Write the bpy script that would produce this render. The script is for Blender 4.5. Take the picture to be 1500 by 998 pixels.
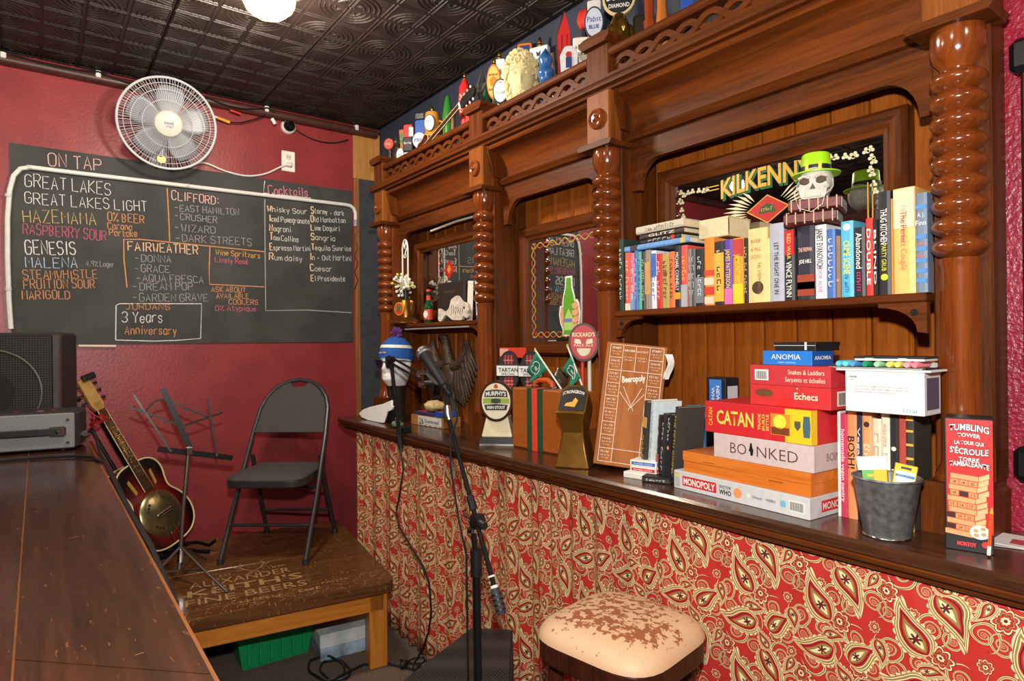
import bpy, math, random
from mathutils import Vector, Matrix, Euler
random.seed(7)
for o in list(bpy.data.objects): bpy.data.objects.remove(o)
scene = bpy.context.scene
COL = scene.collection

# ---------------------------------------------------------------- camera
def rad(a): return math.radians(a)
yaw, pit, rol = rad(37.09), rad(0.0473), rad(-0.6035)
F0 = Vector((-math.cos(yaw), math.sin(yaw), 0)); R0 = Vector((math.sin(yaw), math.cos(yaw), 0)); U0 = Vector((0, 0, 1))
FW = F0*math.cos(pit)+U0*math.sin(pit); U1 = U0*math.cos(pit)-F0*math.sin(pit)
RT = R0*math.cos(rol)+U1*math.sin(rol); UP = U1*math.cos(rol)-R0*math.sin(rol)
CAMZ = 1.51
cam_d = bpy.data.cameras.new('camera'); cam = bpy.data.objects.new('camera', cam_d); COL.objects.link(cam)
cam_d.sensor_width = 36.0; cam_d.lens = 920.853*36.0/1500.0; cam_d.clip_start = 0.02
cam.matrix_world = Matrix(((RT.x, UP.x, -FW.x, 0), (RT.y, UP.y, -FW.y, 0), (RT.z, UP.z, -FW.z, CAMZ), (0, 0, 0, 1)))
scene.camera = cam

# ---------------------------------------------------------------- world, light, exposure
w = bpy.data.worlds.new('world'); scene.world = w; w.use_nodes = True
w.node_tree.nodes['Background'].inputs[0].default_value = (0.9, 0.93, 1.0, 1)
w.node_tree.nodes['Background'].inputs[1].default_value = 0.3
vs = scene.view_settings
vs.view_transform = 'Standard'; vs.look = 'None'; vs.gamma = 1.0; vs.use_curve_mapping = False
vs.exposure = 0.7
def lamp(name, kind, loc, power, color=(1, 1, 1), size=0.1):
    d = bpy.data.lights.new(name, kind); d.energy = power; d.color = color
    if kind == 'AREA': d.size = size
    else: d.shadow_soft_size = size
    o = bpy.data.objects.new(name, d); COL.objects.link(o); o.location = loc
    return o
# the photographer's flash, held just over the lens
lamp('camera_flash', 'POINT', (0.0, 0.0, CAMZ+0.30), 105, (1.0, 0.97, 0.93), 0.035)
# two ceiling lights of the pub, then two added fill lamps (fittings built below)
CEIL_LAMPS = [(-2.55, 0.74), (-2.9, -0.8), (-0.7, -0.6), (0.9, 0.5)]

# ---------------------------------------------------------------- helpers
def tag(o, label=None, cat=None, group=None, kind=None):
    if label: o['label'] = label
    if cat: o['category'] = cat
    if group: o['group'] = group
    if kind: o['kind'] = kind
    return o
def empty(name, loc=(0, 0, 0), rz=0, label=None, cat=None, group=None, rot=None, parent=None):
    o = bpy.data.objects.new(name, None); COL.objects.link(o)
    o.empty_display_size = 0.05
    o.location = loc; o.rotation_euler = rot if rot else (0, 0, rz)
    if parent: o.parent = parent
    return tag(o, label, cat, group)

class MB:
    def __init__(s): s.v = []; s.f = []
    def add(s, vs_, fs):
        n = len(s.v); s.v += [tuple(p) for p in vs_]; s.f += [tuple(i+n for i in f) for f in fs]; return s
    def box(s, x0, x1, y0, y1, z0, z1):
        return s.add([(x0, y0, z0), (x1, y0, z0), (x1, y1, z0), (x0, y1, z0), (x0, y0, z1), (x1, y0, z1), (x1, y1, z1), (x0, y1, z1)],
                     [(0, 3, 2, 1), (4, 5, 6, 7), (0, 1, 5, 4), (1, 2, 6, 5), (2, 3, 7, 6), (3, 0, 4, 7)])
    def rbox(s, x0, x1, y0, y1, z0, z1, b=0.004):
        vs_ = []; cx, cy, cz = (x0+x1)/2, (y0+y1)/2, (z0+z1)/2
        b = min(b, (x1-x0)/2.01, (y1-y0)/2.01, (z1-z0)/2.01)
        idx = {}
        for sx in (0, 1):
            for sy in (0, 1):
                for sz in (0, 1):
                    X = (x0, x1)[sx]; Y = (y0, y1)[sy]; Z = (z0, z1)[sz]
                    dx = b if sx == 0 else -b; dy = b if sy == 0 else -b; dz = b if sz == 0 else -b
                    idx[(sx, sy, sz)] = len(vs_)
                    vs_ += [(X, Y+dy, Z+dz), (X+dx, Y, Z+dz), (X+dx, Y+dy, Z)]
        I = idx; fs = []
        for k in (0, 1):
            q = [I[(k, 0, 0)], I[(k, 1, 0)], I[(k, 1, 1)], I[(k, 0, 1)]]; fs.append(q if k else q[::-1])
            q = [I[(0, k, 0)]+1, I[(1, k, 0)]+1, I[(1, k, 1)]+1, I[(0, k, 1)]+1]; fs.append(q[::-1] if k else q)
            q = [I[(0, 0, k)]+2, I[(1, 0, k)]+2, I[(1, 1, k)]+2, I[(0, 1, k)]+2]; fs.append(q if k else q[::-1])
        for a in (0, 1):
            for c in (0, 1):
                q = [I[(0, a, c)]+1, I[(1, a, c)]+1, I[(1, a, c)]+2, I[(0, a, c)]+2]; fs.append(q if a == c else q[::-1])
                q = [I[(a, 0, c)]+2, I[(a, 1, c)]+2, I[(a, 1, c)], I[(a, 0, c)]]; fs.append(q if a == c else q[::-1])
                q = [I[(a, c, 0)], I[(a, c, 1)], I[(a, c, 1)]+1, I[(a, c, 0)]+1]; fs.append(q if a == c else q[::-1])
        for (a, c, e), i in I.items():
            fs.append((i, i+1, i+2) if (a+c+e) % 2 == 0 else (i, i+2, i+1))
        return s.add(vs_, fs)
    def prism(s, poly, axis, d0, d1, fix=None):
        n = len(poly)
        def m(a, b, d):
            return {'x': (d, a, b), 'y': (a, d, b), 'z': (a, b, d)}[axis]
        vs_ = [m(a, b, d0) for a, b in poly]+[m(a, b, d1) for a, b in poly]
        fs = [tuple(range(n))[::-1], tuple(range(n, 2*n))]+[(i, (i+1) % n, n+(i+1) % n, n+i) for i in range(n)]
        return s.add(vs_, fs)
    def lathe(s, prof, c=(0, 0, 0), seg=20, axis='z', cap=True, ang=None):
        n = len(prof); vs_ = []; full = ang is None
        for i in range(seg if full else seg+1):
            a = (2*math.pi if full else ang)*i/seg
            for r, z in prof:
                x, y = r*math.cos(a), r*math.sin(a)
                p = {'z': (x, y, z), 'y': (x, -z, y), 'x': (z, x, y)}[axis]
                vs_.append((c[0]+p[0], c[1]+p[1], c[2]+p[2]))
        fs = []
        m = seg if full else seg
        for i in range(m):
            j = (i+1) % seg if full else i+1
            for k in range(n-1): fs.append((i*n+k, j*n+k, j*n+k+1, i*n+k+1))
        if cap and full:
            if prof[0][0] > 1e-6: fs.append(tuple(i*n for i in range(seg))[::-1])
            if prof[-1][0] > 1e-6: fs.append(tuple(i*n+n-1 for i in range(seg)))
        return s.add(vs_, fs)
    def tube(s, pts, r, seg=8, cap=True, closed=False):
        pts = [Vector(p) for p in pts]; n = len(pts)
        rs = r if isinstance(r, (list, tuple)) else [r]*n
        vs_ = []; t0 = None; nrm = None
        for i, p in enumerate(pts):
            if closed: t = pts[(i+1) % n]-pts[i-1]
            else: t = (pts[min(i+1, n-1)]-pts[max(i-1, 0)])
            t = t.normalized() if t.length > 1e-9 else Vector((0, 0, 1))
            if nrm is None:
                nrm = t.orthogonal().normalized()
            else:
                nrm = (nrm-t*nrm.dot(t))
                nrm = nrm.normalized() if nrm.length > 1e-6 else t.orthogonal().normalized()
            b = t.cross(nrm)
            for k in range(seg):
                a = 2*math.pi*k/seg
                vs_.append(p+(nrm*math.cos(a)+b*math.sin(a))*rs[i])
        fs = []
        for i in range(n if closed else n-1):
            j = (i+1) % n
            for k in range(seg):
                l = (k+1) % seg; fs.append((i*seg+k, i*seg+l, j*seg+l, j*seg+k))
        if cap and not closed:
            fs.append(tuple(range(seg))[::-1]); fs.append(tuple((n-1)*seg+k for k in range(seg)))
        return s.add(vs_, fs)
    def ellip(s, c, r, nu=16, nv=10, fn=None):
        vs_ = []; fs = []
        for j in range(nv+1):
            th = math.pi*j/nv
            for i in range(nu):
                ph = 2*math.pi*i/nu
                d = Vector((math.sin(th)*math.cos(ph), math.sin(th)*math.sin(ph), math.cos(th)))
                k = fn(d) if fn else 1.0
                vs_.append((c[0]+r[0]*d.x*k, c[1]+r[1]*d.y*k, c[2]+r[2]*d.z*k))
        for j in range(nv):
            for i in range(nu):
                k = (i+1) % nu; fs.append((j*nu+i, (j+1)*nu+i, (j+1)*nu+k, j*nu+k))
        return s.add(vs_, fs)
    def grid(s, fn, nu, nv):
        vs_ = [fn(i/nu, j/nv) for j in range(nv+1) for i in range(nu+1)]
        fs = [(j*(nu+1)+i, j*(nu+1)+i+1, (j+1)*(nu+1)+i+1, (j+1)*(nu+1)+i) for j in range(nv) for i in range(nu)]
        return s.add(vs_, fs)
    def xf(s, M): s.v = [tuple(M @ Vector(p)) for p in s.v]; return s
    def mesh(s, name, mat, smooth=35):
        me = bpy.data.meshes.new(name); me.from_pydata(s.v, [], s.f); me.update()
        if smooth:
            me.shade_smooth(); me.set_sharp_from_angle(angle=rad(smooth))
        if mat: me.materials.append(mat)
        return me
    def build(s, name, mat, parent=None, smooth=35, loc=None, rot=None, fix=True):
        me = s.mesh(name, mat, smooth)
        if fix:
            import bmesh
            bm = bmesh.new(); bm.from_mesh(me); bmesh.ops.recalc_face_normals(bm, faces=bm.faces); bm.to_mesh(me); bm.free()
        o = bpy.data.objects.new(name, me); COL.objects.link(o)
        if parent: o.parent = parent
        if loc: o.location = loc
        if rot: o.rotation_euler = rot
        return o

def inst(name, me, parent=None, loc=(0, 0, 0), rot=None, scale=None):
    o = bpy.data.objects.new(name, me); COL.objects.link(o)
    if parent: o.parent = parent
    o.location = loc
    if rot: o.rotation_euler = rot
    if scale: o.scale = scale
    return o
def copy_tree(o, parent=None):
    c = o.copy(); COL.objects.link(c); c.parent = parent
    for ch in list(o.children): copy_tree(ch, c)
    return c
def struct(o): return tag(o, kind='structure')

# ---------------------------------------------------------------- materials
def lin(c):
    f = lambda x: x/12.92 if x <= 0.04045 else ((x+0.055)/1.055)**2.4
    return (f(c[0]/255), f(c[1]/255), f(c[2]/255), 1)
MATS = {}
def mat(key, rgb, rough=0.6, metal=0.0, var=0.12, nscale=30, bump=0.0, bscale=200, coat=0.0, emit=None, trans=0.0, spec=0.5):
    if key in MATS: return MATS[key]
    m = bpy.data.materials.new(key); m.use_nodes = True; MATS[key] = m
    nt = m.node_tree; b = nt.nodes['Principled BSDF']; L = nt.links.new
    b.inputs['Roughness'].default_value = rough; b.inputs['Metallic'].default_value = metal
    b.inputs['Coat Weight'].default_value = coat; b.inputs['Specular IOR Level'].default_value = spec
    if trans: b.inputs['Transmission Weight'].default_value = trans
    c = lin(rgb)
    tc = nt.nodes.new('ShaderNodeTexCoord')
    if var:
        n = nt.nodes.new('ShaderNodeTexNoise'); n.inputs['Scale'].default_value = nscale; n.inputs['Detail'].default_value = 4
        L(tc.outputs['Object'], n.inputs['Vector'])
        r = nt.nodes.new('ShaderNodeValToRGB')
        r.color_ramp.elements[0].position = 0.3; r.color_ramp.elements[1].position = 0.7
        r.color_ramp.elements[0].color = (c[0]*(1-var), c[1]*(1-var), c[2]*(1-var), 1)
        r.color_ramp.elements[1].color = (min(1, c[0]*(1+var)), min(1, c[1]*(1+var)), min(1, c[2]*(1+var)), 1)
        L(n.outputs['Fac'], r.inputs['Fac']); L(r.outputs['Color'], b.inputs['Base Color'])
    else:
        b.inputs['Base Color'].default_value = c
    if emit: b.inputs['Emission Color'].default_value = c; b.inputs['Emission Strength'].default_value = emit
    if bump:
        n2 = nt.nodes.new('ShaderNodeTexNoise'); n2.inputs['Scale'].default_value = bscale; n2.inputs['Detail'].default_value = 3
        L(tc.outputs['Object'], n2.inputs['Vector'])
        bp = nt.nodes.new('ShaderNodeBump'); bp.inputs['Strength'].default_value = bump; bp.inputs['Distance'].default_value = 0.004
        L(n2.outputs['Fac'], bp.inputs['Height']); L(bp.outputs['Normal'], b.inputs['Normal'])
    return m
def wood(key, dark, light, axis='z', rough=0.46, scale=1.0, coat=0.0, scratch=None, worn=None, spec=0.14):
    if key in MATS: return MATS[key]
    m = bpy.data.materials.new(key); m.use_nodes = True; MATS[key] = m
    nt = m.node_tree; b = nt.nodes['Principled BSDF']; L = nt.links.new
    tc = nt.nodes.new('ShaderNodeTexCoord'); mp = nt.nodes.new('ShaderNodeMapping')
    sc = {'x': (1.2, 22, 22), 'y': (22, 1.2, 22), 'z': (22, 22, 1.2)}[axis]
    mp.inputs['Scale'].default_value = [k*scale for k in sc]
    L(tc.outputs['Object'], mp.inputs['Vector'])
    n = nt.nodes.new('ShaderNodeTexNoise'); n.inputs['Scale'].default_value = 1.6; n.inputs['Detail'].default_value = 6; n.inputs['Distortion'].default_value = 0.6
    L(mp.outputs['Vector'], n.inputs['Vector'])
    n3 = nt.nodes.new('ShaderNodeTexNoise'); n3.inputs['Scale'].default_value = 14; n3.inputs['Detail'].default_value = 2
    L(mp.outputs['Vector'], n3.inputs['Vector'])
    mx = nt.nodes.new('ShaderNodeMix'); mx.data_type = 'FLOAT'; mx.inputs[0].default_value = 0.3
    L(n.outputs['Fac'], mx.inputs[2]); L(n3.outputs['Fac'], mx.inputs[3])
    r = nt.nodes.new('ShaderNodeValToRGB'); r.color_ramp.elements[0].position = 0.32; r.color_ramp.elements[1].position = 0.68
    r.color_ramp.elements[0].color = lin(dark); r.color_ramp.elements[1].color = lin(light)
    L(mx.outputs[0], r.inputs['Fac'])
    out = r.outputs['Color']
    def overlay(out, rgb, scale_, lo, hi, stretch=None):
        nz = nt.nodes.new('ShaderNodeTexNoise'); nz.inputs['Scale'].default_value = scale_; nz.inputs['Detail'].default_value = 5
        if stretch:
            m2 = nt.nodes.new('ShaderNodeMapping'); m2.inputs['Scale'].default_value = stretch; m2.inputs['Rotation'].default_value = (0, 0, 0.5)
            L(tc.outputs['Object'], m2.inputs['Vector']); L(m2.outputs['Vector'], nz.inputs['Vector'])
        else: L(tc.outputs['Object'], nz.inputs['Vector'])
        rr = nt.nodes.new('ShaderNodeValToRGB'); rr.color_ramp.elements[0].position = lo; rr.color_ramp.elements[1].position = hi
        L(nz.outputs['Fac'], rr.inputs['Fac'])
        mm = nt.nodes.new('ShaderNodeMix'); mm.data_type = 'RGBA'
        L(rr.outputs['Color'], mm.inputs[0]); L(out, mm.inputs[6]); mm.inputs[7].default_value = lin(rgb)
        return mm.outputs[2]
    if scratch: out = overlay(out, scratch, 26, 0.66, 0.70, (1, 5, 1))
    if worn: out = overlay(out, worn, 3.2, 0.58, 0.78)
    L(out, b.inputs['Base Color'])
    b.inputs['Roughness'].default_value = rough; b.inputs['Coat Weight'].default_value = coat; b.inputs['Coat Roughness'].default_value = 0.15; b.inputs['Specular IOR Level'].default_value = spec
    bp = nt.nodes.new('ShaderNodeBump'); bp.inputs['Strength'].default_value = 0.12; bp.inputs['Distance'].default_value = 0.002
    L(n3.outputs['Fac'], bp.inputs['Height']); L(bp.outputs['Normal'], b.inputs['Normal'])
    return m
def paint(rgb, rough=0.5):
    return mat('print_%02x%02x%02x' % tuple(rgb), rgb, rough, var=0.06, nscale=60)
WHITE = (238, 234, 224); BLACK = (22, 20, 20); CREAM = (232, 219, 182)
W_DARK, W_LIT = (58, 27, 9), (114, 56, 17)
WX = wood('bar_wood_x', W_DARK, W_LIT, 'x'); WZ = wood('bar_wood_z', W_DARK, W_LIT, 'z'); WY = wood('bar_wood_y', W_DARK, W_LIT, 'y')
WP = wood('plank_wood', (112, 54, 15), (170, 92, 28), 'z', rough=0.4)
WC = wood('column_wood', (92, 40, 14), (144, 70, 22), 'z', rough=0.16, coat=0.5, spec=0.5)
WCT = wood('counter_wood', (44, 24, 16), (86, 50, 30), 'x', rough=0.24, coat=0.3, spec=0.5)
M_MIRROR = mat('mirror_glass', (205, 205, 205), 0.015, 1.0, var=0)
M_BRASS = mat('brass', (190, 140, 60), 0.25, 1.0, var=0.1)
M_CHROME = mat('chrome', (205, 205, 205), 0.18, 1.0, var=0.05)
M_BLACKM = mat('black_metal', (24, 24, 26), 0.35, 0.3, var=0.1)
M_BLACKP = mat('black_plastic', (22, 22, 24), 0.45, 0, var=0.1)
M_PAGES = mat('book_pages', (226, 206, 164), 0.85, var=0.1, nscale=120)

# ---------------------------------------------------------------- lettering
def blurred_text(s, name, m, parent, o, u, v, h, width, thick):
    """print too small to read in the photograph: a row of little uneven marks"""
    rnd = random.Random(len(s)*131+int(h*1e5)); u = Vector(u).normalized(); v = Vector(v).normalized(); n = u.cross(v); o = Vector(o)
    wd = width or h*0.7*len(s); st = wd/len(s); b = MB()
    for i, c in enumerate(s):
        if c == ' ': continue
        x = -wd/2+st*i; hh = h*rnd.choice((0.7, 0.75, 1.0)); q = st*rnd.uniform(0.5, 0.8); k = rnd.choice((0, 1, 2))
        def quad(x0, x1, y0, y1): b.add([o+u*a+v*(e-h/2)+n*thick for a, e in ((x0, y0), (x1, y0), (x1, y1), (x0, y1))], [(0, 1, 2, 3)])
        t = min(q*0.35, h*0.2)
        quad(x, x+t, 0, hh)
        if k != 1: quad(x+t*0.8, x+q, hh-t, hh)
        if k != 2: quad(x+t*0.8, x+q, 0, t)
        if k == 1: quad(x+q-t, x+q, 0, hh*0.6)
    return b.build(name, m, parent, smooth=0, fix=False)
def fit_text(s, name='lettering', m=None, parent=None, o=(0, 0, 0), u=(1, 0, 0), v=(0, 0, 1), h=0.02, width=None, bold=0.0, anchor='c', arc=0.0, thick=0.0004, res=2):
    if '~' in s: return blurred_text(s, name, m, parent, o, u, v, h, width, thick)
    """flat letters: o = anchor point of the line's middle, u reading direction, v up, h cap height, width = line length"""
    cu = bpy.data.curves.new('tmp', 'FONT'); cu.body = s; cu.size = 1.0; cu.resolution_u = res; cu.offset = bold; cu.fill_mode = 'FRONT' if hasattr(cu, 'fill_mode') else cu.fill_mode
    ob = bpy.data.objects.new('tmp', cu); COL.objects.link(ob)
    me = bpy.data.meshes.new_from_object(ob)
    bpy.data.objects.remove(ob); bpy.data.curves.remove(cu)
    if not me.vertices: return None
    xs = [p.co.x for p in me.vertices]; x0, x1 = min(xs), max(xs)
    cap = 0.72
    sy = h/cap; sx = sy if not width else width/max(1e-6, x1-x0)
    u = Vector(u).normalized(); v = Vector(v).normalized(); n = u.cross(v)
    if anchor == 'l': ox = -x0
    else: ox = -(x0+x1)/2
    o = Vector(o)
    for p in me.vertices:
        a = (p.co.x+ox)*sx; b = p.co.y*sy-h/2
        if arc: b += arc*(1-(2*a/((x1-x0)*sx))**2)
        p.co = o+u*a+v*b+n*thick
    me.name = name
    me.materials.clear()
    if m: me.materials.append(m)
    ob = bpy.data.objects.new(name, me); COL.objects.link(ob)
    if parent: ob.parent = parent
    return ob
GL = dict(A="022842 1434", B="02082837362505 2534332202", C="4738180703123243", D="02082847432202", E="48080242 0535", F="480802 0535",
 G="47381807031232434525", H="0208 4248 0545", I="1218", J="3833221203", K="0208 480542", L="080242", M="0208254842", N="02084248",
 O="180703123243473818", P="02083847463505", Q="180703123243473818 2442", R="02083847463505 2542", S="473818070615354443321203", T="0848 2228",
 U="080312324348", V="082248", W="0812253248", X="0248 0842", Y="082548 2522", Z="08480242",
 a="36160503122234 3632", b="0802 0516263533221203", c="3526160503122233", d="3832 36160503122233", e="04343526160503122233", f="38281712 0636",
 g="36160503122233 36312010", h="0802 0516263532", i="1612 1718", j="2621100 2728", k="0802 3604 1432", l="1812", m="0602 05162522 25364542",
 n="0602 0516263532", o="160503122233352616", p="0600 0516263533221203", q="3630 36160503122233", r="0602 04162636", s="35261605142433221203",
 t="18132232 0636", u="0603122233 3632", v="061236", w="0612243246", x="0236 0632", y="0613 3610", z="06360232")
GL.update({'0': GL['O'], '3': "07183847463525354443321203", '4': "32380444", '9': "463515060718384732", '%': "0248 0708181707 3233434232", '.': "1213",
 '+': "1434 2325", ':': "1314 1617", '-': "0535", "'": "2826", '8': "15060718384746351504031232434435", '1': "172822", '2': "0718384746020242", '5': "480806353422 02", 'é': GL['e']+" 1728", '&': "42071828270402123 4"})
GL['j'] = "26211001 2728"; GL['5'] = "4808053544433202"; GL['&'] = "4207182827040212324"+"4"
def glyph_w(ch):
    if ch == ' ': return 2.4
    if ch in "il.:'": return 3.0
    if ch in 'I': return 3.2
    return 4.6 if ch.islower() else 5.6
class Strokes:
    """chalk or carved strokes laid flat on a plane: o origin, u reading direction, v up"""
    def __init__(s, o, u, v): s.o = Vector(o); s.u = Vector(u); s.v = Vector(v); s.n = s.u.cross(s.v); s.mb = MB()
    def line(s, pts, wd):
        P = [Vector((a, b)) for a, b in pts]
        k = len(P); q = []
        for i in range(k):
            t = (P[min(i+1, k-1)]-P[max(i-1, 0)])
            t = t.normalized() if t.length > 1e-9 else Vector((1, 0))
            nn = Vector((-t.y, t.x))*wd*0.5
            q += [P[i]+nn, P[i]-nn]
        vs_ = [s.o+s.u*a.x+s.v*a.y for a in q]
        s.mb.add(vs_, [(2*i, 2*i+1, 2*i+3, 2*i+2) for i in range(k-1)])
    def text(s, st, a0, b0, a1, b1, cap, wd, jit=0.25, only=None):
        tot = sum(glyph_w(c) for c in st); d = Vector((a1-a0, b1-b0)); L = d.length; d.normalize(); e = Vector((-d.y, d.x)); x = 0
        sx = L/tot; sy = cap/6.0
        for i, ch in enumerate(st):
            if ch in GL and (only is None or only(i)):
                jy = random.uniform(-jit, jit); js = random.uniform(0.93, 1.08)
                for stq in GL[ch].split():
                    pp = []
                    for k in range(0, len(stq)-1, 2):
                        gx, gy = int(stq[k])+random.uniform(-.12, .12), (int(stq[k+1])-2)*js+random.uniform(-.12, .12)
                        w_ = d*((x+gx)*sx)+e*((gy+jy)*sy); pp.append((a0+w_.x, b0+w_.y))
                    if len(pp) > 1: s.line(pp, wd)
            x += glyph_w(ch)
    def build(s, name, m, parent): return s.mb.build(name, m, parent, smooth=0, fix=False)
# ================================================================= THE ROOM
XL, YB, ZC, XR, YF = -4.0, 1.89, 2.97, 1.7, -3.0
M_RED = mat('red_wall_paint', (142, 50, 52), 0.38, var=0.16, nscale=5, bump=0.25, bscale=70)
M_STUCCO = mat('red_stucco_paint', (140, 24, 46), 0.34, var=0.12, nscale=12, bump=1.0, bscale=85)
M_NAVY = mat('navy_wall_paint', (44, 50, 66), 0.6, var=0.1, nscale=8, bump=0.1)
M_TIN = mat('dark_tin_paint', (38, 27, 22), 0.5, 0.1, var=0.3, nscale=9, bump=0.4, bscale=160)
M_CARPET = mat('carpet', (104, 88, 74), 0.95, var=0.3, nscale=90, bump=0.6, bscale=500)
M_DARKW = mat('dark_far_wall', (58, 26, 28), 0.6, var=0.2, nscale=4)
struct(MB().box(XL-0.1, XR+0.1, YF-0.1, YB+0.1, -0.08, 0.0).build('floor', M_CARPET))
struct(MB().box(XL-0.1, XL, YF-0.1, YB+0.1, 0.0, ZC+0.08).build('wall_left', M_RED))
struct(MB().box(XL, XR, YB, YB+0.1, 0.0, ZC+0.08).build('wall_back', M_NAVY))
struct(MB().box(-0.478, XR, 1.765, YB, 0.0, ZC).build('wall_back_right', M_STUCCO))
struct(MB().box(XR, XR+0.1, YF-0.1, YB+0.1, 0.0, ZC+0.08).build('wall_right', M_DARKW))
struct(MB().box(XL, XR, YF-0.1, YF, 0.0, ZC+0.08).build('wall_front', M_DARKW))
ceil = struct(MB().box(XL-0.1, XR+0.1, YF-0.1, YB+0.1, ZC+0.004, ZC+0.09).build('ceiling', M_TIN))
def tin_tile(nx, ny):
    q = 0.1525; b = MB(); g = 0.0022
    W, H = nx*q, ny*q
    b.rbox(g, W-g, g, H-g, -0.005, 0.004, 0.003)
    for i in range(nx):
        for j in range(ny):
            x, y = i*q, j*q; z = -0.005
            m = 0.006; e = 0.012
            o4 = [(x+m, y+m), (x+q-m, y+m), (x+q-m, y+q-m), (x+m, y+q-m)]; i4 = [(x+e, y+e), (x+q-e, y+e), (x+q-e, y+q-e), (x+e, y+q-e)]
            md = [((a[0]+c[0])/2, (a[1]+c[1])/2) for a, c in zip(o4, i4)]
            vs_ = [(a, c, z) for a, c in o4]+[(a, c, z-0.004) for a, c in md]+[(a, c, z) for a, c in i4]
            fs = []
            for k in range(4):
                l = (k+1) % 4; fs += [(k, l, 4+l, 4+k), (4+k, 4+l, 8+l, 8+k)]
            b.add(vs_, fs)
            cx, cy, s = (x+e if i % 2 == 0 else x+q-e), (y+e if j % 2 == 0 else y+q-e), (1 if i % 2 == 0 else -1, 1 if j % 2 == 0 else -1)
            for r in (0.045, 0.068, 0.091, 0.112):
                vs_ = []; fs = []
                for k in range(7):
                    a = math.pi/2*k/6
                    for rr, zz in ((r-0.005, z), (r, z-0.0045), (r+0.005, z)):
                        vs_.append((cx+s[0]*rr*math.cos(a), cy+s[1]*rr*math.sin(a), zz))
                for k in range(6): fs += [(3*k, 3*k+1, 3*k+4, 3*k+3), (3*k+1, 3*k+2, 3*k+5, 3*k+4)]
                b.add(vs_, fs)
            vs_ = [(cx+s[0]*0.01, cy+s[1]*0.01, z), (cx+s[0]*0.03, cy+s[1]*0.015, z), (cx+s[0]*0.04, cy+s[1]*0.04, z), (cx+s[0]*0.015, cy+s[1]*0.03, z), (cx+s[0]*0.024, cy+s[1]*0.024, z-0.007)]
            b.add(vs_, [(0, 1, 4), (1, 2, 4), (2, 3, 4), (3, 0, 4)])
    return b.mesh('ceiling_tile', M_TIN, 0)
T44, T14, T43 = tin_tile(4, 4), tin_tile(1, 4), None
ys = [1.096-0.61*k for k in range(0, 7)]
T15 = tin_tile(4, 5); T11 = tin_tile(1, 5)
for y in ys:
    back = (y == ys[0])
    inst('ceiling_tile', T11 if back else T14, ceil, (-3.965, y, ZC))
    for k in range(9):
        inst('ceiling_tile', T15 if back else T44, ceil, (-3.81+0.61*k, y, ZC))
# plywood strip and slate panel at the end of the left wall
M_PLY = wood('raw_plywood', (168, 112, 58), (204, 150, 86), 'z', rough=0.6, coat=0)
M_SLATE = mat('slate_panel', (62, 64, 70), 0.6, var=0.18, nscale=25, bump=0.15)
struct(MB().box(XL, XL+0.008, 1.702, 1.888, 2.615, 2.905).build('trim_1', M_PLY))
M_TRIMW = wood('trim_wood', (120, 76, 44), (166, 112, 68), 'z', rough=0.6, coat=0)
struct(MB().rbox(XL, XL+0.022, 1.702, 1.737, 0.0, 2.612, 0.004).build('trim_2', M_TRIMW))
struct(MB().box(XL, XL+0.015, 1.738, 1.888, 0.0, 2.612).build('trim_3', M_SLATE))
struct(MB().rbox(XL, XL+0.03, 1.862, 1.886, 2.615, 2.93, 0.003).build('trim_4', M_PLY))

# ---------------------------------------------------------------- conduit pipe under the ceiling
M_PIPE = mat('brown_pipe', (74, 42, 34), 0.4, var=0.25, nscale=20)
M_CABLE = mat('black_cable', (20, 20, 22), 0.5, var=0.1)
M_WCABLE = mat('white_cable', (222, 220, 214), 0.45, var=0.05)
pp = empty('conduit_pipe', (XL+0.03, 0, 2.925), label='brown painted conduit pipe clipped along the top of the red wall', cat='pipe')
MB().tube([(0, YF+0.02, 0), (0, 1.86, 0)], 0.027, 12).build('pipe', M_PIPE, pp)
for y in (-0.12, 0.27, 1.13, 1.71):
    MB().rbox(-0.012, 0.03, y-0.012, y+0.012, -0.002, 0.034, 0.004).build('clip', M_WCABLE, pp)
def sag(a, b, n, s, ax=2):
    a = Vector(a); b = Vector(b); out = []
    for i in range(n+1):
        t = i/n; p = a.lerp(b, t); p[ax] -= s*4*t*(1-t); out.append(p)
    return out
cb = MB()
for a, b, s in (((XL+.055, -0.9, 2.955), (XL+.06, -0.12, 2.955), 0.01), ((XL+.06, -0.12, 2.955), (XL+.06, 0.27, 2.95), 0.02), ((XL+.06, 0.27, 2.95), (XL+.062, 0.8, 2.93), 0.03), ((XL+.062, 0.8, 2.93), (XL+.062, 1.13, 2.945), 0.03), ((XL+.062, 1.13, 2.945), (XL+.04, 1.24, 2.89), -0.005)):
    cb.tube(sag(a, b, 8, s), 0.005, 6)
tag(cb.build('black_cable', M_CABLE), 'thin black cable run along the brown conduit pipe', 'cable')
av = empty('audio_lead', (XL+0.02, 0.9, 2.83), label='loose black audio lead with yellow plug hanging by the fan', cat='cable')
MB().tube([(0.03, 0.22, 0.07), (0.03, 0.15, 0.03), (0.02, 0.08, 0.0), (0.02, 0.02, -0.01)], 0.004, 6).build('lead', M_CABLE, av)
MB().tube([(0.02, 0.02, -0.01), (0.02, -0.05, 0.005)], 0.009, 8).build('plug', paint((224, 160, 30)), av)
MB().tube([(0.02, -0.05, 0.005), (0.02, -0.075, 0.012)], 0.006, 8).build('tip', paint(WHITE), av)
MB().tube([(0.03, 0.08, 0.05), (0.03, 0.02, 0.06)], 0.007, 8).build('red_plug', paint((200, 40, 24)), av)
MB().tube([(0.03, 0.26, 0.06), (0.028, 0.28, 0.03)], 0.011, 8).build('white_plug', paint(WHITE), av)

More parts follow.
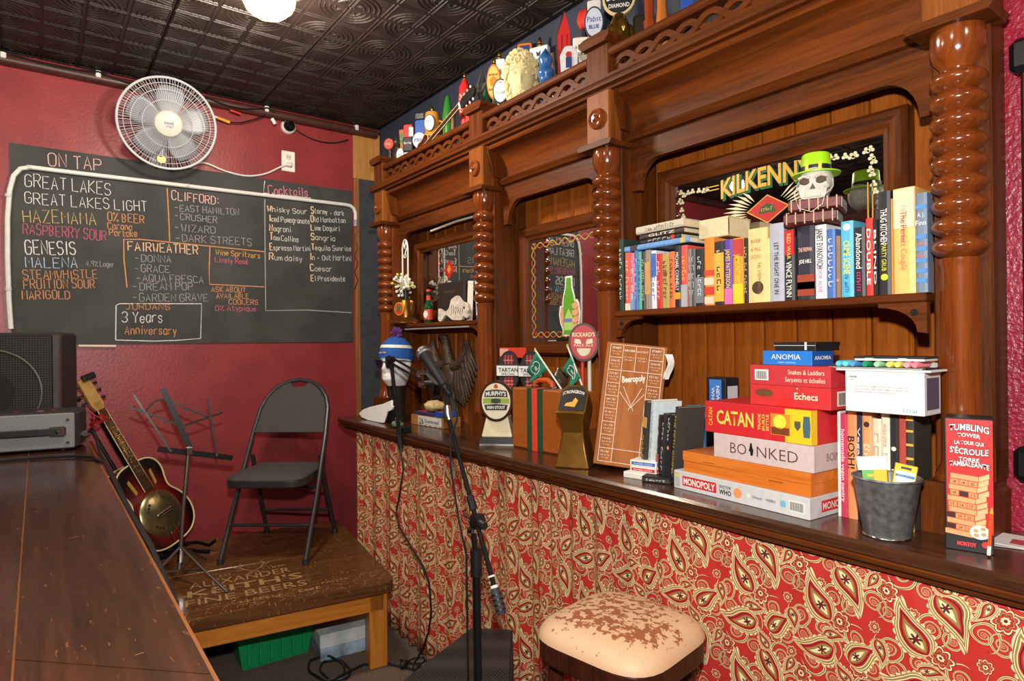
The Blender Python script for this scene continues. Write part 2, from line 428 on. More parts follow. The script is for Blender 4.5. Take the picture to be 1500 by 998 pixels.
# ---------------------------------------------------------------- ceiling lights
M_GLOW = mat('amber_glass', (255, 196, 110), 0.3, var=0.08, nscale=14, emit=3.0)
M_HOLD = mat('lamp_holder', (150, 120, 70), 0.35, 0.8, var=0.1)
lampnames = ['amber glass bowl ceiling light glowing above the stage', 'amber glass bowl ceiling light near the far end of the left wall', 'added fill lamp in an amber glass bowl over the middle of the room', 'added fill lamp in an amber glass bowl by the right-hand wall']
def bowl():
    prof = [(0.001, -0.17), (0.03, -0.168), (0.062, -0.155), (0.088, -0.13), (0.102, -0.10), (0.106, -0.07), (0.098, -0.05), (0.075, -0.03), (0.06, -0.02)]
    b = MB(); b.lathe(prof, seg=32, cap=False)
    b.v = [(x*(1+0.03*math.cos(8*math.atan2(y, x))), y*(1+0.03*math.cos(8*math.atan2(y, x))), z) for x, y, z in b.v]
    return b
for k, (x, y) in enumerate(CEIL_LAMPS):
    t = empty('ceiling_light', (x, y, ZC-0.004), label=lampnames[k], cat='ceiling light', group='amber glass ceiling lights')
    MB().lathe([(0.001, 0), (0.075, 0), (0.075, -0.012), (0.064, -0.024), (0.001, -0.024)], seg=24).build('holder', M_HOLD, t)
    bowl().build('glass_bowl', M_GLOW, t, 60)
    if k: t.scale = (0.45, 0.45, 0.45)
    lamp('ceiling_bulb', 'POINT', (x, y, ZC-0.24), 46 if k == 0 else 16, (1.0, 0.9, 0.76), 0.10 if k == 0 else 0.05)  # the last two bulbs are unseen extras that even out the room light
# small white smoke sensor tag on the ceiling
tag(MB().rbox(-2.30, -2.215, 1.26, 1.285, 2.953, 2.966, 0.003).build('ceiling_sensor', paint(WHITE)), 'small white plastic sensor stuck on the dark tin ceiling', 'sensor')

# ================================================================= PAISLEY FABRIC
class NT:
    def __init__(s, nt): s.nt = nt
    def n(s, t): return s.nt.nodes.new(t)
    def set(s, sock, v):
        if isinstance(v, (int, float)): sock.default_value = v
        else: s.nt.links.new(v, sock)
    def m(s, op, a, b=None, c=None):
        q = s.n('ShaderNodeMath'); q.operation = op
        for i, v in enumerate((a, b, c)):
            if v is not None: s.set(q.inputs[i], v)
        return q.outputs[0]
def motif_group(kind):
    g = bpy.data.node_groups.new('motif_'+kind, 'ShaderNodeTree')
    for nm in ('U', 'V', 'CX', 'CY', 'Rot', 'Size', 'TX', 'TY'):
        g.interface.new_socket(nm, in_out='INPUT', socket_type='NodeSocketFloat')
    g.interface.new_socket('Color', in_out='OUTPUT', socket_type='NodeSocketColor')
    g.interface.new_socket('Mask', in_out='OUTPUT', socket_type='NodeSocketFloat')
    N = NT(g); gi = N.n('NodeGroupInput'); go = N.n('NodeGroupOutput'); I = gi.outputs; m = N.m
    hx = m('MULTIPLY', I['TX'], 0.5); hy = m('MULTIPLY', I['TY'], 0.5)
    px = m('WRAP', m('SUBTRACT', I['U'], I['CX']), hx, m('MULTIPLY', hx, -1.0))
    py = m('WRAP', m('SUBTRACT', I['V'], I['CY']), hy, m('MULTIPLY', hy, -1.0))
    c = m('COSINE', I['Rot']); sn = m('SINE', I['Rot'])
    x = m('DIVIDE', m('ADD', m('MULTIPLY', px, c), m('MULTIPLY', py, sn)), I['Size'])
    y = m('DIVIDE', m('SUBTRACT', m('MULTIPLY', py, c), m('MULTIPLY', px, sn)), I['Size'])
    rp = N.n('ShaderNodeValToRGB'); rp.color_ramp.interpolation = 'CONSTANT'
    def ramp(stops):
        cr = rp.color_ramp
        while len(cr.elements) > 1: cr.elements.remove(cr.elements[-1])
        cr.elements[0].position = stops[0][0]; cr.elements[0].color = lin(stops[0][1])
        for p, col in stops[1:]:
            e = cr.elements.new(p); e.color = lin(col)
    CR, OL, RD, DK, TN = (236, 216, 166), (146, 130, 70), (186, 44, 38), (92, 26, 28), (206, 170, 112)
    if kind == 'paisley':
        yp = m('MAXIMUM', m('ADD', y, 0.25), 0.0)
        xb = m('SUBTRACT', x, m('MULTIPLY', m('MULTIPLY', yp, yp), 0.42))
        s1 = m('SQRT', m('MAXIMUM', m('SUBTRACT', 1.0, m('MULTIPLY', y, y)), 0.0))
        s2 = m('POWER', m('MAXIMUM', m('MULTIPLY', m('SUBTRACT', 1.0, y), 0.5), 0.0), 0.7)
        wd = m('MULTIPLY', m('MULTIPLY', s1, s2), 0.82)
        d = m('SUBTRACT', m('ABSOLUTE', xb), wd)
        th = m('ARCTAN2', xb, m('ADD', y, 0.35))
        sc = m('MULTIPLY', m('ABSOLUTE', m('SINE', m('MULTIPLY', th, 9.0))), 0.11)
        inb = m('LESS_THAN', m('ABSOLUTE', y), 1.0)
        mask = m('MULTIPLY', m('LESS_THAN', d, m('ADD', sc, 0.02)), inb)
        # inner flower
        yy = m('ADD', y, 0.42); r = m('SQRT', m('ADD', m('MULTIPLY', xb, xb), m('MULTIPLY', yy, yy)))
        pet = m('LESS_THAN', r, m('ADD', 0.15, m('MULTIPLY', m('COSINE', m('MULTIPLY', m('ARCTAN2', xb, yy), 6.0)), 0.07)))
        fac = m('ADD', m('MULTIPLY', d, 1.0), 0.75)
        fac = m('ADD', m('MULTIPLY', fac, m('SUBTRACT', 1.0, pet)), 0.0)
        ramp([(0.0, DK), (0.05, CR), (0.30, OL), (0.40, RD), (0.47, DK), (0.52, RD), (0.58, CR), (0.62, OL), (0.695, CR), (0.735, DK), (0.765, TN), (0.80, CR)])
    elif kind == 'curl':
        r = m('SQRT', m('ADD', m('MULTIPLY', x, x), m('MULTIPLY', y, y)))
        th = m('DIVIDE', m('ARCTAN2', y, x), 2*math.pi)
        ph = m('FRACT', m('ADD', m('MULTIPLY', m('LOGARITHM', m('MAXIMUM', r, 0.01), 2.0), 0.95), th))
        d = m('ABSOLUTE', m('SUBTRACT', ph, 0.5))
        wdt = 0.19
        mask = m('MULTIPLY', m('LESS_THAN', d, wdt), m('LESS_THAN', r, 1.0))
        fac = m('MULTIPLY', d, 4.7)
        ramp([(0.0, OL), (0.38, CR), (0.70, DK)])
    else:
        r = m('SQRT', m('ADD', m('MULTIPLY', x, x), m('MULTIPLY', y, y)))
        th = m('ARCTAN2', y, x)
        lim = m('ADD', 0.74, m('MULTIPLY', m('ABSOLUTE', m('COSINE', m('MULTIPLY', th, 4.0))), 0.26))
        q = m('DIVIDE', r, lim); mask = m('LESS_THAN', q, 1.0); fac = m('MULTIPLY', q, 1.0)
        ramp([(0.0, DK), (0.14, CR), (0.30, RD), (0.46, DK), (0.52, OL), (0.62, RD), (0.80, CR), (0.92, DK)])
    N.set(rp.inputs['Fac'], fac); g.links.new(rp.outputs['Color'], go.inputs['Color']); g.links.new(mask, go.inputs['Mask'])
    return g
def paisley_material():
    m = bpy.data.materials.new('paisley_fabric'); m.use_nodes = True; nt = m.node_tree; N = NT(nt); b = nt.nodes['Principled BSDF']
    uv = N.n('ShaderNodeUVMap'); uv.uv_map = 'UVMap'
    nz = N.n('ShaderNodeTexNoise'); nz.inputs['Scale'].default_value = 9.0; nt.links.new(uv.outputs['UV'], nz.inputs['Vector'])
    sp = N.n('ShaderNodeSeparateXYZ'); nt.links.new(uv.outputs['UV'], sp.inputs[0])
    sp2 = N.n('ShaderNodeSeparateColor'); nt.links.new(nz.outputs['Color'], sp2.inputs[0])
    U = N.m('ADD', sp.outputs[0], N.m('MULTIPLY', sp2.outputs[0], 0.03)); V = N.m('ADD', sp.outputs[1], N.m('MULTIPLY', sp2.outputs[1], 0.03))
    G = {k: motif_group(k) for k in ('paisley', 'curl', 'flower')}
    TX, TY = 0.205, 0.27
    L = [('curl', .02, .03, .3, .034), ('curl', .10, .10, 2.2, .038), ('curl', .17, .18, 4.0, .034), ('curl', .05, .20, 1.1, .032), ('curl', .15, .02, 5.0, .03), ('curl', .09, .245, 3.2, .03), ('curl', .195, .115, 2.6, .03), ('curl', .125, .165, 0.6, .024),
         ('flower', .115, .045, 0, .026), ('flower', .02, .155, .4, .027), ('flower', .155, .225, .2, .022), ('flower', .07, .125, .3, .014), ('flower', .19, .06, 0, .014),
         ('curl', .075, .015, 1.9, .026), ('curl', .14, .085, 3.9, .024), ('curl', .02, .105, 5.4, .024), ('curl', .185, .24, .9, .024), ('curl', .03, .255, 2.7, .024), ('curl', .095, .175, 4.6, .02), ('flower', .13, .11, .2, .012), ('flower', .085, .06, .1, .011), ('flower', .2, .2, .5, .015), ('flower', .09, .21, .2, .010),
         ('paisley', .195, .16, 2.9, .026), ('paisley', .1, .01, -1.2, .028), ('paisley', .055, .085, .7, .058), ('paisley', .15, .135, -2.4, .055), ('paisley', .055, .225, 2.0, .05), ('paisley', .165, .265, -.7, .046), ('paisley', .005, .01, 3.6, .03), ('paisley', .115, .2, 1.0, .028)]
    col = None
    base = N.n('ShaderNodeRGB'); base.outputs[0].default_value = lin((186, 46, 38)); col = base.outputs[0]
    for k, cx, cy, ro, sz in L:
        q = N.n('ShaderNodeGroup'); q.node_tree = G[k]
        nt.links.new(U, q.inputs['U']); nt.links.new(V, q.inputs['V'])
        for nm, vv in (('CX', cx), ('CY', cy), ('Rot', ro), ('Size', sz), ('TX', TX), ('TY', TY)): q.inputs[nm].default_value = vv
        mx = N.n('ShaderNodeMix'); mx.data_type = 'RGBA'
        nt.links.new(q.outputs['Mask'], mx.inputs[0]); nt.links.new(col, mx.inputs[6]); nt.links.new(q.outputs['Color'], mx.inputs[7])
        col = mx.outputs[2]
    nt.links.new(col, b.inputs['Base Color']); b.inputs['Roughness'].default_value = 0.75; b.inputs['Specular IOR Level'].default_value = 0.25
    return m
M_PAISLEY = paisley_material()
def curtain():
    x0, x1, zb, zt = -3.485, -0.15, 0.01, 1.016
    nx, nz = 900, 10
    xs = [x0+(x1-x0)*i/nx for i in range(nx+1)]
    def off(x, t):
        g = 1.0 if x < -2.1 else max(0.12, 1-(x+2.1)/1.1)
        a = 0.012*math.sin(x*55+1.3*math.sin(x*7))+0.008*math.sin(x*101+2*math.sin(x*11))
        b = 0.006*math.sin(x*9.0)
        return (a*g*(0.75+0.5*t)+b)
    vs_ = []; uvs = []
    sc = []
    acc = 0; prev = None
    for x in xs:
        y = off(x, 0.5)
        if prev: acc += math.hypot(x-prev[0], y-prev[1])*(1.18 if x < -1.6 else 1.0)
        prev = (x, y); sc.append(acc)
    for j in range(nz+1):
        t = j/nz
        for i, x in enumerate(xs):
            vs_.append((x, 1.478-off(x, 1-t), zb+(zt-zb)*t)); uvs.append((sc[i], (zt-zb)*t))
    b = MB(); b.add(vs_, [(j*(nx+1)+i, j*(nx+1)+i+1, (j+1)*(nx+1)+i+1, (j+1)*(nx+1)+i) for j in range(nz) for i in range(nx)])
    o = b.build('curtain', M_PAISLEY, None, 80, fix=False)
    uvl = o.data.uv_layers.new(name='UVMap')
    for lp in o.data.loops: uvl.data[lp.index].uv = uvs[lp.vertex_index]
    md = o.modifiers.new('thickness', 'SOLIDIFY'); md.thickness = 0.002
    return tag(o, 'red paisley fabric curtain gathered along the front of the bar counter', 'curtain')
curtain()
# counter
ct = empty('bar_counter', (0, 0, 0), label='dark wooden bar counter with moulded front edge above the paisley curtain', cat='counter')
MB().rbox(-3.60, -0.1, 1.415, 1.76, 1.04, 1.07, 0.008).build('counter_top', WCT, ct)
MB().box(-3.56, -0.49, 1.755, 1.888, 1.04, 1.07).build('rear_board', WCT, ct)
prof = [(1.43, 1.04), (1.424, 1.034), (1.426, 1.026), (1.436, 1.02), (1.447, 1.016), (1.45, 1.006), (1.462, 1.0), (1.5, 1.0), (1.5, 1.04)]
MB().prism(prof, 'x', -3.575, -0.1).build('edge_moulding', WX, ct, 25)
MB().box(-3.55, -0.1, 1.53, 1.58, 0.0, 1.04).build('base_panel', WZ, ct)
# ================================================================= BACK BAR
bb = empty('back_bar', (0, 0, 0), label='carved dark wooden back bar with turned columns and fretwork gallery', cat='bar')
CX = [-3.43, -2.40, -1.612, -0.52]
PF = 1.675
colprof = [(0.001, 1.185), (0.052, 1.185), (0.052, 1.197), (0.047, 1.203), (0.046, 1.212), (0.041, 1.22), (0.0395, 1.24), (0.0385, 1.66), (0.042, 1.675), (0.043, 1.685)]
nb = 9; z0 = 1.688; hb = 0.0468
for k in range(nb):
    for t in range(0, 9):
        a = t/8
        if t == 8 and k < nb-1: continue
        colprof.append((0.0325+0.0235*math.sin(math.pi*a)**0.78, z0+hb*(k+a)))
zt = z0+hb*nb
colprof += [(0.036, zt+0.008), (0.046, zt+0.022), (0.053, zt+0.042), (0.054, zt+0.075), (0.053, zt+0.088), (0.001, zt+0.088)]
ZCOLTOP = zt+0.088
ped = [(-0.062, 1.0702), (0.062, 1.0702), (0.062, 1.162), (0.054, 1.170), (0.054, 1.185), (-0.054, 1.185), (-0.054, 1.170), (-0.062, 1.162)]
CM = MB().lathe(colprof, seg=28).mesh('column', WC, 40)
for i, x in enumerate(CX):
    inst('column', CM, bb, (x, 1.662, 0))
    MB().prism([(x+a, b) for a, b in ped], 'y', 1.60, 1.888).build('pedestal', WZ, bb)
    MB().rbox(x-0.058, x+0.058, PF, 1.888, 1.185, 2.41, 0.004).build('pier', WZ, bb)
    MB().prism([(x-0.078, ZCOLTOP), (x+0.078, ZCOLTOP), (x+0.086, ZCOLTOP+0.014), (x+0.072, ZCOLTOP+0.02), (x-0.072, ZCOLTOP+0.02), (x-0.086, ZCOLTOP+0.014)], 'y', 1.592, 1.702).build('abacus', WX, bb)
    MB().rbox(x-0.057, x+0.057, 1.615, PF+0.002, ZCOLTOP+0.02, 2.40, 0.004).build('frieze_block', wood('block_wood', (104, 54, 20), (150, 84, 34), 'z'), bb)
    ro = MB().lathe([(0.001, 0.026), (0.006, 0.026), (0.011, 0.02), (0.013, 0.014), (0.02, 0.012), (0.027, 0.016), (0.034, 0.014), (0.037, 0.006), (0.038, 0.0), (0.001, 0.0)], seg=28, axis='y').build('rosette', WC, bb, 40, loc=(x, 1.616, 2.305))
    MB().rbox(x-0.055, x+0.055, 1.615, 1.70, 2.44, 2.565, 0.003).build('gallery_post', WZ, bb)
    MB().prism([(x-0.058, 2.562), (x+0.058, 2.562), (x+0.076, 2.58), (x+0.076, 2.592), (x+0.05, 2.6), (x-0.05, 2.6), (x-0.076, 2.592), (x-0.076, 2.58)], 'y', 1.595, 1.718).build('post_cap', WX, bb)
# crown and deck over everything
crown = [(1.64, 2.40), (1.625, 2.40), (1.622, 2.408), (1.606, 2.414), (1.604, 2.426), (1.60, 2.432), (1.60, 2.442), (1.888, 2.442), (1.888, 2.40)]
MB().prism(crown, 'x', CX[0]-0.10, CX[3]+0.10).build('crown_moulding', WX, bb, 25)
def arch(xl, xr):
    ft, rr, z1, z2, zt_ = 0.042, 0.085, 2.045, 2.148, 2.236
    P = [(xl, zt_), (xl, z1), (xl+ft, z1)]
    for k in range(9):
        a = math.pi/2*k/8
        P.append((xl+ft+rr*(1-math.cos(a)), z1+(z2-z1)*math.sin(a)))
    Q = [(xl+xr-x, z) for x, z in P[::-1]]
    return P+Q
bays = [(CX[k]+0.058, CX[k+1]-0.058) for k in range(3)]
for bi, (xl, xr) in enumerate(bays):
    MB().prism(arch(xl, xr), 'y', 1.722, 1.745).build('arch_apron', WX, bb)
    MB().prism([(1.70, 2.236), (1.694, 2.243), (1.702, 2.252), (1.712, 2.258), (1.76, 2.258), (1.76, 2.222), (1.722, 2.222), (1.706, 2.226)], 'x', xl, xr).build('apron_moulding', WX, bb, 25)
    cov = []
    for k in range(9):
        a = math.pi/2*k/8
        cov.append((1.735-0.085*(1-math.cos(a))-0.0, 2.258+0.118*math.sin(a)))
    cov += [(1.643, 2.378), (1.638, 2.386), (1.643, 2.40), (1.78, 2.40), (1.78, 2.258)]
    MB().prism(cov, 'x', xl, xr).build('cove_frieze', wood('frieze_wood', (76, 36, 12), (126, 62, 18), 'x'), bb, 25)
    for s in (0, 1):   # mitred end slips of the cove
        xa = xl if s == 0 else xr-0.012
        MB().prism([(1.638, 2.40), (1.638, 2.375), (1.668, 2.262), (1.70, 2.258), (1.74, 2.258), (1.74, 2.40)], 'x', xa, xa+0.012).build('cove_end', WZ, bb)
    # gallery
    gl, gr = CX[bi]+0.056, CX[bi+1]-0.056
    MB().prism([(1.622, 2.516), (1.616, 2.522), (1.616, 2.536), (1.622, 2.545), (1.668, 2.545), (1.672, 2.516)], 'x', gl, gr).build('gallery_rail', WX, bb, 25)
    MB().rbox(gl, gr, 1.630, 1.662, 2.4415, 2.454, 0.002).build('gallery_foot', WX, bb)
    n = max(6, round((gr-gl)/0.088)); st = (gr-gl-0.02)/n; zm = 2.485; A = 0.0215; tw = 0.0100
    for s in (-1, 1):
        up, dn = [], []
        for k in range(n*8+1):
            x = gl+0.01+st*k/8; ph = 2*math.pi*k/16
            zc = zm+s*A*math.sin(ph); sl = s*A*math.cos(ph)*2*math.pi/16/(st/8); q = math.sqrt(1+sl*sl)
            up.append((x, zc+tw*q)); dn.append((x, zc-tw*q))
        m = MB()
        for k in range(n*8):
            a, b, c, d = up[k], up[k+1], dn[k+1], dn[k]
            y0, y1 = (1.636, 1.650) if s > 0 else (1.640, 1.654)
            vs_ = [(p[0], y, p[1]) for y in (y0, y1) for p in (a, b, c, d)]
            fs = [(0, 1, 2, 3), (7, 6, 5, 4), (0, 4, 5, 1), (3, 2, 6, 7)]
            if k == 0: fs.append((0, 3, 7, 4))
            if k == n*8-1: fs.append((1, 5, 6, 2))
            m.add(vs_, fs)
        m.build('fret_band', WX, bb, 50)
    for k in range(n):   # bosses between the crossings, each with its own tie to rail and foot
        x = gl+0.01+st*(k+0.5)
        MB().rbox(x-0.006, x+0.006, 1.641, 1.653, zm+0.02, 2.518, 0.001).build('fret_tie', WX, bb, 0); MB().rbox(x-0.006, x+0.006, 1.641, 1.653, 2.452, zm-0.02, 0.001).build('fret_tie', WX, bb, 0)
    # tongue-and-groove planks
    np_ = round((xr-xl)/0.104); pw = (xr-xl)/np_
    PM = MB().prism([(0.002, 1.861), (0.008, 1.854), (pw-0.014, 1.854), (pw-0.012, 1.860), (pw-0.009, 1.855), (pw-0.005, 1.855), (pw-0.002, 1.861), (pw-0.002, 1.887), (0.002, 1.887)], 'z', 1.07, 2.42).mesh('plank', WP, 0)
    for k in range(np_): inst('plank', PM, bb, (xl+pw*k, 0, 0))
MB().box(CX[0]-0.10, CX[3]+0.10, 1.642, 1.887, 2.4425, 2.446).build('deck', WX, bb)
# shelves with brackets
def shelf(xl, xr, yf, z, hole=False):
    MB().rbox(xl, xr, yf, 1.853, z-0.02, z, 0.003).build('shelf', WX, bb)
    for s in (1, -1):
        xe = xr if s == 1 else xl
        P = [(xe, z-0.021), (xe-s*0.105, z-0.021)]
        for k in range(7):
            a = math.pi/2*k/6
            P.append((xe-s*(0.105-0.085*math.sin(a)), z-0.031-0.06*(1-math.cos(a))))
        P += [(xe, z-0.094)]
        br = MB().prism(P, 'y', yf+0.006, yf+0.026).build('bracket', WX, bb)
        MB().lathe([(0.001, 0.003), (0.0085, 0.003), (0.0085, -0.004), (0.001, -0.004)], seg=12, axis='y').build('peg_hole', mat('hole_black', (8, 7, 6), 0.9, var=0), br, loc=(xe-s*0.026, yf+0.0075, z-0.045))
shelf(-1.553, -0.579, 1.632, 1.612)
shelf(-3.371, -2.459, 1.672, 1.612)

# light strips
tag(MB().tube([(-3.06, 1.756, 2.128), (-2.80, 1.756, 2.14), (-2.55, 1.756, 2.138)], 0.006, 8).build('light_strip', mat('strip_white', (236, 230, 206), 0.4, var=0.1, nscale=80)), 'white light strip tucked under the arch of the left bay', 'light strip')
tag(MB().tube([(-3.25, 1.69, 1.584), (-2.50, 1.69, 1.584)], 0.005, 8).build('light_strip', MATS['strip_white']), 'white light strip fixed below the left shelf', 'light strip')
# ---------------------------------------------------------------- mirrors
def framed_mirror(name, label, xl, xr, zb, zt, fw, y=1.80, paint_=None):
    t = empty(name, ((xl+xr)/2, y, zb), label=label, cat='mirror')
    W = (xr-xl)/2; H = zt-zb
    q = [(0.0, 0.052), (0.0, 0.012), (0.012, 0.0), (fw-0.022, 0.004), (fw-0.012, 0.014), (fw, 0.018), (fw, 0.052)]
    def side(L, rotf, nm):
        m = MB(); n = len(q); vs_ = []
        for s in (-1, 1):
            for a, b in q: vs_.append((s*(L-a), b, a))
        fs = [(i, i+1, n+i+1, n+i) for i in range(n-1)]+[tuple(range(n)), tuple(range(n, 2*n))[::-1]]
        m.add(vs_, fs); m.v = [rotf(p) for p in m.v]; m.build(nm, WX if nm == 'frame_rail' else WZ, t, 25)
    side(W, lambda p: p, 'frame_rail'); side(W, lambda p: (p[0], p[1], H-p[2]), 'frame_rail')
    side(H/2, lambda p: (-W+p[2], p[1], H/2+p[0]), 'frame_stile'); side(H/2, lambda p: (W-p[2], p[1], H/2+p[0]), 'frame_stile')
    MB().box(-W+fw-0.004, W-fw+0.004, 0.026, 0.032, fw-0.004, H-fw+0.004).build('mirror_glass', M_MIRROR, t, 0)
    MB().box(-W+fw-0.004, W-fw+0.004, 0.0325, 0.05, fw-0.004, H-fw+0.004).build('backing_board', M_BLACKP, t, 0)
    return t, W, H, 0.0255
M_GOLD = mat('gold_print', (214, 164, 62), 0.4, 0.2, var=0.12, nscale=60)
M_GREENP = paint((38, 84, 48)); M_REDP = paint((186, 34, 30)); M_CREAMP = paint((226, 214, 170))
def flat(name, polys, m, parent, y, th=0.0008):
    b = MB()
    for P in polys: b.prism(P, 'y', y-th, y)
    return b.build(name, m, parent, 0)
# right-hand mirror: black ground, gold lettering
kt, W, H, gy = framed_mirror('advertising_mirror', 'framed bar mirror with gold lettering and red diamond behind the upper bookshelf', -1.505, -0.680, 1.63, 2.118, 0.062)
cx0 = (-1.505-0.680)/2
def loc(x, z): return (x-cx0, z-1.63)
for off, m_, bd, dy in ((0.006, paint((20, 92, 44)), 0.05, 0.0004), (0.0, M_GOLD, 0.022, 0.0012)):
    a = loc(-1.094+off, 2.008-off)
    fit_text('KILKENNY', 'lettering', m_, kt, (a[0], gy-dy, a[1]), (1, 0, 0.0), (0, 0, 1), 0.062, 0.31, bold=bd, arc=0.012)
dc = loc(-1.083, 1.915)
for s, m_, dy in ((1.0, M_GOLD, 0.0004), (0.92, M_REDP, 0.001)):
    flat('diamond', [[(dc[0]-0.072*s, dc[1]), (dc[0], dc[1]-0.045*s), (dc[0]+0.072*s, dc[1]), (dc[0], dc[1]+0.045*s)]], m_, kt, gy-dy)
flat('emblem', [[(dc[0]-0.03, dc[1]-0.012), (dc[0]+0.03, dc[1]-0.012), (dc[0]+0.022, dc[1]+0.008), (dc[0], dc[1]+0.018), (dc[0]-0.022, dc[1]+0.008)]], M_GREENP, kt, gy-0.0016)
fit_text('~~~~~', 'lettering', M_GOLD, kt, (dc[0], gy-0.0022, dc[1]), h=0.012, width=0.04)
for s in (-1, 1):
    ears = []
    for k in range(11):
        a = rad(-38+k*9); r0, r1 = 0.072, 0.16-0.02*abs(k-5)/5
        c, q = math.cos(a), math.sin(a)
        ears.append([(dc[0]+s*r0*c, dc[1]+r0*q*0.6-0.004), (dc[0]+s*(r0+r1)/2*c+0.004*q, dc[1]+(r0+r1)/2*q*0.6+0.005), (dc[0]+s*r1*c, dc[1]+r1*q*0.6), (dc[0]+s*(r0+r1)/2*c, dc[1]+(r0+r1)/2*q*0.6-0.004)])
    flat('barley_ears', ears, M_CREAMP, kt, gy-0.0002)
GW, GH = W-0.062, H-0.124
lines = []
for k, d in ((0, 0.03), (1, 0.042)):
    lines += [[(-GW+d+0.1, 0.062+GH-d), (-0.165, 0.062+GH-d), (-0.165, 0.062+GH-d-0.003), (-GW+d+0.1, 0.062+GH-d-0.003)], [(0.165, 0.062+GH-d), (GW-d-0.1, 0.062+GH-d), (GW-d-0.1, 0.062+GH-d-0.003), (0.165, 0.062+GH-d-0.003)]]
    for s in (-1, 1):
        lines += [[(s*(GW-d), 0.09), (s*(GW-d), 0.062+GH-0.12), (s*(GW-d-0.003), 0.062+GH-0.12), (s*(GW-d-0.003), 0.09)]]
for q_ in lines: flat('border_line', [q_], M_GOLD, kt, gy-0.0002)
for s in (-1, 1):
    cl = []
    for k in range(13):
        t = k/12
        px, pz = s*(GW-0.032-0.11*max(0, 1-2*t)), 0.062+GH-0.032-0.11*max(0, 2*t-1)
        px += random.uniform(-.008, .008); pz += random.uniform(-.008, .008)
        for a in (90, 210, 330):
            u, v = px+0.0055*math.cos(rad(a)), pz+0.0055*math.sin(rad(a))
            cl.append([(u+0.005*math.cos(2*math.pi*j/6), v+0.005*math.sin(2*math.pi*j/6)) for j in range(6)])
    flat('shamrocks', cl, M_CREAMP, kt, gy-0.0002)
# middle mirror with knotwork border and bottle sticker
mt, W2, H2, gy = framed_mirror('knotwork_mirror', 'framed mirror with Celtic knot border and a beer bottle sticker', -2.334, -1.678, 1.445, 2.035, 0.062)
cx1 = (-2.335-1.678)/2
def knot(parent, horiz, c, L, amp, n):
    for s, m_ in ((1, paint((196, 74, 40))), (-1, paint((196, 160, 60)))):
        P = []
        K = n*12
        up, dn = [], []
        for k in range(K+1):
            t = L*(k/K-0.5); q = s*amp*math.sin(2*math.pi*n/2*k/K)
            up.append((t, q+0.0022)); dn.append((t, q-0.0022))
        polys = [[up[k], up[k+1], dn[k+1], dn[k]] for k in range(K)]
        polys = [[(c[0]+(a if horiz else b), c[1]+(b if horiz else a)) for a, b in p] for p in polys]
        flat('knot_border', polys, m_, parent, gy-(0.0002 if s > 0 else 0.0009), 0.0006)
GW2, GH2 = W2-0.062, H2-0.124
knot(mt, True, (0, 0.062+GH2-0.03), 2*GW2-0.03, 0.012, 12)
knot(mt, True, (0, 0.062+0.03), 2*GW2-0.03, 0.012, 12)
knot(mt, False, (GW2-0.028, H2/2), GH2-0.03, 0.012, 12)
knot(mt, False, (-GW2+0.028, H2/2), GH2-0.03, 0.012, 12)
st = empty('bottle_sticker', (-2.006, 1.8255, 1.524), label='die-cut sticker of a hand holding a green beer bottle', cat='sticker')
def bottle_poly(g):
    P = [(0.034+g, 0.012-g), (0.034+g, 0.15), (0.03+g, 0.175), (0.016+g, 0.215), (0.014+g, 0.255+g)]
    return P+[(-x, z) for x, z in P[::-1]]
def hand_poly(g):
    return [(-0.028-g, 0.135), (-0.05-g, 0.13+g), (-0.058-g, 0.10), (-0.05-g, 0.06), (-0.03-g, 0.03-g), (0.03+g, 0.02-g), (0.055+g, 0.05), (0.064+g, 0.10), (0.056+g, 0.14+g), (0.045+g, 0.155+g), (0.03, 0.155)]
flat('white_border', [bottle_poly(0.008)], paint(WHITE), st, -0.0002, 0.0005); flat('white_border', [hand_poly(0.007)], paint(WHITE), st, -0.0001, 0.0005)
flat('hand', [hand_poly(0)], paint((224, 160, 120)), st, -0.0008, 0.0006)
flat('bottle', [bottle_poly(0)], paint((96, 168, 44)), st, -0.0016, 0.0006)
flat('bottle_label', [[(-0.03, 0.03), (0.03, 0.03), (0.03, 0.075), (0.0, 0.125), (-0.03, 0.075)]], paint((176, 214, 120)), st, -0.0022, 0.0006)
flat('label_band', [[(-0.033, 0.065), (0.033, 0.065), (0.033, 0.08), (-0.033, 0.08)]], paint((120, 130, 190)), st, -0.0028, 0.0006)
for k in range(4):
    z = 0.135-0.03*k
    flat('finger', [[(0.024, z-0.012), (0.05, z-0.014), (0.062, z-0.004), (0.05, z+0.01), (0.022, z+0.008)]], paint((232, 172, 132)), st, -0.0028-0.0005*k, 0.0008)
# left mirror with a red diamond
lt, W3, H3, gy = framed_mirror('diamond_mirror', 'framed mirror with a small red diamond print above the left shelf', -3.355, -2.475, 1.63, 2.10, 0.062)
cx2 = (-3.355-2.475)/2
flat('diamond', [[(-2.984-cx2-0.055, 0.28), (-2.984-cx2, 0.225), (-2.984-cx2+0.055, 0.28), (-2.984-cx2, 0.335)]], M_REDP, lt, gy-0.0003)
flat('diamond_heart', [[(-2.984-cx2-0.02, 0.28), (-2.984-cx2, 0.255), (-2.984-cx2+0.02, 0.28), (-2.984-cx2, 0.305)]], M_GOLD, lt, gy-0.001)
# ================================================================= LEFT WALL
M_CHALK = mat('chalkboard_black', (60, 60, 58), 0.75, var=0.3, nscale=5)
def chalk(rgb): 
    return mat('chalk_%02x%02x%02x' % tuple(rgb), rgb, 0.95, var=0.3, nscale=220)
cbd = empty('chalkboard', (XL+0.002, 0, 1.516), label='large black chalkboard drink menu painted with coloured chalk lettering on the red wall', cat='chalkboard')
def wall_z_top(y): return 2.523
MB().box(0.0, 0.006, -0.10, 1.690, 0.0, 1.008).build('board', M_CHALK, cbd, 0)
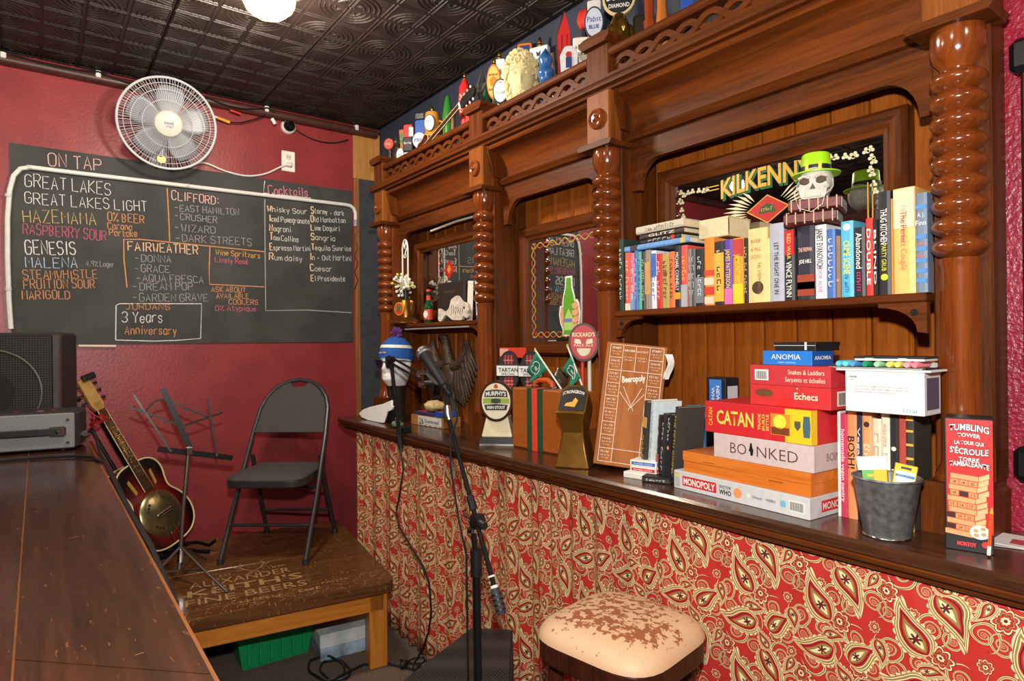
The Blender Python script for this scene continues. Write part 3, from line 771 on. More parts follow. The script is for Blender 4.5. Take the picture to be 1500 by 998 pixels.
# picture measures of the board are turned into metres along the wall (y) and height (z)
CW, CK, CO, CP, CB, CG, CY_ = (220, 218, 210), (196, 96, 114), (206, 142, 92), (224, 178, 170), (170, 196, 220), (160, 160, 158), (206, 178, 104)
import math as _m
def wpt(u, v):
    d = FW+RT*((u-750)/920.853)+UP*((499-v)/920.853); t = (XL+0.007)/d.x
    return (d.y*t, CAMZ+d.z*t-1.516)
def A(x, y): return (x/3.118, 200+y/3.118)
def B(x, y): return (240+x/3.44, 230+y/3.44)
TX_ = [("ON TAP", A(222,133), A(475,160), 15, CP, 1.2), ("GREAT LAKES", A(115,228), A(515,270), 15, CW, 1), ("GREAT LAKES LIGHT", A(115,305), A(680,345), 13.5, CW, 1),
 ("HAZEMAMA", A(108,392), A(450,405), 15, CY_, 1), ("0% BEER", A(492,385), A(665,398), 11, CO, 1.2), ("Corona", A(492,422), A(608,430), 9, CO, 1.1), ("Partake", A(500,453), A(632,460), 8.5, CO, 1.1),
 ("RASPBERRY SOUR", A(105,445), A(492,478), 13, CK, 1), ("GENESIS", A(118,537), A(355,540), 16, CW, 1.4), ("MALENA", A(118,597), A(365,602), 13, CB, 1.1), ("4.9% Lager", A(393,592), A(525,597), 6.5, CG, .7),
 ("STEAMWHISTLE", A(107,652), A(453,648), 10.5, CO, 1), ("FRUITION SOUR", A(110,697), A(440,692), 11, CO, 1), ("MARIGOLD", A(103,745), A(327,742), 10.5, CO, 1.1), ("JORDANS", A(575,790), A(783,790), 7.5, CO, .9),
 ("3 Years", A(557,850), A(750,850), 14, CW, 1.2), ("Anniversary", A(570,903), A(812,905), 11, CO, 1.2),
 ("CLIFFORD:", B(40,215), B(283,243), 12, CP, 1.3), ("-EAST HAMILTON", B(55,272), B(385,295), 9, CG, .9), ("-CRUSHER", B(55,312), B(275,335), 9, CG, .9), ("-WIZARD", B(55,372), B(268,388), 10, CG, .9), ("-DARK STREETS", B(60,425), B(450,448), 10, CG, .9),
 ("FAIRWEATHER", (187.6,367.4), (292.3,372.5), 12, (226,186,150), 1.5), ("-DONNA", (198,383.5), (253,385), 9.5, CG, .9), ("-GRACE", (198,398.8), (251,399.5), 9.5, CG, .9), ("-AQUA FRESCA", (200,412.5), (300,415), 9.5, CG, .9), ("-DREAM POP", (195,425.5), (285,425), 9.5, CG, .9), ("-GARDEN GRAVE", (195,442), (307,441), 10, CG, .9),
 ("Wine Spritzers", B(262,492), B(490,512), 7.5, (216,160,80), 1), ("Lively Rosé", B(258,530), B(428,542), 7.5, CK, 1), ("ASK ABOUT", B(240,680), B(418,682), 7, CO, 1), ("AVAILABLE", B(265,712), B(433,712), 7, CO, 1), ("COOLERS", B(328,742), B(480,745), 7, CO, 1), ("0% Atypique", B(260,775), B(470,777), 7.5, CK, 1),
 ("Cocktails", B(527,185), B(733,200), 12, (214,120,140), 1.5)]
CT = [("Whisky Sour", (523,275), (728,290)), ("Iced Pomegranate", (533,325), (738,338)), ("Nagroni", (533,373), (645,380)), ("Tom Collins", (535,418), (683,430)), ("Espresso Martini", (535,470), (742,475)), ("Rum daisy", (532,518), (703,528)),
 ("Stormy + dark", (742,284), (912,298)), ("Old Manhattan", (742,328), (920,333)), ("Lime Daquiri", (742,370), (890,375)), ("Sangria", (742,417), (868,425)), ("Tequila Sunrise", (745,470), (948,475)), ("In + Out Martini", (738,518), (948,525)), ("Caesar", (738,575), (853,578)), ("El Presidente", (742,625), (917,628))]
byc = {}
def strokes(c):
    s = Strokes((0.0068, 0, 0), (0, 1, 0), (0, 0, 1)); byc.setdefault(c, []).append(s); return s
PXM = 0.00415
for s, p, q, cap, c, k in TX_:
    a, b = wpt(*p), wpt(*q); strokes(c).text(s, a[0], a[1], b[0], b[1], cap*PXM, 0.0038*k)
for s, p, q in CT:
    a, b = wpt(*B(*p)), wpt(*B(*q))
    strokes(CW).text(s, a[0], a[1], b[0], b[1], 8*PXM, 0.0034, only=lambda i: i > 0)
    strokes((236,190,150)).text(s, a[0], a[1], b[0], b[1], 10*PXM, 0.0075, only=lambda i: i == 0)
def cl_(pts, c, w_=0.006): strokes(c).line([wpt(*p) for p in pts], w_)
cl_([A(763,235), A(770,360), A(775,478)], CO); cl_([A(580,690), A(566,560), A(565,470), A(640,470)], CO); cl_([A(640,470), B(232,450), B(508,478)], CO)
cl_([B(232,452), B(228,560), B(230,642), B(505,655)], CO); cl_([B(508,120), B(502,182), B(740,208)], CW, 0.005)
cl_([B(508,213), B(510,500), B(513,775), B(720,772), B(945,785)], CG, 0.006)
cl_([A(528,930), A(530,772), A(545,764), B(190,740), B(185,915), B(60,925), A(700,935), A(528,930)], CW, 0.005)
for c, ss in byc.items():
    for s in ss: s.build('chalk_lettering', chalk(c), cbd)
# chalk smudges: broad faint veils of dust
# white hose light framing the board
hp = [wpt(16, 482), wpt(13, 440), wpt(11, 380), wpt(11, 320), wpt(14, 280), wpt(20, 258), wpt(30, 248), wpt(45, 246)]
hp += [wpt(45+(505-45)*k/12, 246.3+(300.5-246.3)*k/12) for k in range(1, 13)]
hp += [wpt(512, 302), wpt(517, 306), wpt(519.5, 313), wpt(519.5, 323)]
ht = empty('rope_light', (XL+0.004, 0, 1.516), label='white rope light tube curving around the chalkboard lettering', cat='rope light')
MB().tube([(0.017, a, b) for a, b in hp], 0.0115, 8).build('tube', mat('rope_light_white', (232, 230, 222), 0.35, var=0.05), ht)
a, b = wpt(519.5, 328); MB().tube([(0.017, a, b+0.02), (0.017, a, b-0.02)], 0.013, 8).build('end_cap', paint((150, 150, 170)), ht)
zz = [(0.02, a+0.012*math.sin(k*1.7), b-0.02-0.03*k) for k in range(15)]
MB().tube(zz, 0.003, 5).build('tail_wire', M_CABLE, ht)
for p in ((43, 246), (274, 273), (12, 287), (12, 424)):
    c, d = wpt(*p); MB().lathe([(0.0005, -0.008), (0.0145, -0.008), (0.0145, 0.008), (0.0005, 0.008)], (0.017, c, d), 10, 'z' if p[0] < 20 else 'z').build('clip', paint((210, 206, 196)), ht)
c, d = wpt(115, 507); e_, f_ = wpt(170, 507.5)
tag(MB().tube([(XL+0.012, c, d+1.516), (XL+0.012, e_, f_+1.516)], 0.007, 8).build('white_rod', paint((226, 200, 180))), 'short white rod fixed below the chalkboard beside the speaker', 'rod')

# ---------------------------------------------------------------- wall fan
fc = Vector((-3.78, 0.568, 2.69))
fan = empty('wall_fan', (0, 0, 0), label='white wall-mounted oscillating fan with wire grille above the chalkboard', cat='fan')
nrm = (Vector((0, 0, 1.62))-fc); nrm.normalize(); nrm = (nrm+Vector((0.0, 0.06, -0.02))).normalized()
ex = Vector((0, 0, 1)).cross(nrm).normalized(); ez = nrm.cross(ex)
FM = Matrix((ex, nrm*-1, ez)).transposed().to_4x4(); FM.translation = fc   # local x right, -y towards viewer, z up
M_FANW = mat('fan_white', (196, 196, 198), 0.4, var=0.04); M_FANB = mat('fan_blade', (140, 142, 148), 0.35, var=0.05)
def fpart(b, name, m, sm=35): return b.xf(FM).build(name, m, fan, sm)
RR = 0.233
fpart(MB().tube([(RR*math.cos(2*math.pi*k/48), 0, RR*math.sin(2*math.pi*k/48)) for k in range(48)], 0.0065, 8, closed=True), 'rim', M_FANW)
def bulge(r): return -0.055*(1-(r/RR)**2.6)
g = MB()
for k in range(100):
    a = 2*math.pi*k/100; rs = [0.068+(RR-0.068)*j/7 for j in range(8)]
    g.tube([(r*math.cos(a+0.25*(r-0.068)), bulge(r), r*math.sin(a+0.25*(r-0.068))) for r in rs], 0.0011, 4, cap=False)
fpart(g, 'front_grille', M_FANW, 60)
for r in (0.12, 0.172, 0.205):
    fpart(MB().tube([(r*math.cos(2*math.pi*k/40), bulge(r)+0.001, r*math.sin(2*math.pi*k/40)) for k in range(40)], 0.0016, 5, closed=True), 'grille_ring', M_FANW)
g = MB()
for k in range(72):
    a = 2*math.pi*(k+.5)/72; g.tube([(r*math.cos(a), 0.045*(1-(r/RR)**3), r*math.sin(a)) for r in (0.07, 0.13, 0.18, 0.21, RR)], 0.0011, 4, cap=False)
fpart(g, 'rear_grille', M_FANW, 60)
fpart(MB().lathe([(0.001, 0.066), (0.055, 0.066), (0.064, 0.062), (0.069, 0.052), (0.001, 0.050)], seg=32, axis='y'), 'hub_badge', mat('fan_cream', (206, 202, 188), 0.45, var=0.04))
for k in range(5):
    def bl(u, v, a0=2*math.pi*k/5+0.25):
        r = 0.03+0.165*v; a = a0+(u-0.5)*(0.55+0.55*math.sin(math.pi*min(1, v*0.9+0.1)))
        return (r*math.cos(a), 0.012*(u-0.5)*2, r*math.sin(a))
    b = MB(); b.grid(bl, 8, 8); o = b.xf(FM).build('blade', M_FANB, fan, 60)
    md = o.modifiers.new('t', 'SOLIDIFY'); md.thickness = 0.002
fpart(MB().lathe([(0.001, -0.02), (0.045, -0.02), (0.055, -0.05), (0.055, -0.13), (0.04, -0.15), (0.001, -0.15)], seg=24, axis='y'), 'motor_housing', M_FANW)
vq = FM @ Vector((0, -0.068, 0.006))
fit_text('cool', 'lettering', paint((40, 60, 120)), fan, vq, ex, ez, 0.016, 0.042, bold=0.02)
vq = FM @ Vector((0.006, -0.068, -0.012))
fit_text('~~~~~', 'lettering', paint((70, 100, 160)), fan, vq, ex, ez, 0.012, 0.04, bold=0.0)
MB().prism([(-0.05, 0.55-0.55), (-0.05, 0)], 'x', 0, 0.001) if False else None
mb_ = MB(); mb_.lathe([(0.001, 0.0), (0.05, 0.0), (0.05, 0.012), (0.042, 0.026), (0.001, 0.026)], (XL, 0.555, 2.555), 24, 'x'); mb_.build('wall_plate', M_FANW, fan)
MB().tube([(XL+0.02, 0.555, 2.55), (XL+0.10, 0.553, 2.55), tuple(FM @ Vector((0, 0.09, -0.03)))], 0.014, 10).build('neck', M_FANW, fan)
MB().lathe([(0.001, 0.0), (0.022, 0.0), (0.026, 0.01), (0.022, 0.02), (0.001, 0.02)], (XL+0.075, 0.555, 2.53), 16, 'x').build('tilt_knob', M_BRASS, fan)
# cord and outlet
ot = empty('wall_outlet', (XL, 1.272, 2.656), label='white double wall outlet with fan plug above the chalkboard', cat='outlet')
MB().rbox(0, 0.007, -0.042, 0.042, -0.064, 0.064, 0.004).build('plate', paint(WHITE), ot)
for z in (-0.024, 0.024): 
    sk = MB().rbox(0.006, 0.01, -0.016, 0.016, z-0.017, z+0.017, 0.003).build('socket', paint((220, 216, 206)), ot)
    MB().box(0.0095, 0.0105, -0.008, -0.005, z-0.004, z+0.008).box(0.0095, 0.0105, 0.005, 0.008, z-0.004, z+0.008).build('slot', paint(BLACK), sk, 0)
cord = empty('fan_cord', (XL, 0, 0), label='white power cord drooping from the fan to the wall outlet', cat='cord')
pts = [(0.03, 0.70, 2.52), (0.015, 0.78, 2.565), (0.012, 0.9, 2.535), (0.012, 1.02, 2.525), (0.012, 1.13, 2.555), (0.015, 1.22, 2.61), (0.03, 1.268, 2.632)]
sp_ = []
for i in range(len(pts)-1):
    for k in range(4):
        t = k/4; p0, p1, p2, p3 = [Vector(pts[max(0, min(len(pts)-1, j))]) for j in (i-1, i, i+1, i+2)]
        sp_.append(0.5*((2*p1)+(p2-p0)*t+(2*p0-5*p1+4*p2-p3)*t*t+(3*p1-p0-3*p2+p3)*t*t*t))
MB().tube(sp_+[Vector(pts[-1])], 0.0055, 8).build('wire', M_WCABLE, cord)
MB().rbox(0.011, 0.035, 1.258, 1.286, 2.619, 2.645, 0.004).build('plug', M_WCABLE, cord)
# security camera
sc_ = empty('dome_camera', (XL, 1.273, 2.872), label='small white dome security camera with black lens under the pipe', cat='camera')
MB().lathe([(0.001, 0.0), (0.045, 0.0), (0.045, 0.02), (0.038, 0.03), (0.036, 0.024), (0.001, 0.024)], seg=28, axis='x').build('base', paint(WHITE), sc_)
MB().lathe([(0.035, 0.024), (0.033, 0.04), (0.022, 0.052), (0.001, 0.056)], seg=24, axis='x').build('dome', mat('black_gloss', (14, 14, 16), 0.08, var=0, coat=0.5), sc_)
tag(MB().tube(sag((XL+0.01, 1.32, 2.86), (XL+0.02, 1.66, 2.86), 10, 0.045), 0.0035, 6).build('camera_cable', M_CABLE), 'thin black cable sagging from the dome camera along the red wall', 'cable')
# ================================================================= STAGE AND WHAT STANDS ON IT
ZS = 0.40
W_STG = wood('stage_top_wood', (74, 44, 24), (118, 76, 42), 'y', rough=0.38, coat=0.15, scratch=(176, 128, 78), worn=(132, 82, 40))
W_ORG = wood('orange_pine', (176, 102, 34), (214, 140, 58), 'y', rough=0.35, coat=0.2)
W_ORGZ = wood('orange_pine_z', (176, 102, 34), (214, 140, 58), 'z', rough=0.35, coat=0.2)
stg = empty('low_stage_table', (-3.82, 1.505, 0), rad(-8.8), 'low carved wooden table used as a stage under the folding chair', 'table')
SX, SY = 1.175, -1.125
for k, (a, b) in enumerate(((0.012, 0.30), (0.302, 0.59), (0.592, 0.88), (0.882, SX))):
    if k < 3: MB().rbox(a, b, SY, 0, ZS-0.045, ZS, 0.004).build('plank', W_STG, stg)
    else:
        P = [(a, SY), (SX, SY)]; 
        for j in range(7):
            t = math.pi/2*j/6; P.append((SX-0.07+0.07*math.cos(t), -0.07+0.07*math.sin(t)))
        P += [(a, 0)]
        MB().prism(P, 'z', ZS-0.045, ZS).build('plank', W_STG, stg)
MB().rbox(SX-0.06, SX-0.035, SY+0.05, -0.05, ZS-0.135, ZS-0.045, 0.003).build('front_apron', W_ORG, stg)
MB().rbox(0.04, SX-0.05, -0.062, -0.04, ZS-0.135, ZS-0.045, 0.003).build('side_apron', W_ORG, stg)
MB().rbox(0.03, 0.055, SY+0.05, -0.05, ZS-0.135, ZS-0.045, 0.003).build('rear_apron', W_ORG, stg)
for x in (0.03, SX-0.12):
    for y in (-0.12, SY+0.04):
        MB().rbox(x, x+0.085, y, y+0.085, 0.0, ZS-0.0455, 0.004).build('leg', W_ORGZ, stg)
M_CARVE = mat('carved_pale_wood', (170, 132, 88), 0.7, var=0.35, nscale=60)
def stext(s, y0, y1, x, cap, bold=0.02):
    fit_text(s, 'carved_lettering', M_CARVE, stg, (x-cap/2, (y0+y1)/2, ZS), (0, 1, 0), (-1, 0, 0), cap, abs(y1-y0), bold=bold, thick=0.0006)
stext('ALEXANDER', -0.85, -0.41, 0.80, 0.075, 0.0); stext("KEITH'S", -0.86, -0.37, 0.905, 0.078, 0.015); stext('FINE BEERS', -0.87, -0.37, 1.01, 0.075, 0.0)
stext('EST', -0.72, -0.665, 0.70, 0.025, 0.0); stext('1820', -0.50, -0.42, 0.70, 0.025, 0.0); stext('FAITH', -0.31, -0.20, 1.04, 0.03, -0.015); stext('~~~~', -0.42, -0.32, 1.085, 0.03, -0.015); stext('~~~~~~~', -0.66, -0.48, 1.08, 0.028, -0.015)
S = Strokes((0, 0, ZS+0.0006), (0, 1, 0), (-1, 0, 0))
for s in (-1, 1):
    S.line([(-0.57, -0.70), (-0.57+s*0.035, -0.66), (-0.57+s*0.06, -0.60), (-0.57+s*0.045, -0.56)], 0.006)
    S.line([(-0.57+s*0.05, -0.64), (-0.57+s*0.085, -0.60)], 0.005); S.line([(-0.57+s*0.035, -0.66), (-0.57+s*0.075, -0.66)], 0.005)
S.line([(-0.59, -0.71), (-0.60, -0.74), (-0.57, -0.78), (-0.54, -0.74), (-0.55, -0.71), (-0.59, -0.71)], 0.006)
S.build('carved_stag', M_CARVE, stg)
random.seed(21)
S = Strokes((0, 0, ZS+0.0004), (0, 1, 0), (-1, 0, 0))
for k in range(210):
    y = random.uniform(-0.95, -0.03); x = random.choice((random.uniform(1.02, 1.16), random.uniform(0.15, 1.15), random.uniform(0.9, 1.15))); a = random.gauss(0.2, 0.9); L = random.uniform(0.008, 0.05)
    S.line([(y, -x), (y+L*math.cos(a)/2, -x+L*math.sin(a)/2+random.uniform(-.004, .004)), (y+L*math.cos(a), -x+L*math.sin(a))], random.uniform(0.0012, 0.003))
o = S.build('scratches', M_CARVE, stg); tag(o, kind='stuff')

# ---------------------------------------------------------------- folding chair
M_CHF = mat('chair_grey_metal', (62, 60, 60), 0.38, 0.4, var=0.08)
M_CHC = mat('chair_fabric', (70, 66, 64), 0.85, var=0.35, nscale=260, bump=0.5, bscale=500)
ch = empty('folding_chair', (-3.276, 0.894, ZS), rad(51.1), 'grey padded metal folding chair standing on the low stage table', 'chair')
def fy(z): return 0.60*z
for s in (-1, 1):
    pass
fr = [(-0.2165, 0, 0.012), (-0.2145, fy(0.3), 0.3), (-0.205, fy(0.6), 0.6)]
top = []
for k in range(0, 13):
    a = math.pi*k/12
    z = 0.66+0.235*math.sin(a)**0.8; top.append((-0.20*math.cos(a), fy(z), z))
fr = fr+top+[(-x, y, z) for x, y, z in fr[::-1]]
MB().tube(fr, 0.0125, 10).build('front_frame', M_CHF, ch)
for s in (-1, 1):
    MB().tube([(s*0.2, 0.525, 0.012), (s*0.193, 0.42, 0.25), (s*0.188, 0.315, 0.50)], 0.0115, 10).build('rear_leg', M_CHF, ch)
    MB().lathe([(0.001, 0), (0.017, 0), (0.017, 0.03), (0.001, 0.03)], (s*0.2165, 0.004, 0), 12).build('foot_cap', M_CHF, ch)
    MB().lathe([(0.001, 0), (0.016, 0), (0.016, 0.03), (0.001, 0.03)], (s*0.2, 0.522, 0), 12).build('foot_cap', M_CHF, ch)
for z in (0.17,): MB().tube([(-0.21, fy(z), z), (0.21, fy(z), z)], 0.009, 8).build('stretcher', M_CHF, ch)
for z in (0.155, 0.30): MB().tube([(-0.195, 0.525-0.42*z, z), (0.195, 0.525-0.42*z, z)], 0.009, 8).build('stretcher', M_CHF, ch)
def bevel(o, wdt, seg=3):
    md = o.modifiers.new('bev', 'BEVEL'); md.width = wdt; md.segments = seg; md.limit_method = 'ANGLE'; md.angle_limit = rad(40); return o
def rpoly(pts, r, n=5):
    out = []; N = len(pts)
    for i in range(N):
        p = Vector(pts[i]); a = (Vector(pts[i-1])-p).normalized(); b = (Vector(pts[(i+1) % N])-p).normalized()
        rr = r[i] if isinstance(r, (list, tuple)) else r
        p0, p1 = p+a*rr, p+b*rr
        for k in range(n+1):
            t = k/n; out.append(tuple((p0*(1-t)+p*t)*(1-t)+(p*(1-t)+p1*t)*t))
    return out
seat = rpoly([(-0.205, -0.01), (0.205, -0.01), (0.185, 0.40), (-0.185, 0.40)], [0.09, 0.09, 0.06, 0.06])
bevel(MB().prism(seat, 'z', 0.385, 0.425).build('seat_base', M_CHF, ch), 0.006)
def dome(poly, z0, h, rings=6):
    b = MB(); n = len(poly); cx = sum(p[0] for p in poly)/n; cy = sum(p[1] for p in poly)/n; vs_ = []; fs = []
    for k in range(rings+1):
        t = k/rings; sc = math.cos(t*math.pi/2)**0.55 if k < rings else 0.02; zz = z0+h*math.sin(t*math.pi/2)
        for x, y in poly: vs_.append((cx+(x-cx)*sc, cy+(y-cy)*sc, zz))
    for k in range(rings):
        for i in range(n): j = (i+1) % n; fs.append((k*n+i, k*n+j, (k+1)*n+j, (k+1)*n+i))
    fs.append(tuple(rings*n+i for i in range(n))); fs.append(tuple(range(n))[::-1])
    return b.add(vs_, fs)
dome(seat, 0.4245, 0.03).build('seat_pad', M_CHC, ch, 60)
# back pad with handle notch
bp_ = [(-0.197, 0.612), (0.197, 0.612)]
up_ = []
for k in range(0, 13):
    a = math.pi*k/12; up_.append((0.19*math.cos(a), 0.66+0.228*math.sin(a)**0.8))
notch = [(0.055, 0.882), (0.035, 0.86), (0.0, 0.852), (-0.035, 0.86), (-0.055, 0.882)]
pts_ = bp_+[p for p in up_ if p[0] > 0.06]+notch+[p for p in up_ if p[0] < -0.06]
m_ = MB(); m_.prism(pts_, 'y', -0.012, 0.012)
m_.v = [(x, y+fy(z)-0.018*(1-(x/0.2)**2)*0, z) for x, y, z in m_.v]
bevel(m_.build('backrest', M_CHC, ch), 0.006)

# ---------------------------------------------------------------- music stand
M_STEEL = mat('dull_steel', (150, 146, 140), 0.3, 0.9, var=0.1)
ms = empty('music_stand', (-3.30, 0.525, ZS), 0, 'folding wire music stand with chrome tripod in front of the guitar', 'music stand')
def Q(y, z, x=0.0): return (x, y-0.525, z-ZS)
def zx(z): return -0.10*(z-1.03)
def Qd(y, z, dx=0.0): return (zx(z)+dx, y-0.525, z-ZS)
MB().tube([(0, 0, 0.06), (0.0, 0.02, 0.35), (0, 0.045, 0.63)], 0.009, 10).build('pole', M_STEEL, ms)
MB().tube([(0, 0.005, 0.09), (0, 0.008, 0.15)], 0.014, 10).build('collar', M_CHROME, ms)
for a, b in (((0.14, -0.22, 0.012)), (0, 0)) if False else (((0.135, -0.215), 0), ((0.5, 0.24), 0), ((-0.24, 0.16), 0)):
    L = 0.33; d = Vector((a[0], a[1])).normalized()*min(L, Vector((a[0], a[1])).length)
    MB().tube([(0, 0.006, 0.16), (d.x*0.55, d.y*0.55, 0.075), (d.x, d.y, 0.006)], 0.006, 8).build('leg', M_STEEL, ms)
    MB().tube([(0, 0.003, 0.05), (d.x*0.5, d.y*0.5, 0.078)], 0.0045, 8).build('brace', M_STEEL, ms)
MB().rbox(-0.012, 0.012, 0.03, 0.062, 0.585, 0.625, 0.004).build('desk_clamp', M_CHROME, ms)
def bar(p, q, w_, name, th=0.004):
    a, b = Vector(p), Vector(q); t = (b-a).normalized(); n = Vector((1, 0, 0)); s = t.cross(n).normalized()*w_/2
    vs_ = []
    for e in (a, b):
        for i, j in ((-1, -1), (1, -1), (1, 1), (-1, 1)): vs_.append(e+s*i+n*j*th/2)
    MB().add(vs_, [(0, 1, 2, 3), (7, 6, 5, 4), (0, 4, 5, 1), (1, 5, 6, 2), (2, 6, 7, 3), (3, 7, 4, 0)]).build(name, M_BLACKM if name in ('lip', 'spine') else mat('dark_steel', (70, 66, 62), 0.35, 0.7, var=0.1), ms, 0)
bar(Qd(0.441, 1.029), Qd(0.762, 0.95), 0.026, 'lip'); bar(Qd(0.468, 1.305), Qd(0.575, 1.02), 0.024, 'spine', 0.008)
bar(Qd(0.35, 1.283, 0.004), Qd(0.494, 1.012, 0.004), 0.009, 'side_rod'); bar(Qd(0.657, 1.248, 0.004), Qd(0.691, 0.97, 0.004), 0.009, 'side_rod')
for p, q in (((0.332, 1.229), (0.555, 1.12)), ((0.725, 1.174), (0.535, 1.121)), ((0.39, 1.2), (0.437, 1.25)), ((0.437, 1.25), (0.488, 1.256)), ((0.488, 1.256), (0.553, 1.21)), ((0.553, 1.21), (0.668, 1.152))):
    bar(Qd(*p, -0.003), Qd(*q, -0.003), 0.010, 'link')
for p in ((0.39, 1.2), (0.555, 1.12), (0.488, 1.256), (0.668, 1.152), (0.494, 1.016), (0.691, 0.974)):
    MB().lathe([(0.001, -0.007), (0.006, -0.007), (0.006, 0.009), (0.001, 0.009)], Qd(*p), 8, 'x').build('rivet', M_CHROME, ms)

# ---------------------------------------------------------------- resonator guitar
gt = empty('resonator_guitar', (0, 0, 0), 0, 'sunburst resonator guitar with round metal cover plate leaning by the wall', 'guitar')
n_ = Vector((0.80, 0.48, 0.33)).normalized(); a_ = Vector((-0.12, -0.425, 0.90)); a_ = (a_-n_*a_.dot(n_)).normalized(); r_ = (n_*-1).cross(a_)*-1
r_ = a_.cross(n_)   # guitar's right seen from the front
gt.matrix_world = Matrix(((r_.x, -n_.x, a_.x, -3.74), (r_.y, -n_.y, a_.y, 0.590), (r_.z, -n_.z, a_.z, 0.466), (0, 0, 0, 1)))
half = [(0.0, 0.0), (0.06, 0.003), (0.115, 0.02), (0.158, 0.06), (0.178, 0.115), (0.176, 0.17), (0.155, 0.225), (0.128, 0.265), (0.118, 0.295), (0.124, 0.335), (0.134, 0.375), (0.132, 0.415), (0.112, 0.45), (0.075, 0.47), (0.03, 0.476)]
def smooth_half(h, n=4):
    out = []
    for i in range(len(h)-1):
        p0, p1, p2, p3 = [Vector(h[max(0, min(len(h)-1, j))]) for j in (i-1, i, i+1, i+2)]
        for k in range(n):
            t = k/n; out.append(tuple(0.5*((2*p1)+(p2-p0)*t+(2*p0-5*p1+4*p2-p3)*t*t+(3*p1-p0-3*p2+p3)*t*t*t)))
    return out+[h[-1]]
hh = smooth_half(half); body = hh+[(-x, z) for x, z in hh[::-1]][0:-1]
def sunburst():
    m = bpy.data.materials.new('sunburst_top'); m.use_nodes = True; N = NT(m.node_tree); b = m.node_tree.nodes['Principled BSDF']
    tc = N.n('ShaderNodeTexCoord'); sp = N.n('ShaderNodeSeparateXYZ'); m.node_tree.links.new(tc.outputs['Object'], sp.inputs[0])
    dx = N.m('DIVIDE', sp.outputs[0], 0.17); z = sp.outputs[2]
    d1 = N.m('SQRT', N.m('ADD', N.m('MULTIPLY', dx, dx), N.m('POWER', N.m('DIVIDE', N.m('ABSOLUTE', N.m('SUBTRACT', z, 0.2)), 0.25), 2.0)))
    rp = N.n('ShaderNodeValToRGB'); cr = rp.color_ramp
    cr.elements[0].position = 0.35; cr.elements[0].color = lin((134, 40, 18)); cr.elements[1].position = 0.98; cr.elements[1].color = lin((20, 12, 12))
    e = cr.elements.new(0.68); e.color = lin((92, 18, 14))
    m.node_tree.links.new(d1, rp.inputs['Fac']); m.node_tree.links.new(rp.outputs['Color'], b.inputs['Base Color'])
    b.inputs['Roughness'].default_value = 0.2; b.inputs['Coat Weight'].default_value = 0.5
    return m
M_SUN = sunburst(); M_IVORY = mat('ivory_binding', (226, 204, 150), 0.4, var=0.05); M_FRET = mat('rosewood', (58, 38, 28), 0.4, var=0.2, nscale=60)
MB().prism(body, 'y', 0.0, 0.09).build('body', M_SUN, gt, 50)
MB().tube([(x, -0.001, z) for x, z in body], 0.0045, 6, closed=True).build('binding', M_IVORY, gt)
MB().tube([(x, 0.09, z) for x, z in body], 0.004, 6, closed=True).build('rear_binding', M_IVORY, gt)
M_PLATE = mat('cover_plate', (156, 148, 110), 0.28, 0.9, var=0.15, nscale=12)
MB().lathe([(0.001, 0.02), (0.05, 0.018), (0.095, 0.011), (0.118, 0.004), (0.122, 0.0), (0.001, 0.0)], (0, -0.0005, 0.175), 40, 'y').build('cover_plate', M_PLATE, gt)
for k in range(4):
    for j in range(3):
        a = 2*math.pi*(k+0.5)/4+(j-1)*0.22; r = 0.082
        MB().lathe([(0.001, 0.0), (0.007, 0.0), (0.007, -0.003), (0.001, -0.003)], (r*math.cos(a), -0.0155, 0.175+r*math.sin(a)), 8, 'y').build('plate_hole', paint((40, 36, 26)), gt)
MB().rbox(-0.05, 0.05, -0.036, -0.022, 0.166, 0.184, 0.005).build('bridge_cover', M_CHROME, gt)
MB().tube([(-0.022, -0.012, 0.015), (-0.02, -0.014, 0.06), (-0.012, -0.02, 0.10)], 0.003, 6).build('tailpiece', M_CHROME, gt); MB().tube([(0.022, -0.012, 0.015), (0.02, -0.014, 0.06), (0.012, -0.02, 0.10)], 0.003, 6).build('tailpiece', M_CHROME, gt)
for s in (-1, 1):
    MB().prism(rpoly([(s*0.062-0.008, 0.32), (s*0.062+0.008, 0.33), (s*0.07+0.006, 0.41), (s*0.07-0.01, 0.40)], 0.005, 3), 'y', -0.0015, 0.0).build('sound_hole', paint((170, 130, 60)), gt)
MB().prism([(-0.027, 0.315), (0.027, 0.315), (0.021, 0.795), (-0.021, 0.795)], 'y', -0.014, -0.004).build('fretboard', M_FRET, gt)
MB().prism([(-0.029, 0.46), (0.029, 0.46), (0.022, 0.795), (-0.022, 0.795)], 'y', -0.004, 0.02).build('neck', M_SUN, gt)
for s in (-1, 1): MB().tube([(s*0.0275, -0.012, 0.315), (s*0.0215, -0.012, 0.795)], 0.0025, 5).build('neck_binding', M_IVORY, gt)
for k in range(14):
    z = 0.795-0.48*(1-2**(-k/8.0))/(1-2**(-14/8.0)); MB().box(-0.024, 0.024, -0.0155, -0.0135, z-0.001, z+0.001).build('fret', M_CHROME, gt, 0)
for k in range(6):
    x = -0.018+0.0072*k; MB().tube([(x, -0.03, 0.17), (x*0.8, -0.0185, 0.795), (x, -0.012, 0.84)], 0.0007, 4).build('string', M_BRASS, gt)
MB().prism([(-0.022, 0.795), (0.022, 0.795), (0.034, 0.825), (0.032, 0.965), (0.0, 0.975), (-0.032, 0.965), (-0.034, 0.825)], 'y', -0.008, 0.008).build('headstock', mat('headstock_gold', (176, 136, 76), 0.4, var=0.15), gt)
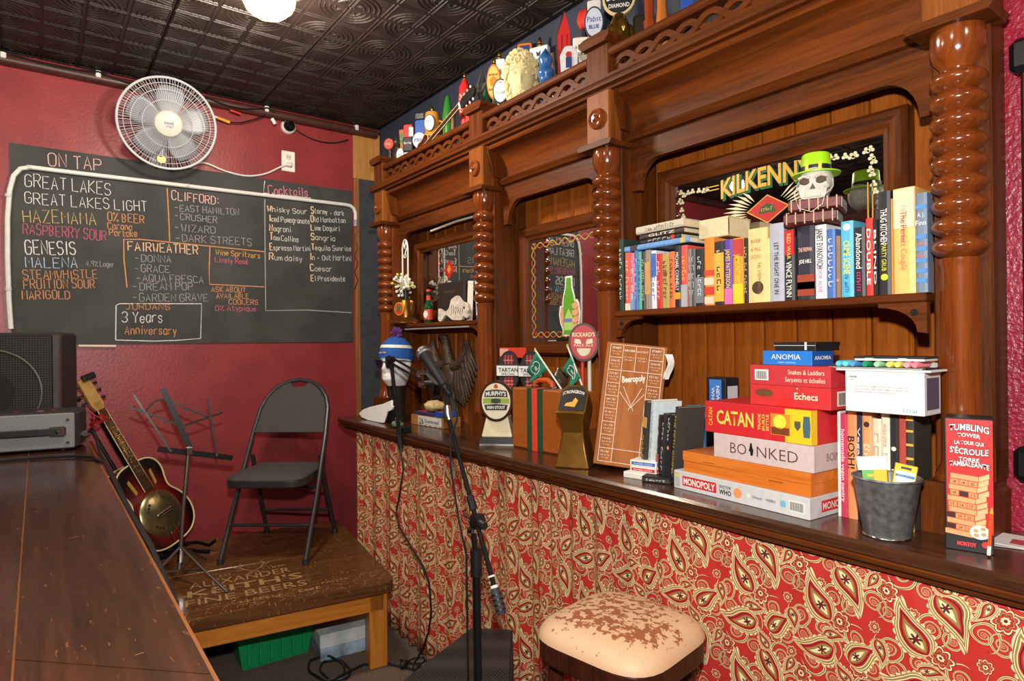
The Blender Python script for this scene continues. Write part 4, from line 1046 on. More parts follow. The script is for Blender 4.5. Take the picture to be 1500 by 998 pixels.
for s in (-1, 1):
    for k in range(3):
        z = 0.85+0.042*k; MB().tube([(s*0.03, 0.004, z), (s*0.055, 0.004, z)], 0.004, 6).ellip((s*0.06, 0.004, z), (0.010, 0.006, 0.009), 8, 6).build('tuner', M_BLACKP, gt)
tn = MB().rbox(-0.01, 0.06, -0.03, -0.008, 0.955, 0.985, 0.004).build('clip_tuner', M_BLACKP, gt)
# stand carrying the guitar
gs = empty('guitar_stand', (-3.76, 0.60, ZS), 0, 'black metal guitar stand cradling the resonator guitar', 'stand')
MB().tube([(0.13, -0.16, 0.012), (0.02, 0.0, 0.02), (0.13, 0.12, 0.012)], 0.010, 8).build('front_legs', M_BLACKM, gs)
MB().tube([(-0.16, 0.04, 0.012), (0.02, 0.0, 0.02)], 0.010, 8).build('rear_leg', M_BLACKM, gs)
MB().tube([(0.02, 0.0, 0.02), (-0.11, -0.07, 0.02), (-0.145, -0.23, 0.36), (-0.185, -0.38, 0.68)], 0.009, 8).build('post', M_BLACKM, gs)
for s in (-1, 1): MB().tube([(0.02, 0.0, 0.05), (-0.02, s*0.09, 0.03), (0.08, s*0.10+0.03, 0.03), (0.12, s*0.10+0.05, 0.06)], 0.009, 8).build('cradle_arm', M_BLACKM, gs)

# ---------------------------------------------------------------- under the stage
gb = empty('green_tub', (-3.20, 0.90, 0), rad(88), 'bright green plastic storage tub under the low stage table', 'tub')
m_ = MB(); m_.add([(-0.15, -0.13, 0), (0.15, -0.13, 0), (0.15, 0.13, 0), (-0.15, 0.13, 0), (-0.175, -0.155, 0.15), (0.175, -0.155, 0.15), (0.175, 0.155, 0.15), (-0.175, 0.155, 0.15)], [(0, 3, 2, 1), (0, 1, 5, 4), (1, 2, 6, 5), (2, 3, 7, 6), (3, 0, 4, 7), (4, 5, 6, 7)])
M_GTUB = mat('green_plastic', (20, 150, 84), 0.4, var=0.06); m_.build('tub', M_GTUB, gb)
MB().rbox(-0.185, 0.185, -0.165, 0.165, 0.148, 0.165, 0.005).build('rim', M_GTUB, gb)
for k in range(6): MB().rbox(-0.13+0.05*k, -0.118+0.05*k, -0.153, -0.14, 0.02, 0.147, 0.002).build('rib', M_GTUB, gb)
bx_ = empty('cardboard_box', (-3.01, 1.20, 0), rad(83), 'pale blue and white printed box under the low stage table', 'box')
MB().rbox(-0.13, 0.13, -0.10, 0.12, 0, 0.09, 0.003).build('carton', mat('blue_white_print', (150, 170, 186), 0.5, var=0.7, nscale=11), bx_)
MB().rbox(-0.133, 0.133, -0.103, 0.123, 0.06, 0.125, 0.003).build('lid', mat('white_blue_print', (206, 212, 214), 0.5, var=0.3, nscale=9), bx_)
# cables on the floor
def loop(c, r, z, n=24, sq=0.6, ph=0): return [(c[0]+r*math.cos(2*math.pi*k/n+ph), c[1]+sq*r*math.sin(2*math.pi*k/n+ph), z+0.004*math.sin(5*k)) for k in range(n+1)]
tag(MB().tube(loop((-2.80, 1.08), 0.10, 0.010)+loop((-2.83, 1.05), 0.12, 0.018, ph=0.3)+[(-2.76, 1.2, 0.012), (-2.70, 1.30, 0.008), (-2.58, 1.37, 0.008), (-2.50, 1.41, 0.008), (-2.40, 1.44, 0.008)], 0.0055, 6).build('floor_cable', M_CABLE), 'coiled black cable lying on the carpet in front of the stage table', 'cable')
pl = empty('power_plug', (-2.60, 1.36, 0), 0.5, 'black power plugs on the carpet beside the stage leg', 'plug')
for k in (-1, 1):
    MB().ellip((0.035*k, 0, 0.02), (0.018, 0.03, 0.018), 10, 8).build('plug_body', M_BLACKP, pl); MB().tube([(0.035*k, 0.028, 0.02), (0.03*k, 0.08, 0.012), (0.0, 0.11, 0.008)], 0.004, 6).build('lead', M_CABLE, pl)
tag(MB().tube([(-2.62, 1.40, 0.006), (-2.55, 1.36, 0.006), (-2.46, 1.35, 0.006), (-2.36, 1.30, 0.006)], 0.003, 6).build('red_wire', paint((150, 30, 34))), 'thin red wire trailing on the carpet near the floor monitor', 'wire')

# ================================================================= FOREGROUND BAR TOP WITH AMPLIFIERS
ZT = 1.07
W_TAB = wood('table_varnish', (42, 22, 14), (78, 42, 22), 'x', rough=0.24, coat=0.4, scratch=(110, 66, 38))
W_EDGE = wood('table_edge_wood', (104, 58, 26), (146, 86, 42), 'x', rough=0.4, coat=0.1)
tb = empty('varnished_bar_top', (0, 0, 0), 0, 'long dark varnished bar top carrying the amplifier and speaker', 'table')
P1 = [(-3.97, -0.028), (-3.97, 0.182), (-0.915, 0.182), (-1.13, -0.028)]
MB().prism(P1, 'z', ZT-0.035, ZT).build('plank', W_TAB, tb, 0)
MB().prism([(-1.126, -0.028), (-0.911, 0.182), (-0.45, 0.182), (-0.45, -0.028)], 'z', ZT-0.035, ZT).build('plank', W_TAB, tb, 0)
MB().prism([(-3.97, -0.60), (-3.97, -0.031), (-0.45, -0.031), (-0.45, -0.60)], 'z', ZT-0.035, ZT).build('plank', W_TAB, tb, 0)
MB().box(-3.97, -0.45, 0.1825, 0.188, ZT-0.036, ZT-0.002).build('front_edge', W_EDGE, tb, 0)
MB().box(-3.97, -0.45, -0.031, -0.028, ZT-0.03, ZT-0.0008).build('seam_strip', W_EDGE, tb, 0)
MB().box(-3.95, -0.50, -0.55, 0.12, 0.0, ZT-0.0355).build('cabinet_base', WZ, tb, 0)
random.seed(5)
S = Strokes((0, 0, ZT+0.0005), (1, 0, 0), (0, 1, 0))
for k in range(16):
    x = random.uniform(-3.0, -1.0); y = random.uniform(-0.25, 0.16); L = random.uniform(0.006, 0.025); a = random.gauss(1.4, 0.3)
    S.line([(x, y), (x+L*math.cos(a)*.5, y+L*math.sin(a)*.5+0.001), (x+L*math.cos(a), y+L*math.sin(a))], random.uniform(0.0008, 0.0022))
o = S.build('scratches', mat('scratched_wood', (150, 88, 46), 0.6, var=0.2), tb); tag(o, kind='stuff')
# speaker cabinet
sp_c = empty('speaker_cabinet', (-3.47, 0.082, ZT), rad(-16.7), 'black guitar speaker cabinet with mesh grille behind the grey amplifier', 'speaker')
M_TOLEX = mat('black_tolex', (34, 28, 32), 0.7, var=0.15, nscale=120, bump=0.3, bscale=400)
# local: x = front normal, y to the right side ... front face at x=0, body to -x
def grille_mat():
    m = bpy.data.materials.new('perforated_grille'); m.use_nodes = True; N = NT(m.node_tree); b = m.node_tree.nodes['Principled BSDF']
    tc = N.n('ShaderNodeTexCoord'); v = N.n('ShaderNodeTexVoronoi'); v.inputs['Scale'].default_value = 95; v.inputs['Randomness'].default_value = 0.0
    m.node_tree.links.new(tc.outputs['Object'], v.inputs['Vector'])
    rp = N.n('ShaderNodeValToRGB'); rp.color_ramp.elements[0].position = 0.33; rp.color_ramp.elements[1].position = 0.42
    rp.color_ramp.elements[0].color = lin((16, 15, 15)); rp.color_ramp.elements[1].color = lin((66, 62, 60))
    m.node_tree.links.new(v.outputs['Distance'], rp.inputs['Fac']); m.node_tree.links.new(rp.outputs['Color'], b.inputs['Base Color']); b.inputs['Roughness'].default_value = 0.45; b.inputs['Metallic'].default_value = 0.4
    return m
M_GRL = grille_mat()
MB().rbox(-0.26, -0.02, -0.52, 0.0, 0.0005, 0.50, 0.012).build('box', M_TOLEX, sp_c)
MB().rbox(-0.0205, -0.008, -0.49, -0.03, 0.02, 0.485, 0.003).build('grille', M_GRL, sp_c)
for y in (-0.505, -0.016): MB().rbox(-0.022, 0.0, y-0.014, y+0.014, 0.01, 0.49, 0.004).build('edge_strip', M_STEEL, sp_c)
MB().tube([(-0.0055, -0.26+0.19*math.cos(2*math.pi*k/36), 0.235+0.19*math.sin(2*math.pi*k/36)) for k in range(36)], 0.004, 6, closed=True).build('speaker_ring', mat('ring_grey', (92, 86, 76), 0.5, var=0.1), sp_c)
MB().lathe([(0.001, -0.008), (0.09, -0.008), (0.09, -0.0068), (0.001, -0.0068)], (0, -0.26, 0.235), 32, 'x').build('speaker_cone', paint((24, 22, 22)), sp_c)
# amplifier
am = empty('amplifier', (-3.215, 0.135, ZT), rad(-11.0), 'small grey faced amplifier with strap handle lying on the bar top', 'amplifier')
M_GREY = mat('grey_tolex', (128, 128, 128), 0.6, var=0.12, nscale=160, bump=0.4, bscale=400)
MB().rbox(-0.22, -0.008, -0.46, 0.0, 0.006, 0.165, 0.012).build('case', M_TOLEX, am)
MB().rbox(-0.01, 0.0, -0.45, -0.012, 0.012, 0.158, 0.004).build('face_panel', M_GREY, am)
MB().rbox(0.006, 0.014, -0.345, -0.065, 0.068, 0.098, 0.004).build('handle', M_BLACKP, am)
for y in (-0.07, -0.34):
    pt = MB().rbox(-0.001, 0.012, y-0.03, y+0.03, 0.062, 0.104, 0.005).build('handle_plate', M_CHROME, am)
    MB().lathe([(0.001, 0.0), (0.007, 0.0), (0.006, 0.004), (0.001, 0.005)], (0.012, y, 0.083), 10, 'x').build('screw', M_BLACKM, pt)
for y in (-0.035, -0.42):
    for z in (0.035, 0.13): MB().lathe([(0.001, 0.0), (0.008, 0.0), (0.006, 0.004), (0.001, 0.004)], (0, y, z), 10, 'x').build('screw', M_CHROME, am)
for y in (-0.06, -0.40): MB().lathe([(0.001, 0), (0.014, 0), (0.014, 0.007), (0.001, 0.007)], (-0.05, y, 0), 12).lathe([(0.001, 0), (0.014, 0), (0.014, 0.007), (0.001, 0.007)], (-0.18, y, 0), 12).build('rubber_feet', M_BLACKP, am)
MB().lathe([(0.001, 0), (0.012, 0), (0.012, 0.02), (0.001, 0.02)], (-0.10, 0.012, 0.06), 12, 'x').build('jack_socket', M_CHROME, am)
pc = [((222, 92, 30), -0.30), ((150, 40, 40), -0.23), ((196, 120, 130), -0.14), ((150, 48, 60), -0.10)]
for k, (c, y) in enumerate(pc):
    q = Matrix.Rotation(rad(-11), 4, 'Z') @ Vector((-0.06-0.03*(k % 2), y, 0.1655))
    tag(MB().prism(rpoly([(-0.015, -0.015), (0.016, 0.0), (-0.013, 0.017)], 0.007, 3), 'z', 0, 0.0012).build('guitar_pick', paint(c), None, 0, loc=(-3.215+q.x, 0.135+q.y, ZT+q.z)), ['bright orange plectrum on top of the amplifier', 'dark red plectrum on top of the amplifier', 'pink plectrum on top of the amplifier', 'maroon plectrum at the corner of the amplifier'][k], 'plectrum', 'plectrums on the amplifier')
# cables over the bar top
tag(MB().tube([(-3.10, -0.3, ZT+0.006), (-3.09, -0.12, ZT+0.006), (-3.06, 0.0, ZT+0.006), (-3.0, 0.12, ZT+0.007), (-2.92, 0.17, ZT+0.007), (-2.75, 0.197, ZT+0.004), (-2.5, 0.20, ZT-0.01), (-2.1, 0.205, ZT-0.035), (-1.7, 0.21, ZT-0.04), (-1.4, 0.215, ZT-0.08), (-1.25, 0.22, ZT-0.16), (-1.2, 0.23, 0.6), (-1.18, 0.3, 0.006), (-1.3, 0.6, 0.006)], 0.0055, 8).build('amplifier_cable', M_CABLE), 'black cable crossing the bar top and running down its edge', 'cable')
tag(MB().tube([(-3.33, 0.165, ZT+0.06), (-3.30, 0.19, ZT+0.065), (-3.2, 0.20, ZT+0.04), (-3.05, 0.202, ZT-0.002), (-2.7, 0.212, ZT-0.02), (-2.2, 0.216, ZT-0.05), (-1.8, 0.223, ZT-0.06), (-1.5, 0.23, ZT-0.11), (-1.42, 0.24, 0.70), (-1.5, 0.33, 0.008), (-1.9, 0.55, 0.008), (-2.4, 0.8, 0.008)], 0.0065, 8).build('guitar_lead', M_CABLE), 'thick black lead plugged into the amplifier side and draped off the bar top', 'cable')
tg = MB(); random.seed(3)
tg.tube([(-3.62+0.05*math.sin(k*1.3)+0.02*math.sin(k*2.9), 0.235+0.035*math.cos(k*1.7), ZT+0.085+0.03*math.sin(k*2.3)) for k in range(26)]+[(-3.66, 0.20, ZT+0.03), (-3.66, 0.165, ZT+0.005)], 0.003, 5)
tag(tg.build('red_wire_tangle', paint((170, 30, 36))), 'tangled red wire behind the amplifier next to the guitar headstock', 'wire')

# ================================================================= MICROPHONES
mk = empty('microphone_stand', (-1.588, 1.06, 0), 0, 'tall black boom microphone stand in front of the paisley curtain', 'microphone stand')
MB().lathe([(0.001, 0), (0.115, 0), (0.115, 0.012), (0.06, 0.022), (0.02, 0.03), (0.001, 0.03)], seg=28).build('base', M_BLACKM, mk)
MB().tube([(0, 0, 0.03), (0, -0.004, 0.86)], 0.0125, 12).build('lower_pole', M_BLACKM, mk)
MB().tube([(0, -0.004, 0.80), (0, -0.004, 0.88)], 0.018, 12).build('height_clutch', M_BLACKP, mk)
MB().tube([(0, -0.004, 0.86), (-0.015, -0.008, 0.965)], 0.009, 10).build('upper_pole', M_BLACKM, mk)
MB().tube([(-0.015, -0.008, 0.93), (-0.015, -0.008, 0.94)], 0.016, 12).build('chrome_ring', M_CHROME, mk)
b0, b1 = Vector((0.098, -0.008, 0.80)), Vector((-0.150, -0.008, 1.275))
MB().tube([b0, b1], 0.0075, 10).build('boom', M_BLACKM, mk)
d_ = (b0-b1).normalized()
MB().tube([b0-d_*0.002, b0+d_*0.006], 0.011, 10).build('white_band', paint(WHITE), mk); MB().tube([b0-d_*0.03, b0-d_*0.025], 0.011, 10).build('white_band', paint(WHITE), mk)
MB().tube([b0+d_*0.006, b0+d_*0.02, b0+d_*0.07, b0+d_*0.08], [0.012, 0.015, 0.015, 0.011], 12).build('counterweight', mat('rubber_grip', (52, 52, 54), 0.7, var=0.1), mk)
for k in range(4): MB().tube([b0+d_*(0.022+0.014*k), b0+d_*(0.026+0.014*k)], 0.0165, 12).build('grip_ring', M_BLACKP, mk)
jc = b0.lerp(b1, 0.36)
MB().lathe([(0.001, -0.022), (0.017, -0.022), (0.019, -0.01), (0.019, 0.012), (0.001, 0.016)], jc, 14, 'y').build('boom_clutch', M_BLACKP, mk)
MB().tube([jc+Vector((0.02, 0, -0.005)), jc+Vector((0.045, 0, -0.008))], 0.012, 8).build('wing_knob', M_BLACKP, mk)
MB().tube([jc+Vector((-0.055, -0.01, 0.006)), jc+Vector((-0.015, -0.01, 0.004))], 0.005, 8).build('chrome_screw', M_CHROME, mk)
MB().tube([b0.lerp(b1, 0.42), b0.lerp(b1, 0.50)], 0.012, 10).build('boom_sleeve', M_BLACKP, mk)
MB().tube([b1+d_*0.02, b1, b1+Vector((-0.004, 0, 0.03))], [0.011, 0.016, 0.012], 12).build('swivel', M_STEEL, mk)
MB().tube([b1+Vector((-0.004, 0, 0.02)), b1+Vector((0.0, 0, 0.06)), b1+Vector((0.012, 0.0, 0.10))], 0.009, 10).build('mic_clip', M_BLACKP, mk)
mp = [Vector((-1.905, 1.05, 1.485)), Vector((-1.715, 1.05, 1.338))]; md_ = (mp[1]-mp[0]).normalized()
mc = empty('microphone', (0, 0, 0), 0, 'black handheld microphone with silver mesh head on the boom stand', 'microphone')
MB().ellip(mp[0]+md_*0.024, (0.0265, 0.0265, 0.0265), 18, 12).build('mesh_head', mat('mic_mesh', (150, 150, 150), 0.4, 0.7, var=0.4, nscale=400, bump=0.6, bscale=700), mc)
MB().tube([mp[0]+md_*0.018, mp[0]+md_*0.026], 0.0275, 18).build('head_band', M_STEEL, mc)
MB().tube([mp[0]+md_*0.036, mp[0]+md_*0.055, mp[0]+md_*0.10, mp[0]+md_*0.19], [0.024, 0.019, 0.0165, 0.0125], 14).build('handle', mat('mic_body', (40, 40, 42), 0.5, 0.3, var=0.08), mc)
MB().tube([mp[0]+md_*0.188, mp[0]+md_*0.236], [0.0105, 0.009], 12).build('connector', M_BLACKP, mc)
e = mp[0]+md_*0.236
tag(MB().tube([e, e+Vector((0.03, 0, -0.03)), e+Vector((0.04, 0, -0.075)), e+Vector((0.022, -0.012, -0.13)), e+Vector((0.03, -0.02, -0.22)), e+Vector((0.075, -0.022, -0.37)), (-1.61, 1.035, 0.86), (-1.612, 1.038, 0.4), (-1.622, 1.034, 0.06), (-1.66, 1.026, 0.036), (-1.73, 1.01, 0.006)], 0.0035, 6).build('microphone_cable', M_CABLE), 'thin black cable looping from the handheld microphone down its stand', 'cable')
ar = empty('desk_boom_arm', (-2.745, 1.40, 1.07), 0, 'thin black boom arm clamped to the counter edge beside the mannequin head', 'boom arm')
def ao(x, y, z): return (x+2.745, y-1.40, z-1.07)
MB().rbox(-0.02, 0.014, -0.008, 0.05, 0.001, 0.03, 0.004).rbox(-0.02, 0.014, -0.012, 0.005, -0.07, 0.03, 0.004).build('clamp', M_BLACKP, ar)
MB().tube([ao(-2.726, 1.388, 1.0), ao(-2.76, 1.39, 1.09)], 0.012, 10).build('socket', M_BLACKP, ar)
MB().tube([ao(-2.745, 1.39, 1.06), ao(-2.826, 1.39, 1.42)], 0.0095, 10).build('post', M_BLACKM, ar)
for dz in (0.012, -0.016): MB().tube([ao(-2.84, 1.385, 1.43+dz), ao(-2.44, 1.42, 1.315+dz)], 0.006, 8).build('arm_rod', M_BLACKM, ar)
MB().lathe([(0.001, -0.02), (0.016, -0.02), (0.016, 0.02), (0.001, 0.02)], ao(-2.83, 1.387, 1.425), 12, 'y').build('hinge', M_BLACKP, ar)
MB().rbox(-0.10, 0.02, -0.02, 0.02, -0.03, 0.04, 0.01).xf(Matrix.Translation(ao(-2.44, 1.42, 1.30)) @ Matrix.Rotation(rad(25), 4, 'Y')).build('holder', M_BLACKP, ar)
for x, z in ((-2.515, 1.365), (-2.5, 1.32)): MB().lathe([(0.001, 0.034), (0.012, 0.034), (0.016, 0.02), (0.016, 0.0), (0.001, 0.0)], ao(x, 1.40, z), 12, 'y').build('chrome_knob', M_CHROME, ar)
tag(MB().tube([(-2.728, 1.388, 1.0), (-2.70, 1.385, 0.90), (-2.73, 1.38, 0.78), (-2.765, 1.38, 0.70), (-2.74, 1.38, 0.627), (-2.62, 1.385, 0.55), (-2.52, 1.39, 0.49), (-2.48, 1.395, 0.43), (-2.472, 1.40, 0.30), (-2.50, 1.40, 0.2), (-2.56, 1.40, 0.10), (-2.62, 1.39, 0.01), (-2.7, 1.36, 0.006)], 0.0045, 8).build('hanging_cable', M_CABLE), 'black cable hanging from the boom arm in front of the paisley curtain', 'cable')

# ================================================================= STOOL AND FLOOR MONITOR
ws = empty('bar_stool', (-1.165, 1.235, 0), rad(9), 'wooden bar stool with worn peeling cream vinyl seat by the curtain', 'stool')
def vinyl():
    m = bpy.data.materials.new('peeling_vinyl'); m.use_nodes = True; N = NT(m.node_tree); b = m.node_tree.nodes['Principled BSDF']; L = m.node_tree.links.new
    tc = N.n('ShaderNodeTexCoord')
    n1 = N.n('ShaderNodeTexNoise'); n1.inputs['Scale'].default_value = 46; n1.inputs['Detail'].default_value = 5; n1.inputs['Roughness'].default_value = 0.65; L(tc.outputs['Object'], n1.inputs['Vector'])
    n2 = N.n('ShaderNodeTexNoise'); n2.inputs['Scale'].default_value = 7; n2.inputs['Detail'].default_value = 2; L(tc.outputs['Object'], n2.inputs['Vector'])
    sp = N.n('ShaderNodeSeparateXYZ'); L(tc.outputs['Object'], sp.inputs[0])
    r = N.m('SQRT', N.m('ADD', N.m('MULTIPLY', sp.outputs[0], sp.outputs[0]), N.m('MULTIPLY', sp.outputs[1], sp.outputs[1])))
    f = N.m('SUBTRACT', N.m('ADD', n1.outputs['Fac'], N.m('MULTIPLY', N.m('SUBTRACT', n2.outputs['Fac'], 0.5), 0.35)), N.m('MULTIPLY', N.m('MAXIMUM', N.m('SUBTRACT', r, 0.125), 0.0), 2.6))
    msk = N.m('GREATER_THAN', f, 0.51)
    mx = N.n('ShaderNodeMix'); mx.data_type = 'RGBA'; L(msk, mx.inputs[0]); mx.inputs[6].default_value = lin((216, 176, 138)); mx.inputs[7].default_value = lin((156, 92, 58)); L(mx.outputs[2], b.inputs['Base Color'])
    bp = N.n('ShaderNodeBump'); bp.inputs['Distance'].default_value = 0.0015; bp.inputs['Strength'].default_value = 0.6; bp.invert = True; L(msk, bp.inputs['Height']); L(bp.outputs['Normal'], b.inputs['Normal'])
    b.inputs['Roughness'].default_value = 0.55
    return m
sq = rpoly([(-0.185, -0.185), (0.185, -0.185), (0.185, 0.185), (-0.185, 0.185)], 0.115, 7)
dome(sq, 0.728, 0.055, 8).build('seat_cushion', vinyl(), ws, 60)
W_STL = wood('stool_wood', (36, 18, 12), (78, 36, 20), 'z', rough=0.35)
bevel(MB().prism([(x*0.985, y*0.985) for x, y in sq], 'z', 0.672, 0.7285).build('seat_rim', W_STL, ws), 0.008)
for sx in (-1, 1):
    for sy in (-1, 1):
        MB().tube([(sx*0.12, sy*0.12, 0.68), (sx*0.165, sy*0.165, 0.0)], [0.022, 0.017], 10).build('leg', W_STL, ws)
for z, k in ((0.25, 0.148), (0.25, 0.148)): pass
for a, b in (((-1, -1), (1, -1)), ((1, -1), (1, 1)), ((1, 1), (-1, 1)), ((-1, 1), (-1, -1))):
    MB().tube([(a[0]*0.148, a[1]*0.148, 0.25), (b[0]*0.148, b[1]*0.148, 0.25)], 0.011, 8).build('rung', W_STL, ws)
fm = empty('floor_monitor', (-1.9, 1.25, 0), 0, 'black wedge floor monitor speaker with mesh grille beside the microphone stand', 'speaker')
def fo(p, z): return (p[0]+1.9, p[1]-1.25, z)
Ttop = [(-2.045, 1.335), (-1.935, 1.452), (-1.66, 1.235), (-1.90, 0.93)]; Tb = [(-2.06, 1.34), (-1.935, 1.458), (-1.64, 1.23), (-1.92, 0.90)]
zt_ = [0.40, 0.40, 0.37, 0.37]
vs_ = [fo(p, 0.0) for p in Tb]+[fo(p, z-0.004) for p, z in zip(Ttop, zt_)]
MB().add(vs_, [(3, 2, 1, 0), (4, 5, 6, 7), (0, 1, 5, 4), (1, 2, 6, 5), (2, 3, 7, 6), (3, 0, 4, 7)]).build('box', M_TOLEX, fm, 0)
vs_ = []
for dz in (-0.002, 0.004):
    for p, z in zip(Ttop, zt_):
        q = Vector(p).lerp(Vector((-1.885, 1.238)), 0.05); vs_.append(fo(q, z+dz))
MB().add(vs_, [(3, 2, 1, 0), (4, 5, 6, 7), (0, 1, 5, 4), (1, 2, 6, 5), (2, 3, 7, 6), (3, 0, 4, 7)]).build('grille', M_GRL, fm, 0)
# ================================================================= BOOKS
def book(x, y, z, w_, h, d, cover, label, title=None, tcol=WHITE, lean=0, rz=0, bands=(), th=None, tz=0.5, tl=0.72, up=False, group=None, rot=None, mark=None, second=None):
    """upright book: spine faces local -y, x from 0 to w_; lean tips the top towards +x"""
    t = empty('book', (x, y, z), label=label, cat='book', group=group, rot=rot or (0, rad(lean), rad(rz)))
    c = 0.0022; cm = paint(cover)
    MB().box(c, w_-c, 0.003, d-0.003, 0.003, h-0.003).build('pages', M_PAGES, t, 0)
    cv = MB()
    P = [(0, d), (0, 0.002), (w_*0.25, -0.001), (w_*0.75, -0.001), (w_, 0.002), (w_, d), (w_-c, d), (w_-c, 0.004), (c, 0.004), (c, d)]
    cv.prism(P, 'z', 0, h).build('cover', cm, t, 0)
    for a, b, col in bands:
        MB().box(0.0008, w_-0.0008, -0.0018, 0.002, h*a, h*b).build('spine_band', paint(col), t, 0)
    if title:
        hh_ = th or min(0.016, w_*0.55)
        if up: fit_text(title, 'spine_title', paint(tcol), t, (w_/2, -0.0019, h*tz), (1, 0, 0), (0, 0, 1), hh_, w_*0.8)
        else: fit_text(title, 'spine_title', paint(tcol), t, (w_/2, -0.0019, h*tz), (0, 0, -1), (1, 0, 0), hh_, h*tl, bold=0.01)
    if second:
        s, col, zz, ln, hh_ = second
        fit_text(s, 'spine_title', paint(col), t, (w_/2, -0.0019, h*zz), (0, 0, -1), (1, 0, 0), hh_, h*ln)
    if mark:
        zz, col = mark; MB().lathe([(0.0005, 0.0), (w_*0.3, 0.0), (w_*0.3, 0.0006), (0.0005, 0.0006)], (w_/2, -0.0012, h*zz), 14, 'y').build('emblem', paint(col), t, 0)
    return t
SH = 1.6125; SYF = 1.637
GB = 'books standing along the upper shelf'
K = BLACK
